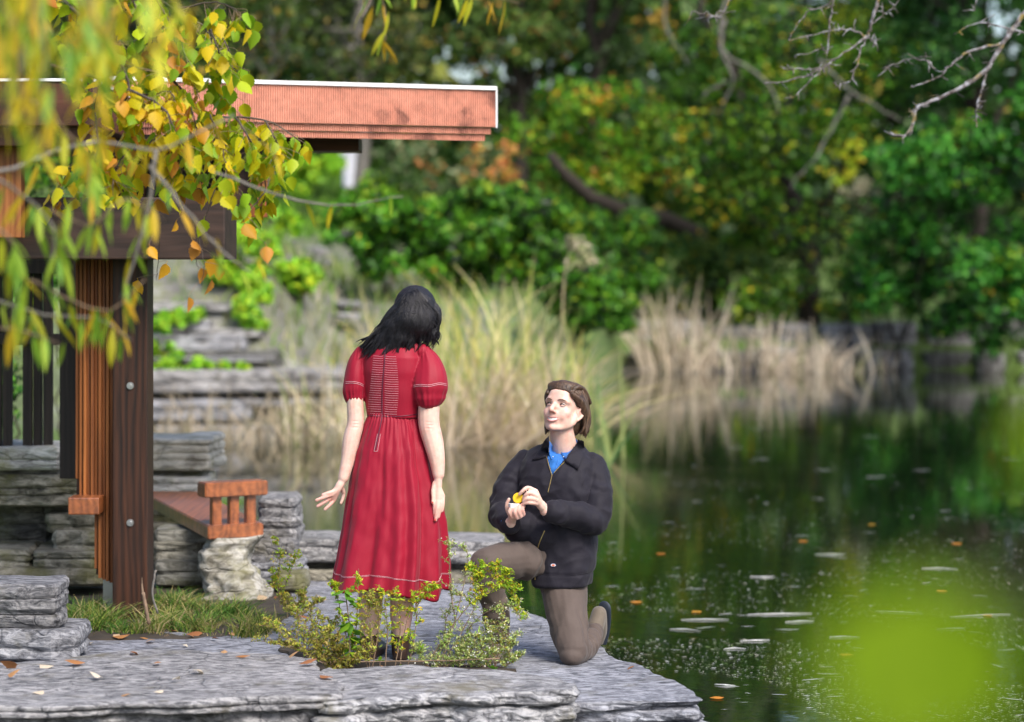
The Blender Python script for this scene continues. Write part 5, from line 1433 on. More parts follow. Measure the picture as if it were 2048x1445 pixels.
cloth('jacket', (.011, .0095, .017), .75, 900, .2, .15, .06, 12, .35)
cloth('trousers', (.088, .066, .057), .75, 700, .25, .08, .1, 14, .4)
cloth('shirt', (.03, .16, .50), .7, 700, .3, .25, .1, 30, .3)
cloth('suede', (.14, .115, .09), .8, 300, .3, .15, .2)
plain('dark_leather', (.045, .024, .017), .4, 0, .3)
plain('sole_rubber', (.02, .028, .045), .6, 0, .1)
plain('brass', (.62, .46, .18), .35, .9, .1)
plain('thread', (.62, .34, .38), .7, 0, .05)
plain('brow', (.16, .085, .06), .7, 0, .1)
plain('zip_dark', (.10, .01, .03), .5, .2, .1)
plain('eye_white', (.72, .68, .66), .25, 0, .02)
plain('iris', (.035, .03, .035), .2, 0, .1)
plain('teeth', (.82, .78, .74), .3, 0, .02)
plain('lip', (.50, .20, .19), .45, 0, .05)
plain('mouth_dark', (.05, .012, .012), .6, 0, .05)
plain('box_white', (.80, .78, .74), .5, 0, .04)
plain('box_yellow', (.85, .52, .01), .6, 0, .06, 40)
plain('gold', (.85, .6, .2), .2, 1.0, .05)
plain('patch_white', (.75, .72, .72), .7, 0, .05); plain('patch_orange', (.62, .13, .05), .7, 0, .05); plain('patch_blue', (.03, .05, .16), .7, 0, .05)
plain('nail_red', (.62, .09, .07), .3, 0, .05)
def hair_mat(name, dark, light, rough=.35):
    m, nt, b, o = newmat(name)
    n = noise(nt, coords(nt, (60, 60, 14)), 2.0, 4, .6, .5)
    nt.links.new(ramp(nt, n, [(0.35, dark), (0.7, light)]), b.inputs['Base Color'])
    b.inputs['Roughness'].default_value = rough
    b.inputs['Specular IOR Level'].default_value = .5
    nt.links.new(bump(nt, n, .5, .006), b.inputs['Normal'])
    return m
hair_mat('black_hair', (.0025, .002, .0038), (.0085, .007, .0125), .55)
hair_mat('brown_hair', (.026, .013, .008), (.13, .075, .045), .42)

# ------------------------------------------------------------------ people: clay modelling
class Clay:
    def __init__(s): s.V = []; s.F = []
    def add(s, v, f):
        o = len(s.V); s.V += [tuple(p) for p in v]; s.F += [tuple(i + o for i in q) for q in f]
    def ell(s, c, r, rot=None, seg=20):
        r = (r, r, r) if not hasattr(r, '__len__') else r
        V = []; Fc = []
        n = seg // 2
        M = rot if rot is not None else Matrix.Identity(3)
        for i in range(n + 1):
            t = math.pi * i / n
            for j in range(seg):
                a = 2 * math.pi * j / seg
                V.append(Vector(c) + M @ Vector((r[0] * math.sin(t) * math.cos(a), r[1] * math.sin(t) * math.sin(a), r[2] * math.cos(t))))
        for i in range(n):
            for j in range(seg):
                a, b = i * seg + j, i * seg + (j + 1) % seg
                Fc.append((a, a + seg, b + seg, b))
        s.add(V, Fc); return s
    def chain(s, pts, rads, k=14, sub=4, smooth_=True):
        """a limb: round-ended tapered tube through pts"""
        pts = [Vector(p) for p in pts]
        if not hasattr(rads, '__len__'): rads = [rads] * len(pts)
        if smooth_ and len(pts) > 2:
            q = spline([tuple(p) + (r,) for p, r in zip(pts, rads)], (len(pts) - 1) * sub + 1)
            pts = [Vector(x[:3]) for x in q]; rads = [max(.002, x[3]) for x in q]
        v, f = tube_data(pts, rads, k)
        s.add(v, f)
        s.ell(pts[0], rads[0] * .999, seg=14); s.ell(pts[-1], rads[-1] * .999, seg=14)
        return s
    def loft(s, rings, k=36, power=2.3):
        """rings: (cx, cy, z, rx, ry, yaw)"""
        V = []; Fc = []
        for cx, cy, z, rx, ry, yaw in rings:
            for j in range(k):
                a = 2 * math.pi * j / k
                ca, sa = math.cos(a), math.sin(a)
                q = 1 / (abs(ca) ** power + abs(sa) ** power) ** (1 / power)
                x, y = rx * ca * q, ry * sa * q
                V.append((cx + x * math.cos(yaw) - y * math.sin(yaw), cy + x * math.sin(yaw) + y * math.cos(yaw), z))
        m = len(rings)
        for i in range(m - 1):
            for j in range(k):
                a, b = i * k + j, i * k + (j + 1) % k
                Fc.append((a, b, b + k, a + k))
        Fc.append(tuple(range(k))[::-1]); Fc.append(tuple(range((m - 1) * k, m * k)))
        if rings[-1][2] < rings[0][2]: Fc = [f[::-1] for f in Fc]
        s.add(V, Fc); return s
    def fire(s, voxel=.005, smooth_it=3, keep=0.5):
        """fuse the pieces into one skin"""
        me = mesh('clay', s.V, s.F)
        o = bpy.data.objects.new('clay', me)
        COL.objects.link(o)
        md = o.modifiers.new('r', 'REMESH'); md.mode = 'VOXEL'; md.voxel_size = voxel; md.adaptivity = 0
        if smooth_it:
            sm = o.modifiers.new('s', 'SMOOTH'); sm.factor = keep; sm.iterations = smooth_it
        dg = bpy.context.evaluated_depsgraph_get()
        out = bpy.data.meshes.new_from_object(o.evaluated_get(dg))
        bpy.data.objects.remove(o); bpy.data.meshes.remove(me)
        return out
def getco(me):
    a = np.empty(len(me.vertices) * 3); me.vertices.foreach_get('co', a); return a.reshape(-1, 3)
def setco(me, a):
    me.vertices.foreach_set('co', np.asarray(a).ravel()); me.update()
def getno(me):
    a = np.empty(len(me.vertices) * 3); me.vertices.foreach_get('normal', a); return a.reshape(-1, 3)
def gauss(co, c, s):
    d = (co - np.array(c)) / np.array(s)
    return np.exp(-.5 * (d ** 2).sum(1))
def paint(me, base, spots):
    co = getco(me)
    c = np.tile(np.array(base, float), (len(co), 1))
    for ctr, s, col, amt in spots:
        w = (gauss(co, ctr, s) * amt)[:, None]
        c = c * (1 - w) + np.array(col) * w
    ca = me.color_attributes.new('Col', 'FLOAT_COLOR', 'POINT')
    c4 = np.ones((len(co), 4), np.float32); c4[:, :3] = c
    ca.data.foreach_set('color', c4.ravel())
def bvh(*mes):
    V = []; Fc = []
    for me in mes:
        o = len(V); V += [tuple(v.co) for v in me.vertices]; Fc += [tuple(i + o for i in p.vertices) for p in me.polygons]
    return BVHTree.FromPolygons(V, Fc)
CAM = Vector((0, 0, CAMZ))
def onto(bt, px, py, off=.004, Yd=10.7):
    """the point of a garment that faces the viewer at a pixel, lifted by off"""
    d = P(px, py, 10.0) - CAM
    h = bt.ray_cast(CAM, d.normalized())
    if h[0] is None: return P(px, py, Yd)
    return h[0] - d.normalized() * off
def patch(bt, poly, off=.006, th=.004, Yd=10.7, cuts=3):
    """a flap lying on a garment: outline in pixels"""
    bm = bmesh.new()
    vs = [bm.verts.new((p[0], p[1], 0)) for p in poly]
    f = bm.faces.new(vs)
    bmesh.ops.triangulate(bm, faces=[f])
    bmesh.ops.subdivide_edges(bm, edges=bm.edges[:], cuts=cuts, use_grid_fill=True)
    bmesh.ops.triangulate(bm, faces=bm.faces[:])
    for v in bm.verts: v.co = onto(bt, v.co.x, v.co.y, off, Yd)
    for _ in range(2): bmesh.ops.smooth_vert(bm, verts=bm.verts[:], factor=.4, use_axis_x=False, use_axis_y=True, use_axis_z=False)
    bmesh.ops.recalc_face_normals(bm, faces=bm.faces)
    r = bmesh.ops.extrude_face_region(bm, geom=bm.faces[:])
    for v in [g for g in r['geom'] if isinstance(g, bmesh.types.BMVert)]: v.co += Vector((0, th, 0))
    bmesh.ops.recalc_face_normals(bm, faces=bm.faces)
    return bm_mesh('flap', bm)
def strip(bt, pts, r, off=.002, n=None, Yd=10.7, k=5):
    """thin cord following a garment's surface along pixels"""
    n = n or max(6, int(sum(math.dist(pts[i], pts[i + 1]) for i in range(len(pts) - 1)) / 4))
    q = spline([(a, b_, 0) for a, b_ in pts], n) if len(pts) > 2 else [np.array([pts[0][0] + (pts[1][0] - pts[0][0]) * i / (n - 1), pts[0][1] + (pts[1][1] - pts[0][1]) * i / (n - 1), 0]) for i in range(n)]
    return ([onto(bt, p[0], p[1], off, Yd) for p in q], r)
def wrinkle(me, amp, scale, seed, aniso=(1, 1, 1), mask=None):
    co = getco(me); no = getno(me)
    d = np.array([(1 - 2 * abs(N3(p[0] * scale * aniso[0], p[1] * scale * aniso[1], p[2] * scale * aniso[2], seed))) * .6 + N3(p[0] * scale * 2.3, p[1] * scale * 2.3, p[2] * scale * 2.3, seed + 2) * .4 for p in co])
    if mask is not None: d = d * mask(co)
    setco(me, co + no * (d * amp)[:, None])
SKIN = (.72, .49, .415)
BLUSH = (.68, .27, .24)

# ------------------------------------------------------------------ the woman in the red dress
Yw = 10.74
def W(px, py, dy=0.0): return P(px, py, Yw + dy)
wbase = W(772, 1318); wbase.z = 0.0
woman = empty('person', wbase, 'standing person in red midi dress seen from behind, long wavy black hair', 'person')
yw = R(-20)      # she is turned a little towards him
# body: one skin
c = Clay()
hd = W(820, 632, .03)
c.ell(hd, (.075, .092, .105)); c.ell(hd + Vector((.03, .07, -.035)), (.055, .05, .075))
c.chain([W(812, 660, .02), W(800, 700, .02)], [.05, .055])
c.loft([(W(786, 0).x, Yw + .02, z, rx, ry, yw) for z, rx, ry in ((1.37, .05, .04), (1.34, .09, .055), (1.25, .10, .07), (1.08, .085, .065), (.95, .10, .08), (.80, .11, .08))])
c.chain([W(728, 722, .03), W(712, 770, .02), W(710, 800, .01), W(711, 846, 0), W(703, 880, -.01), W(696, 920, -.02), W(687, 956, -.035)], [.022, .026, .037, .0375, .039, .032, .0245])
c.chain([W(842, 722, 0), W(856, 770, -.03), W(858, 802, -.045), W(858, 848, -.05), W(867, 885, -.06), W(874, 920, -.07), W(877, 950, -.08)], [.025, .035, .047, .048, .045, .036, .0265])
for s_, x0, x1 in ((0, 742, 738), (1, 804, 801)):
    c.chain([W(x0 - 8, 1020, 0), W(x0, 1130, 0), W(x0, 1190, 0), W((x0 + x1) / 2, 1235, 0), W(x1, 1275, .01), W(x1, 1300, .01)], [.085, .062, .055, .050, .036, .034])
# left hand, fingers spread behind her
def hand(c, wrist, palm, knuckles, fingers, thumb, rp=.019, rf=.0085):
    for kn in knuckles: c.chain([wrist, palm, kn], [rp * .95, rp * .92, rf * 1.25], 10)
    for f in fingers: c.chain(f, [rf * 1.1, rf, rf * .92, rf * .78][:len(f)], 10)
    c.chain(thumb, [rp * .8, rf * 1.15, rf * .95, rf * .8][:len(thumb)], 10)
dz = -.035
hand(c, W(686, 960, dz), W(676, 977, dz - .01), [W(667, 984, dz - .02), W(664, 990, dz - .02), W(663, 996, dz - .01), W(668, 1000, dz)],
     [[W(668, 983, dz - .02), W(658, 986, dz - .03), W(646, 990, dz - .035)], [W(664, 989, dz - .02), W(648, 995, dz - .035), W(633, 1001, dz - .04)],
      [W(662, 996, dz - .01), W(648, 1005, dz - .02), W(635, 1013, dz - .025)], [W(668, 1001, dz), W(659, 1011, dz - .01), W(650, 1019, dz - .015)]],
     [W(680, 972, dz), W(687, 986, dz + .02), W(686, 996, dz + .02), W(682, 1007, dz + .015)])
dz = -.085
hand(c, W(877, 955, dz), W(876, 975, dz), [W(871, 994, dz - .005), W(876, 996, dz - .01), W(881, 996, dz - .005), W(886, 993, dz)],
     [[W(871, 995, dz - .005), W(869, 1012, dz - .012), W(869, 1031, dz - .01)], [W(876, 997, dz - .01), W(874, 1018, dz - .018), W(871, 1041, dz - .016)],
      [W(881, 997, dz - .005), W(880, 1016, dz - .012), W(877, 1034, dz - .01)], [W(886, 994, dz), W(886, 1008, dz - .005), W(884, 1022, dz - .005)]],
     [W(871, 968, dz), W(866, 982, dz - .012), W(866, 995, dz - .016), W(865, 1006, dz - .018)])
me = c.fire(.0036, 3, .5)
co = getco(me); no = getno(me)
for ex_, ez_, dy_ in ((711, 843, -.03), (712, 849, -.03), (710, 855, -.03), (858, 845, -.09), (860, 851, -.09), (857, 857, -.09)):      # elbow creases
    q = W(ex_, ez_, dy_)
    w_ = gauss(co, q, (.010, .03, .0026)) * (no[:, 1] < -.4)
    co = co - no * (w_ * .0024)[:, None]
setco(me, co)
paint(me, SKIN, [(W(640, 1005, -.06), (.06, .05, .045), BLUSH, .5), (W(711, 848), (.03, .05, .02), BLUSH, .22), (W(858, 850, -.09), (.03, .05, .02), BLUSH, .22), (W(872, 1035, -.1), (.03, .04, .03), BLUSH, .35)])
link('body', me, 'skin', woman, smooth=True)
# nails
for p in (W(869.5, 1030, -.102), W(870.5, 1040.5, -.108), W(865, 1005, -.106)):
    c = Clay(); c.ell(p, (.005, .004, .007), seg=8)
    link('nail', mesh('nail', c.V, c.F), 'nail_red', woman, smooth=True)
# bodice with puff sleeves
c = Clay()
cx = lambda px: W(px, 0).x
c.loft([(cx(786), Yw + .02, W(0, py).z, hw / 450, dp, yw) for py, hw, dp in ((836, 53, .088), (815, 56, .092), (780, 59, .100), (745, 62, .104), (715, 62, .098), (698, 50, .08), (688, 34, .06))])
c.chain([W(728, 706, .03), W(752, 692, .03)], [.03, .035]); c.chain([W(846, 706, -.02), W(820, 692, 0)], [.035, .038])
# sleeves
c.chain([W(722, 704, .03), W(713, 725, .03), W(709, 752, .025), W(708, 778, .02), W(709, 792, .015)], [.028, .040, .050, .053, .046])
c.chain([W(846, 703, -.01), W(856, 722, -.02), W(859, 748, -.035), W(859, 775, -.045), W(859, 790, -.05)], [.034, .054, .072, .081, .072])
me = c.fire(.005, 4)
co = getco(me); no = getno(me)
# gathers at cuffs and at shoulder heads
for (px, py, s_, dy) in ((709, 795, .05, .015), (859, 796, .08, -.05), (846, 703, .05, -.01), (722, 704, .04, .03)):
    q = W(px, py, dy)
    w_ = gauss(co, q, (s_ * 1.1, s_ * 1.1, .026))
    ang = np.arctan2(co[:, 1] - q.y, co[:, 0] - q.x)
    co = co + no * (w_ * .0035 * np.sin(ang * 15 + np.sin(ang * 4) * 1.5))[:, None]
# soft diagonal folds on the sleeves
fold = np.array([N3(p[0] * 16, p[1] * 16, p[2] * 6, 3) for p in co])
side = np.clip((np.abs(co[:, 0] - cx(786)) - .10) / .04, 0, 1)
co = co + no * (fold * .009 * side + (1 - side) * .0025 * np.array([N3(p[0] * 10, p[1] * 10, p[2] * 14, 5) for p in co]))[:, None]
setco(me, co)
# open the cuffs underneath
bod = me
dress = link('dress', me, 'red_dress', woman, smooth=True)
bod_b = me.copy(); setco(bod_b, getco(bod_b) + np.array(wloc(woman)))
# skirt
tab = [(826, 733, 836), (840, 730, 842), (860, 722, 849), (900, 707, 862), (950, 697, 873), (1000, 688, 884), (1050, 681, 890), (1100, 672, 894), (1150, 662, 895), (1178, 657, 896)]
K = 220; Mz = 90
pys = np.linspace(826, 1180, Mz)
Lx = np.interp(pys, [t[0] for t in tab], [t[1] for t in tab]); Rx = np.interp(pys, [t[0] for t in tab], [t[2] for t in tab])
V = []; 
def ridge(a, c0, w):
    d = (a - c0 + math.pi) % (2 * math.pi) - math.pi
    return math.exp(-(d / w) ** 2)
for i in range(Mz):
    t = i / (Mz - 1)
    rx = (Rx[i] - Lx[i]) / 2 / 450.3; cxp = (Lx[i] + Rx[i]) / 2
    ry = rx * (.80 + .08 * t)
    cz = W(0, pys[i]).z
    x0 = W(cxp, 0).x
    for j in range(K):
        a = 2 * math.pi * j / K
        # angle -pi/2 faces the viewer
        f = (t ** .6) * (.012 * math.sin(5 * a + .6) + .011 * math.sin(9 * a + 2.0 + .8 * t) + .006 * math.sin(14 * a + 1.0)) * (.4 + .6 * t)
        f += t * (.046 * ridge(a, -1.08 - .08 * t, .09) - .060 * ridge(a, -.82 - .05 * t, .11) + .03 * ridge(a, -.55, .12) - .020 * ridge(a, -1.78 - .03 * t, .07) * math.sin(min(1, t * 1.6) * math.pi) + .012 * ridge(a, -2.45, .2) - .012 * ridge(a, -2.05, .2))
        f += (1 - t) * math.exp(-t * 9) * .004 * math.sin(46 * a)
        f += .0035 * N3(math.cos(a) * 3, math.sin(a) * 3, t * 7, 9) + .020 * t ** .7 * N3(math.cos(a) * 5.5, math.sin(a) * 5.5, t * .9, 14) + .004 * N3(math.cos(a) * 9 + t * 5, math.sin(a) * 9, t * 12, 15)
        if t < .03: f -= .004
        ca, sa = math.cos(a), math.sin(a)
        hem = -.045 * t ** 5 * (ridge(a, -.62, .22)) - .012 * t ** 5 * math.sin(5 * a + .6) + .02 * t ** 5 * ridge(a, -2.2, .5)
        V.append((x0 + (rx * .97 + f) * ca, Yw + .02 + (ry + f) * sa, cz + hem))
Fc = [(i * K + j, (i + 1) * K + j, (i + 1) * K + (j + 1) % K, i * K + (j + 1) % K) for i in range(Mz - 1) for j in range(K)]
# turned-in hem so that the cloth has thickness
o_ = len(V)
for j in range(K):
    p = V[(Mz - 1) * K + j]; x0 = W((Lx[-1] + Rx[-1]) / 2, 0).x
    V.append((x0 + (p[0] - x0) * .975, Yw + .02 + (p[1] - Yw - .02) * .975, p[2] + .003))
for j in range(K):
    p = V[(Mz - 14) * K + j]; x0 = W((Lx[-1] + Rx[-1]) / 2, 0).x
    V.append((x0 + (p[0] - x0) * .93, Yw + .02 + (p[1] - Yw - .02) * .93, p[2]))
Fc += [((Mz - 1) * K + j, o_ + j, o_ + (j + 1) % K, (Mz - 1) * K + (j + 1) % K) for j in range(K)]
Fc += [(o_ + j, o_ + K + j, o_ + K + (j + 1) % K, o_ + (j + 1) % K) for j in range(K)]
me = mesh('skirt', V, [f[::-1] for f in Fc])
skirt_b = me.copy()
SKV = V
link('skirt', me, 'red_dress', dress, smooth=True)
# waist seam, stitching, smocked panel and zip
bt = bvh(bod_b, skirt_b)
lines = []
for row in (-4.0, 1.5):                       # double hem stitching, following the folds
    i = int((1150 + row - 826) / (1180 - 826) * (Mz - 1))
    ring = []
    for j in range(K):
        a = 2 * math.pi * j / K
        p = Vector(SKV[i * K + j]); t = i / (Mz - 1)
        ring.append(p + Vector((math.cos(a), math.sin(a), 0)) * .0015 + Vector((0, 0, row / 450)))
    lines.append((ring + [ring[0]], .0008))
for dy in (-1.6, 1.6):
    lines.append(strip(bt, [(691, 766 + dy), (705, 765 + dy), (720, 768 + dy), (727, 772 + dy)], .0011, .001))
    lines.append(strip(bt, [(827, 773 + dy), (840, 771 + dy), (858, 772 + dy), (878, 768 + dy), (893, 770 + dy)], .0011, .001))
tag(link('stitching', tubes('stitching', lines, 5), 'thread', dress), kind='stuff')
lines = []
for i in range(27):
    y = 712 + i * 4.6
    t = i / 26
    lines.append(strip(bt, [(747 - 13 * t, y), (762 - 2 * t, y + 1.2), (766, y + .5)], .0007, .0009, 9))
    lines.append(strip(bt, [(769, y + .5), (780, y + 1.8), (792 + 5 * math.sin(t * 3), y + 2.0)], .0007, .0009, 9))
tag(link('smocking_stitch', tubes('smocking', lines, 4), 'thread', dress), kind='stuff')
zl = strip(bt, [(771, 690), (769, 725), (766, 760), (764, 800), (764, 832), (758, 865), (751, 900)], .0032, .0005, 44)
link('zip', tubes('zip', [zl], 6), 'zip_dark', dress)
lines = [strip(bt, [(748, 903), (755, 903)], .0009, .001, 6), strip(bt, [(761, 868), (755, 903)], .0009, .001, 10), strip(bt, [(755, 868), (748, 903)], .0009, .001, 10)]
tag(link('stitching', tubes('zip_box', lines, 4), 'thread', dress), kind='stuff')
lines = [strip(bt, [(734, 831), (765, 833), (800, 833), (834, 829)], .0022, -.0005, 30)]
link('waist_seam', tubes('waist_seam', lines, 5), 'zip_dark', dress)
# boots
for x_ in (738, 801):
    c = Clay()
    p = W(x_, 1318); q = Vector((p.x, Yw, 0))
    c.chain([q + Vector((0, .015, .115)), q + Vector((0, .012, .06)), q + Vector((0, .01, .03))], [.044, .042, .040])
    c.chain([q + Vector((0, 0, .034)), q + Vector((.03, .10, .034)), q + Vector((.05, .17, .026))], [.036, .038, .026])
    c.loft([(q.x + .0, q.y + .005, z, .036, .04, 0) for z in (.0, .03)], 16)
    me = c.fire(.005, 3)
    co = getco(me); co[:, 2] = np.maximum(co[:, 2], 0.0); setco(me, co)
    link('boot', me, 'dark_leather', woman, smooth=True)
# hair: mass, then locks
c = Clay()
c.ell(W(830, 616, .03), (.096, .105, .102)); c.ell(W(828, 640, .0), (.100, .095, .085)); c.ell(W(848, 648, .05), (.062, .08, .08))
c.ell(W(800, 656, .0), (.075, .07, .06)); c.ell(W(775, 674, .0), (.05, .05, .035)); c.ell(W(805, 676, -.02), (.075, .055, .035))
rs = random.Random(4)
hb0 = bvh(mesh('tmp', c.V, c.F))
for i in range(120):     # wavy locks combed from the crown over the mass, uneven at the ends
    u = (i + rs.random()) / 120
    a = (828 + rs.uniform(-5, 5) + 6 * (u - .5), 577 + rs.uniform(0, 8))
    ex = 718 + 156 * u + rs.uniform(-7, 7)
    ey = (704 if u < .74 else 688) + rs.uniform(-22, 13)
    md = (784 + 92 * u + rs.uniform(-4, 4), 620 + 14 * (1 - abs(2 * u - 1)) + rs.uniform(-6, 6))
    m2 = (752 + 122 * u + rs.uniform(-4, 4), 662 + rs.uniform(-6, 6))
    q = spline([(*a, 0), (*md, 0), (*m2, 0), (ex, ey, 0)], 18)
    ph = rs.uniform(0, 6.28); am = rs.uniform(2.0, 5.5); fr = rs.uniform(.55, .85)
    pts = []
    for k_ in range(18):
        px = q[k_][0] + am * math.sin(ph + k_ * fr) * min(1, max(0, k_ - 4) / 7); py = q[k_][1]
        w3 = onto(hb0, px, py, -.003 + .006 * math.cos(ph + k_ * fr) * min(1, k_ / 9), -1)
        if w3.y < 0 or (pts and abs(w3.y - pts[-1].y) > .035): w3 = P(px, py, (pts[-1].y + .002) if pts else Yw - .05)
        pts.append(w3)
    r0 = rs.uniform(.0075, .0125)
    c.chain(pts, [r0 * (.55 + .45 * min(1, k_ / 5)) * (1 - .75 * (k_ / 17) ** 2.2) for k_ in range(18)], 8, 1, False)
me = c.fire(.0032, 1, .35)
hair = link('hair', me, 'black_hair', woman, smooth=True)
hb = me.copy(); setco(hb, getco(hb) + np.array(wloc(woman)))
hbt = bvh(hb)
lines = []
for i in range(520):     # fine strands lying on the mass, loose at the tips
    u = rs.random()
    a = np.array([822 + rs.uniform(-12, 14), 578 + rs.uniform(0, 50)]); 
    e = np.array([716 + 152 * u + rs.uniform(-6, 6), (710 if u < .72 else 690) + rs.uniform(-26, 12)])
    mid = np.array([(772 + 104 * u), 640 + rs.uniform(-10, 10)])
    ph = rs.uniform(0, 6) if i % 6 == 0 else ph + rs.uniform(-.4, .4); am = rs.uniform(2.5, 6)
    q = spline([(*a, 0), (*mid, 0), (*e, 0)], 16)
    pts = []
    st = rs.randrange(0, 7)
    for k_ in range(st, 16):
        px = q[k_][0] + am * 1.0 * math.sin(ph + k_ * .75) * min(1, k_ / 9); py = q[k_][1]
        w3 = onto(hbt, px, py, .0012, -1)
        if w3.y < 0:
            if len(pts) < 2: continue
            w3 = P(px, py, pts[-1].y)
        elif pts and abs(w3.y - pts[-1].y) > .03: w3 = P(px, py, pts[-1].y + .006)
        pts.append(w3)
    if len(pts) > 5: lines.append((pts, [.0015] * (len(pts) - 2) + [.0011, .0004]))
tag(link('strands', tubes('strands', lines, 4), 'black_hair', hair, smooth=True), kind='stuff')

# ------------------------------------------------------------------ the kneeling man
Ym = 10.85
def M_(px, py, Y=Ym): return P(px, py, Y)
mbase = M_(1120, 1320, 10.75); mbase.z = 0.0
man = empty('person', mbase, 'kneeling person in black jacket and brown trousers, smiling up and holding a ring box', 'person')
# head frame
HO = M_(1126.5, 821, 10.83)
HR = (Matrix.Rotation(R(-31), 3, 'Z') @ Matrix.Rotation(R(3), 3, 'Y') @ Matrix.Rotation(R(-15), 3, 'X'))
def H(x, y, z):
    if z < -.02: z = -.02 + (z + .02) * .87
    if z > .10: z = .10 + (z - .10) * .55
    return HO + HR @ Vector((x * (1.06 if y < 0 else 1.0), y, z))
c = Clay()
def hell(x, y, z, r): c.ell(H(x, y, z), r, HR)
hell(0, .012, .040, (.074, .093, .080)); hell(0, -.02, .02, (.066, .074, .075)); hell(0, -.030, -.035, (.062, .058, .066))
hell(0, -.050, .052, (.058, .040, .046))
for s_ in (-1, 1):
    c.chain([H(s_ * .056, .005, -.030), H(s_ * .050, -.010, -.066), H(s_ * .030, -.050, -.096), H(0, -.072, -.106)], [.022, .020, .017, .017], 12); hell(s_ * .036, -.035, -.058, (.026, .034, .036))
    hell(s_ * .040, -.052, -.022, (.026, .026, .024)); hell(s_ * .033, -.064, -.040, (.022, .019, .022))
    c.chain([H(s_ * .012, -.083, .030), H(s_ * .034, -.080, .034), H(s_ * .054, -.062, .026)], [.010, .0105, .011], 10)
    hell(s_ * .0115, -.094, -.027, (.0085, .010, .0075))
    c.chain([H(s_ * .074, .002, -.006), H(s_ * .081, .010, .014), H(s_ * .086, .026, .012), H(s_ * .087, .032, -.006), H(s_ * .082, .022, -.026), H(s_ * .076, .008, -.040)], [.006, .0055, .0055, .0055, .006, .008], 8); hell(s_ * .075, .016, -.008, (.006, .018, .026))
hell(0, -.078, -.104, (.017, .015, .014)); hell(0, -.070, -.06, (.034, .024, .03))
c.chain([H(0, -.083, .022), H(0, -.094, .004), H(0, -.106, -.018)], [.010, .0095, .0115], 12); hell(0, -.107, -.021, (.0115, .010, .010))
nk = M_(1130, 905, 10.86)
c.chain([H(0, .012, -.05), H(0, .010, -.09), nk], [.056, .054, .062], 18)
c.loft([(M_(1120, 0).x, Ym + .03, M_(0, py).z, hw / 446, dp, R(-20)) for py, hw, dp in ((912, 36, .05), (950, 52, .08), (1050, 54, .08), (1110, 50, .08))])
# forearms and hands
Rw = M_(1021, 1046, 10.66); Rp = M_(1029, 1028, 10.60)
c.chain([M_(1004, 1022, 10.84), Rw], [.038, .029])
hand(c, Rw, Rp, [M_(1038, 1034, 10.565), M_(1042, 1031, 10.57), M_(1046, 1028, 10.575), M_(1024, 1034, 10.565)],
     [[M_(1024, 1035, 10.565), M_(1019, 1025, 10.55), M_(1024, 1015, 10.552), M_(1030, 1019, 10.557)], [M_(1034, 1036, 10.56), M_(1029, 1025, 10.545), M_(1034, 1015, 10.55), M_(1038, 1019, 10.555)],
      [M_(1041, 1033, 10.56), M_(1037, 1023, 10.545), M_(1040, 1012, 10.55), M_(1043, 1016, 10.556)], [M_(1047, 1029, 10.565), M_(1045, 1020, 10.55), M_(1046, 1011, 10.553), M_(1048, 1014, 10.56)]],
     [M_(1023, 1030, 10.61), M_(1015, 1019, 10.60), M_(1014, 1008, 10.595), M_(1018, 999, 10.59)], .021, .0092)
Lw = M_(1092, 1021, 10.60); Lp = M_(1079, 1007, 10.575)
c.chain([M_(1188, 1040, 10.72), Lw], [.04, .029])
hand(c, Lw, Lp, [M_(1072, 984, 10.555), M_(1073, 992, 10.55), M_(1073, 1000, 10.55), M_(1072, 1007, 10.555)],
     [[M_(1072, 983, 10.555), M_(1056, 976, 10.545), M_(1046, 982, 10.54), M_(1039, 989, 10.545)], [M_(1073, 991, 10.55), M_(1059, 986, 10.535), M_(1052, 990, 10.535), M_(1047, 996, 10.545)],
      [M_(1073, 999, 10.55), M_(1058, 997, 10.535), M_(1052, 999, 10.535), M_(1047, 1003, 10.54)], [M_(1072, 1007, 10.555), M_(1060, 1006, 10.54), M_(1053, 1006, 10.54), M_(1045, 1009, 10.545)]],
     [M_(1078, 1008, 10.60), M_(1062, 1000, 10.605), M_(1052, 998, 10.60), M_(1043, 1000, 10.585)], .0215, .0094)
me = c.fire(.0034, 2, .5)
co = getco(me)
def push(cl, s_, d):
    global co
    w_ = gauss((co - np.array(HO)) @ np.array(HR), cl, s_)
    co = co + np.outer(w_, np.array(HR @ Vector(d)))
for s_ in (-1, 1):
    push((s_ * .031, -.080, .012), (.014, .02, .0085), (0, .011, 0))
    push((s_ * .0065, -.098, -.034), (.004, .008, .004), (0, .004, .004))
    
push((0, -.088, -.0580), (.026, .02, .0060), (0, .009, 0))
push((0, -.086, -.076), (.02, .02, .005), (0, .004, 0))
push((0, -.088, .026), (.008, .01, .007), (0, .004, 0))
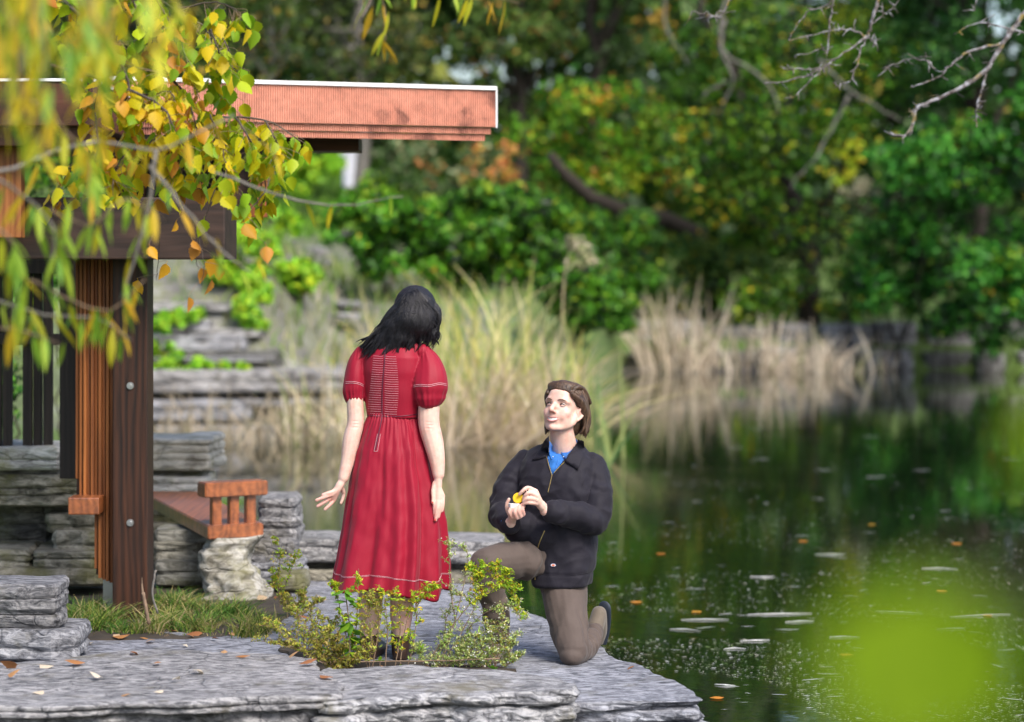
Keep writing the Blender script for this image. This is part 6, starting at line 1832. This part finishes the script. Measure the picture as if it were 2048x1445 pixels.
# even out cheeks, jaw and brow, keeping nose, mouth and ears crisp
ed = np.empty(len(me.edges) * 2, np.int64); me.edges.foreach_get('vertices', ed); ed = ed.reshape(-1, 2)
deg = np.bincount(ed.ravel(), minlength=len(co))[:, None]
hl = (co - np.array(HO)) @ np.array(HR)
msk = np.clip(1 - np.maximum.reduce([gauss(hl, (0, -.1, -.01), (.014, .04, .026)) * 1.6, gauss(hl, (.031, -.08, .012), (.012, .03, .009)) * 1.3, gauss(hl, (-.031, -.08, .012), (.012, .03, .009)) * 1.3, gauss(hl, (0, -.09, -.064), (.022, .03, .008)) * 1.2]), 0, 1) * (np.abs(hl[:, 0]) < .072) * (np.linalg.norm(hl, axis=1) < .17)
for _ in range(34):
    acc = np.zeros_like(co)
    np.add.at(acc, ed[:, 0], co[ed[:, 1]]); np.add.at(acc, ed[:, 1], co[ed[:, 0]])
    co = co + (acc / deg - co) * (msk * .55)[:, None]
setco(me, co)
spots = [(H(s_ * .040, -.07, -.030), (.026, .026, .024), BLUSH, .34) for s_ in (-1, 1)] + [(H(0, -.105, -.02), (.014, .014, .012), BLUSH, .3), (H(0, -.08, -.10), (.02, .02, .014), BLUSH, .25)]
spots += [(H(s_ * .024, -.08, .018), (.011, .02, .009), (.60, .28, .23), .4) for s_ in (-1, 1)] + [(H(.08, .015, -.012), (.012, .02, .03), BLUSH, .3), (M_(1035, 1025, 10.55), (.03, .03, .03), BLUSH, .4), (M_(1050, 1000, 10.54), (.03, .03, .03), BLUSH, .3)]
paint(me, (.72, .485, .405), spots)
body = link('body', me, 'skin', man, smooth=True)
# face details
for s_ in (-1, 1):
    c = Clay(); c.ell(H(s_ * .031, -.0675, .0115), .0118, HR, 20)
    eye = link('eyeball', mesh('eye', c.V, c.F), 'eye_white', man, smooth=True)
    c = Clay(); c.ell(H(s_ * .031 - .0038, -.0768, .0132), (.0054, .0032, .0054), HR, 14)
    link('iris', mesh('iris', c.V, c.F), 'iris', eye, smooth=True)
    lid = tubes('lid', [([H(s_ * .0185, -.0775, .0105), H(s_ * .025, -.0808, .0145), H(s_ * .032, -.0814, .0160), H(s_ * .039, -.0782, .0145), H(s_ * .0455, -.072, .0105)], [.0015, .0021, .0024, .0021, .0013])], 6)
    link('eyelash', lid, 'brown_hair', man, smooth=True)
    lid = tubes('lid', [([H(s_ * .0185, -.0775, .0098), H(s_ * .026, -.0800, .0070), H(s_ * .034, -.0796, .0066), H(s_ * .0445, -.0725, .0095)], [.0010, .0022, .0022, .0010])], 6)
    ca = lid.color_attributes.new('Col', 'FLOAT_COLOR', 'POINT'); ca.data.foreach_set('color', np.tile([.66, .36, .31, 1], len(lid.vertices)).astype(np.float32))
    link('lower_lid', lid, 'skin', man, smooth=True)
    br = tubes('brow', [([H(s_ * .014, -.0900, .028), H(s_ * .024, -.0905, .0320), H(s_ * .036, -.0865, .0330), H(s_ * .050, -.072, .028)], [.0018, .0026, .0026, .0012])], 6)
    link('eyebrow', br, 'brow', man, smooth=True)
q = [H(-.027, -.077, -.056), H(-.016, -.0885, -.0622), H(0, -.0925, -.064), H(.016, -.0885, -.0622), H(.027, -.077, -.056)]
V = []; Fc = []
for i, (x_, y_) in enumerate([(-.0305, -.0735), (-.019, -.0855), (-.006, -.0905), (.006, -.0905), (.019, -.0855), (.0305, -.0735)]):
    up_ = -.0495 - .0075 * (1 - (x_ / .031) ** 2); dn = up_ - .0015 - .0140 * (1 - (x_ / .031) ** 2)
    V += [H(x_, y_, up_), H(x_, y_ + .001, dn)]
for i in range(5): Fc.append((2 * i, 2 * i + 1, 2 * i + 3, 2 * i + 2))
link('teeth', mesh('teeth', [tuple(p) for p in V], Fc), 'teeth', man, smooth=True)
up_l = [H(-.036, -.0690, -.0470), H(-.020, -.0862, -.0535), H(-.005, -.0920, -.0558), H(0, -.092, -.0563), H(.005, -.0920, -.0558), H(.020, -.0862, -.0535), H(.036, -.0690, -.0470)]
lo_l = [H(-.035, -.0690, -.0480), H(-.020, -.0855, -.0680), H(0, -.0912, -.0765), H(.020, -.0855, -.0680), H(.035, -.0690, -.0480)]
link('lips', tubes('lips', [(spline([tuple(p) for p in up_l], 16), [.0010 + .0014 * math.sin(math.pi * i / 15) for i in range(16)]), (spline([tuple(p) for p in lo_l], 16), [.0010 + .0026 * math.sin(math.pi * i / 15) for i in range(16)])], 7), 'lip', man, smooth=True)
# hair swept back, reaching the collar
c = Clay()
hell(0, .022, .052, (.081, .092, .080)); hell(0, .045, .02, (.080, .072, .085)); hell(0, .068, -.03, (.068, .042, .085))
rs = random.Random(12)
for s_ in (-1, 1):
    for i in range(16):      # sides, tucked behind the ear
        u = i / 15
        a = H(s_ * (.060 + .012 * u), -.058 + .075 * u, .062 + .03 * u + rs.uniform(-.008, .008))
        m1 = H(s_ * (.081 + rs.uniform(-.003, .004)), -.012 + .06 * u, .045 + .01 * u)
        m2 = H(s_ * (.089 + rs.uniform(-.004, .004)), .044 + .02 * u, -.008 + rs.uniform(-.01, .01))
        e = H(s_ * (.088 + rs.uniform(-.014, .018)), .056 + .03 * u + rs.uniform(-.012, .02), -.088 + rs.uniform(-.03, .03))
        c.chain(spline([tuple(a), tuple(m1), tuple(m2), tuple(e)], 10), [.010, .011, .012, .013, .013, .013, .012, .010, .007, .003], 8, 1, False)
for i in range(22):          # top, swept back from the hairline
    u = i / 21 * 2 - 1
    a = H(u * .056, -.077 + .028 * u * u, .084 - .012 * u * u + rs.uniform(-.003, .003))
    m1 = H(u * .064, -.055 + .02 * u * u, .122 - .018 * u * u + rs.uniform(-.004, .006))
    m2 = H(u * .074, .02, .128 - .022 * u * u + rs.uniform(-.004, .006))
    e = H(u * .08, .085, .06)
    c.chain(spline([tuple(a), tuple(m1), tuple(m2), tuple(e)], 9), [.007, .010, .012, .013, .013, .013, .013, .012, .010], 8, 1, False)
for i in range(12):          # back
    u = i / 11 * 2 - 1
    c.chain(spline([tuple(H(u * .06, .09, .04)), tuple(H(u * .074, .105, -.03)), tuple(H(u * .066 + rs.uniform(-.01, .01), .092, -.10 + rs.uniform(-.015, .01)))], 7), [.02, .02, .02, .018, .016, .012, .007], 8, 1, False)
for i in range(3):           # a lock showing on the far side of the neck
    c.chain(spline([tuple(H(-.074, .0, -.03)), tuple(H(-.074 - .004 * i, .006 + .01 * i, -.08)), tuple(H(-.068 - .005 * i, .0 + .012 * i, -.128 + .008 * i))], 7), [.014, .014, .013, .012, .011, .008, .005], 8, 1, False)
me = c.fire(.0034, 1, .5)
hair = link('hair', me, 'brown_hair', man, smooth=True)
lines = []
for i in range(150):
    u = rs.uniform(-1, 1)
    a = H(u * .056, -.080 + .028 * u * u, .086 - .012 * u * u + rs.uniform(-.003, .006))
    m1 = H(u * .066, -.055, .131 - .02 * u * u + rs.uniform(-.004, .006)); m2 = H(u * .08, .02, .139 - .028 * u * u + rs.uniform(-.006, .004)); e = H(u * .086, .09, .06)
    lines.append((spline([tuple(a), tuple(m1), tuple(m2), tuple(e)], 9), .0019))
for i in range(170):
    s_ = 1 if rs.random() < .75 else -1; u = rs.random()
    a = H(s_ * (.066 + .012 * u), -.058 + .075 * u, .075 + .03 * u + rs.uniform(-.02, .008)); m1 = H(s_ * .091, -.008 + .06 * u, .045); m2 = H(s_ * (.100 + rs.uniform(-.004, .003)), .044 + .03 * u, -.012)
    e = H(s_ * (.092 + rs.uniform(-.016, .010)), .05 + .03 * u + rs.uniform(-.012, .012), -.095 + rs.uniform(-.022, .016))
    lines.append((spline([tuple(a), tuple(m1), tuple(m2), tuple(e)], 10), [.0019] * 7 + [.0015, .001, .0003]))
hair_mat('brown_hair_light', (.07, .038, .022), (.20, .12, .075), .4)
tag(link('strands', tubes('strands', lines[::2], 4), 'brown_hair', hair, smooth=True), kind='stuff')
tag(link('strands', tubes('strands', lines[1::2], 4), 'brown_hair_light', hair, smooth=True), kind='stuff')
# shirt
ty = R(-20)
c = Clay()
c.loft([(M_(1121, 0).x, Ym + .005, M_(0, py).z, hw / 446, dp, ty) for py, hw, dp in ((908, 34, .06), (916, 52, .085), (935, 64, .105), (980, 68, .112), (1050, 66, .11))])
c.chain([M_(1126, 918, 10.86), M_(1131, 894, 10.90)], [.066, .060], 18)
c.chain([M_(1010, 1034, 10.76), Rw + (M_(1004, 1022, 10.84) - Rw) * .12], [.040, .038]); c.chain([M_(1130, 1030, 10.66), Lw + Vector((.014, .006, -.004))], [.038, .036])
me = c.fire(.005, 2); wrinkle(me, .004, 22, 3)
sh_b = me.copy()
shirt = link('shirt', me, 'shirt', man, smooth=True)
# jacket
c = Clay()
c.loft([(M_(px, 0).x, Y_, M_(0, py).z, hw / 446, dp, ty) for py, px, hw, dp, Y_ in ((1166, 1125, 56, .125, Ym - .035), (1140, 1127, 59, .13, Ym - .03), (1100, 1124, 66, .135, Ym - .01), (1050, 1119, 74, .138, Ym), (1000, 1117, 79, .138, Ym), (950, 1117, 81, .132, Ym), (923, 1118, 76, .115, Ym + .005), (905, 1120, 60, .095, Ym + .01), (893, 1124, 42, .075, Ym + .015), (882, 1126, 34, .066, Ym + .015))], 44, 2.5)
c.ell(M_(1047, 1058, 10.79), (.092, .09, .078)); c.ell(M_(1085, 1070, 10.78), (.09, .10, .075))
Rs, Re, Rc = M_(1049, 928, 10.91), M_(1005, 1018, 10.85), M_(1019, 1044, 10.685)
c.chain([Rs, M_(1022, 968, 10.89), Re, M_(1008, 1034, 10.78), Rc], [.056, .062, .061, .058, .048], 18)
Ls, Le, Lc = M_(1184, 931, 10.83), M_(1190, 1038, 10.74), M_(1104, 1025, 10.615)
c.chain([Ls, M_(1194, 982, 10.79), Le, M_(1150, 1034, 10.67), Lc], [.060, .067, .066, .058, .046], 18)
me = c.fire(.0055, 4)
co = getco(me); no = getno(me)
# creases: sleeves compress at the elbows, body pulls diagonally
def axis_folds(co, no, a, b_, amp, freq, wdt, seed):
    ax = np.array(b_) - np.array(a); L = np.linalg.norm(ax); ax /= L
    r = co - np.array(a); s_ = r @ ax
    d = np.linalg.norm(r - np.outer(s_, ax), axis=1)
    k_ = np.exp(-(d / wdt) ** 4) * np.exp(-((s_ - L * .5) / (L * .62)) ** 4)
    n_ = np.array([N3(p[0] * 11, p[1] * 11, p[2] * 11, seed) for p in co])
    return co + no * (k_ * amp * np.sin(s_ * freq + n_ * 5))[:, None]
co = axis_folds(co, no, M_(1018, 975, 10.88), Rc, .0030, 95, .11, 1)
co = axis_folds(co, no, M_(1194, 975, 10.8), M_(1165, 1036, 10.7), .0030, 75, .12, 2)
co = axis_folds(co, no, Le, Lc, .0026, 70, .10, 3)
co = axis_folds(co, no, Rs, Re, .0022, 55, .11, 4)
body_m = np.exp(-((co[:, 0] - M_(1120, 0).x) / .13) ** 4)
co = co + no * (body_m * .008 * np.array([N3(p[0] * 13, p[1] * 6, p[2] * 5 + p[0] * 5, 7) for p in co]))[:, None]
cr = np.array([1 - 2.2 * abs(N3(p[0] * 10 + p[2] * 6, p[1] * 8, p[2] * 9 - p[0] * 5, 17)) for p in co]); cr2 = np.array([1 - 2.2 * abs(N3(p[0] * 18 - p[2] * 10, p[1] * 16, p[2] * 18, 19)) for p in co])
co = co + no * (.0055 * np.clip(cr, -.6, 1) + .0032 * np.clip(cr2, -.6, 1))[:, None]
co = co + no * (.010 * np.array([N3(p[0] * 7.5, p[1] * 7.5, p[2] * 7.5, 23) for p in co]))[:, None]
# hem band
zh = M_(0, 1142).z
co = co - no * (.004 * np.exp(-((co[:, 2] - zh) / .006) ** 2) * (co[:, 0] > M_(1070, 0).x))[:, None]
setco(me, co)
# opened collar: cut a V out of the front
bm = bmesh.new(); bm.from_mesh(me)
apx, apy = 1104, 951
def inV(px, py):
    if py > apy or py < 860: return False
    l = apx + (1093 - apx) * (apy - py) / (apy - 905); r = apx + (1140 - apx) * (apy - py) / (apy - 905)
    return l < px < r
kill = []
for f in bm.faces:
    q = f.calc_center_median()
    px = q.x / q.y * F + 1024; py = HOR - (q.z - CAMZ) / q.y * F
    if inV(px, py) and (q.y < Ym - .01 or py < 905): kill.append(f)
    elif (q - M_(1128, 893, 10.86)).length < .066 and py < 915: kill.append(f)
bmesh.ops.delete(bm, geom=kill, context='FACES')
bm.to_mesh(me); bm.free(); me.update()
jk_b = me.copy()
jacket = link('jacket', me, 'jacket', man, smooth=True)
bt = bvh(jk_b, sh_b)
fl = patch(bt, [(1098, 872), (1090, 880), (1078, 900), (1064, 921), (1078, 919), (1094, 914), (1097, 905), (1099, 888)], .012, .004, 10.72)
link('collar', fl, 'jacket', jacket, smooth=True)
fl = patch(bt, [(1158, 880), (1168, 884), (1170, 905), (1156, 941), (1144, 932), (1129, 923), (1140, 905), (1150, 890)], .012, .004, 10.72)
link('collar', fl, 'jacket', jacket, smooth=True)
fl = patch(bt, [(1098, 882), (1100, 884), (1113, 904), (1107, 916), (1103, 920), (1098, 908)], .008, .003, 10.74)
link('collar', fl, 'shirt', shirt, smooth=True)
fl = patch(bt, [(1150, 886), (1146, 884), (1122, 905), (1127, 916), (1134, 921), (1143, 904)], .008, .003, 10.74)
link('collar', fl, 'shirt', shirt, smooth=True)
lines = [strip(bt, [(1118, 912), (1114, 930), (1107, 948)], .0022, .002, 10)]
link('placket', tubes('placket', lines, 5), 'shirt', shirt)
for px, py in ((1106, 914), (1127, 914)):
    c = Clay(); c.ell(onto(bt, px, py, .013), (.0026, .002, .0026), seg=8)
    link('button', mesh('button', c.V, c.F), 'box_white', shirt, smooth=True)
lines = [strip(bt, [(1093, 914), (1098, 932), (1104, 951)], .0016, .003, 12), strip(bt, [(1129, 924), (1116, 937), (1104, 951)], .0016, .003, 12), strip(bt, [(1104, 951), (1100, 968), (1096, 985)], .0016, .002, 12)]
link('zip', tubes('zip', lines, 5), 'brass', jacket)
lines = [strip(bt, [(1089, 1062), (1076, 1095), (1070, 1130), (1070, 1160)], .0022, .002, 20)]
link('front_edge', tubes('front_edge', lines, 5), 'brass', jacket)
for sm_ in (strip(bt, [(1072, 1146), (1100, 1151), (1140, 1151), (1176, 1146)], .0014, .0005, 30), strip(bt, [(1187, 912), (1168, 960), (1160, 1000)], .0012, .0004, 20)):
    link('seam', tubes('seam', [sm_], 5), 'jacket', jacket)
# woven badge near the hem
lg = link('badge', patch(bt, [(1100, 1131), (1103, 1127.5), (1110, 1127.5), (1113, 1131), (1110, 1134.5), (1103, 1134.5)], .003, .0015), 'patch_blue', jacket)
link('badge_border', patch(bt, [(1101.2, 1131), (1103.6, 1128.4), (1109.4, 1128.4), (1111.8, 1131), (1109.4, 1133.6), (1103.6, 1133.6)], .0048, .001), 'patch_white', lg)
link('badge_centre', patch(bt, [(1103.2, 1131), (1104.6, 1129.3), (1108.4, 1129.3), (1109.8, 1131), (1108.4, 1132.7), (1104.6, 1132.7)], .0066, .001), 'patch_orange', lg)
# cuffs
for w0, w1, r_ in ((Rw, M_(1004, 1022, 10.84), .0385), (Lw + Vector((.008, .003, -.010)), M_(1188, 1040, 10.72), .036)):
    ax = (Vector(w1) - Vector(w0)).normalized(); u = ax.orthogonal().normalized(); vv = ax.cross(u)
    ring = [Vector(w0) + ax * .012 + (u * math.cos(a * math.pi / 10) + vv * math.sin(a * math.pi / 10)) * r_ for a in range(21)]
    link('cuff', tubes('cuff', [(ring, .0035)], 8), 'shirt', shirt, smooth=True)
# trousers
c = Clay()
c.ell(M_(1118, 1105, 10.87), (.15, .12, .12))
c.chain([M_(1092, 1112, 10.86), M_(1040, 1120, 10.73), M_(972, 1128, 10.60)], [.098, .088, .070], 18)
c.chain([M_(972, 1130, 10.60), M_(982, 1180, 10.63), M_(994, 1240, 10.68), M_(1003, 1296, 10.75)], [.070, .062, .056, .052], 18)
c.chain([M_(1124, 1130, 10.87), M_(1132, 1215, 10.74), M_(1146, 1298, 10.60)], [.112, .094, .070], 18)
c.chain([M_(1147, 1302, 10.60), M_(1162, 1300, 10.74), M_(1178, 1285, 10.88), M_(1188, 1266, 11.0)], [.066, .062, .054, .046], 18)
c.ell(M_(1143, 1312, 10.57), (.055, .052, .045))
me = c.fire(.0055, 4)
co = getco(me); no = getno(me)
co = axis_folds(co, no, M_(1140, 1270, 10.63), M_(1185, 1280, 10.95), .008, 95, .12, 5)
co = axis_folds(co, no, M_(1085, 1120, 10.85), M_(1030, 1125, 10.7), .010, 60, .14, 6)
co = axis_folds(co, no, M_(975, 1150, 10.6), M_(1000, 1290, 10.72), .006, 45, .10, 8)
fold = np.array([N3(p[0] * 15 + p[2] * 4, p[1] * 10, p[2] * 4, 11) for p in co])
co = co + no * (.010 * fold)[:, None]
co[:, 2] = np.maximum(co[:, 2], .004)
setco(me, co)
link('trousers', me, 'trousers', man, smooth=True)
# shoes
s0 = M_(1003, 1308, 10.74); s0.z = .035
for pts_ in ([([M_(1189, 1262, 11.02), M_(1198, 1228, 11.05)], [.040, .036]), ([M_(1198, 1232, 11.05), M_(1197, 1262, 11.10), M_(1192, 1285, 11.12)], [.037, .040, .034]), ([M_(1192, 1285, 11.12), M_(1180, 1291, 11.08)], [.032, .028])],
             [([s0 + Vector((.01, .02, .03)), s0], [.046, .044]), ([s0, s0 + Vector((-.03, -.09, .0)), s0 + Vector((-.05, -.15, -.008))], [.040, .042, .030])]):
    c = Clay()
    for a_, r_ in pts_: c.chain(a_, r_)
    me = c.fire(.005, 3); co = getco(me); co[:, 2] = np.maximum(co[:, 2], .006); setco(me, co)
    link('shoe', me, 'suede', man, smooth=True)
c = Clay()
c.chain([M_(1206, 1218, 11.075), M_(1211, 1245, 11.12), M_(1205, 1280, 11.15), M_(1196, 1294, 11.14)], [.034, .034, .034, .026], 16)
me = c.fire(.005, 2)
co = getco(me)
# flatten into a sole lying against the upper
nrm_ = np.array(Vector((.55, .8, .1)).normalized()); ctr = np.array(M_(1208, 1250, 11.11)); dn = (co - ctr) @ nrm_
co = co - np.outer(dn * .62, nrm_); co[:, 2] = np.maximum(co[:, 2], .002); setco(me, co)
link('sole', me, 'sole_rubber', man, smooth=True)
# ring box, held in his hands
rb = empty('ring_box', M_(1030, 1013, 10.57), 'open white ring box with round yellow lid held in both hands', 'ring box')
bx_ = M_(1029, 1012, 10.565)
me = bevel_box(bx_.x - .024, bx_.x + .020, bx_.y - .018, bx_.y + .018, bx_.z - .008, bx_.z + .010, .003, rotz=R(18))
link('base', me, 'box_white', rb)
bm = bmesh.new()
bmesh.ops.create_cone(bm, cap_ends=True, segments=40, radius1=.0238, radius2=.0225, depth=.007)
bmesh.ops.bevel(bm, geom=[e for e in bm.edges if e.calc_face_angle(0) > .8], offset=.0015, segments=2, affect='EDGES')
bmesh.ops.transform(bm, verts=bm.verts, matrix=Matrix.Translation(M_(1036, 996.5, 10.56)) @ Matrix.Rotation(R(-12), 4, 'Z') @ Matrix.Rotation(R(78), 4, 'X'))
link('lid', bm_mesh('lid', bm), 'box_yellow', rb)
q = M_(1031, 1007, 10.562)
ring = [q + Vector((math.cos(a * math.pi / 12) * .008, 0, math.sin(a * math.pi / 12) * .008)) for a in range(25)]
link('ring', tubes('ring', [(ring, .0011)], 6), 'gold', rb, smooth=True)
# ------------------------------------------------------------------ a distant figure on the lawn
fx = P(701, 410, 58); fz = gz(fx.x, 58)
fig = empty('person', (fx.x, 58, fz), 'distant figure in pale clothing standing on the bright lawn', 'person')
def FV(x, y, z): return Vector((fx.x + x, 58 + y, fz + z))
c = Clay()
c.ell(FV(0, 0, 1.58), (.085, .10, .115)); c.chain([FV(0, 0, 1.48), FV(0, 0, 1.40)], [.06, .07])
c.loft([(fx.x, 58, fz + z, rx, ry, 0) for z, rx, ry in ((1.42, .10, .08), (1.36, .18, .11), (1.1, .16, .11), (.9, .17, .12))])
for s_ in (-1, 1):
    c.chain([FV(s_ * .19, 0, 1.35), FV(s_ * .22, 0, 1.1), FV(s_ * .20, -.06, .85)], [.055, .045, .035]); c.chain([FV(s_ * .09, 0, .92), FV(s_ * .10, 0, .5), FV(s_ * .10, 0, .05)], [.09, .065, .05])
me = c.fire(.02, 2); paint(me, SKIN, [])
link('body', me, 'skin', fig, smooth=True)
plain('pale_cloth', (.66, .66, .74), .8, 0, .05); plain('navy_cloth', (.04, .05, .10), .8)
c = Clay()
c.loft([(fx.x, 58, fz + z, rx, ry, 0) for z, rx, ry in ((1.40, .13, .10), (1.35, .21, .13), (1.1, .20, .13), (.85, .20, .14), (.45, .19, .14))])
for s_ in (-1, 1): c.chain([FV(s_ * .19, 0, 1.34), FV(s_ * .23, 0, 1.1), FV(s_ * .21, -.05, .92)], [.07, .065, .055])
link('coat', c.fire(.02, 2), 'pale_cloth', fig, smooth=True)
c = Clay(); c.ell(FV(0, 0, 1.42), (.10, .10, .05)); link('scarf', c.fire(.02, 1), 'navy_cloth', fig, smooth=True)
c = Clay(); c.ell(FV(0, .01, 1.63), (.105, .115, .09)); link('hat', c.fire(.02, 1), 'pale_cloth', fig, smooth=True)
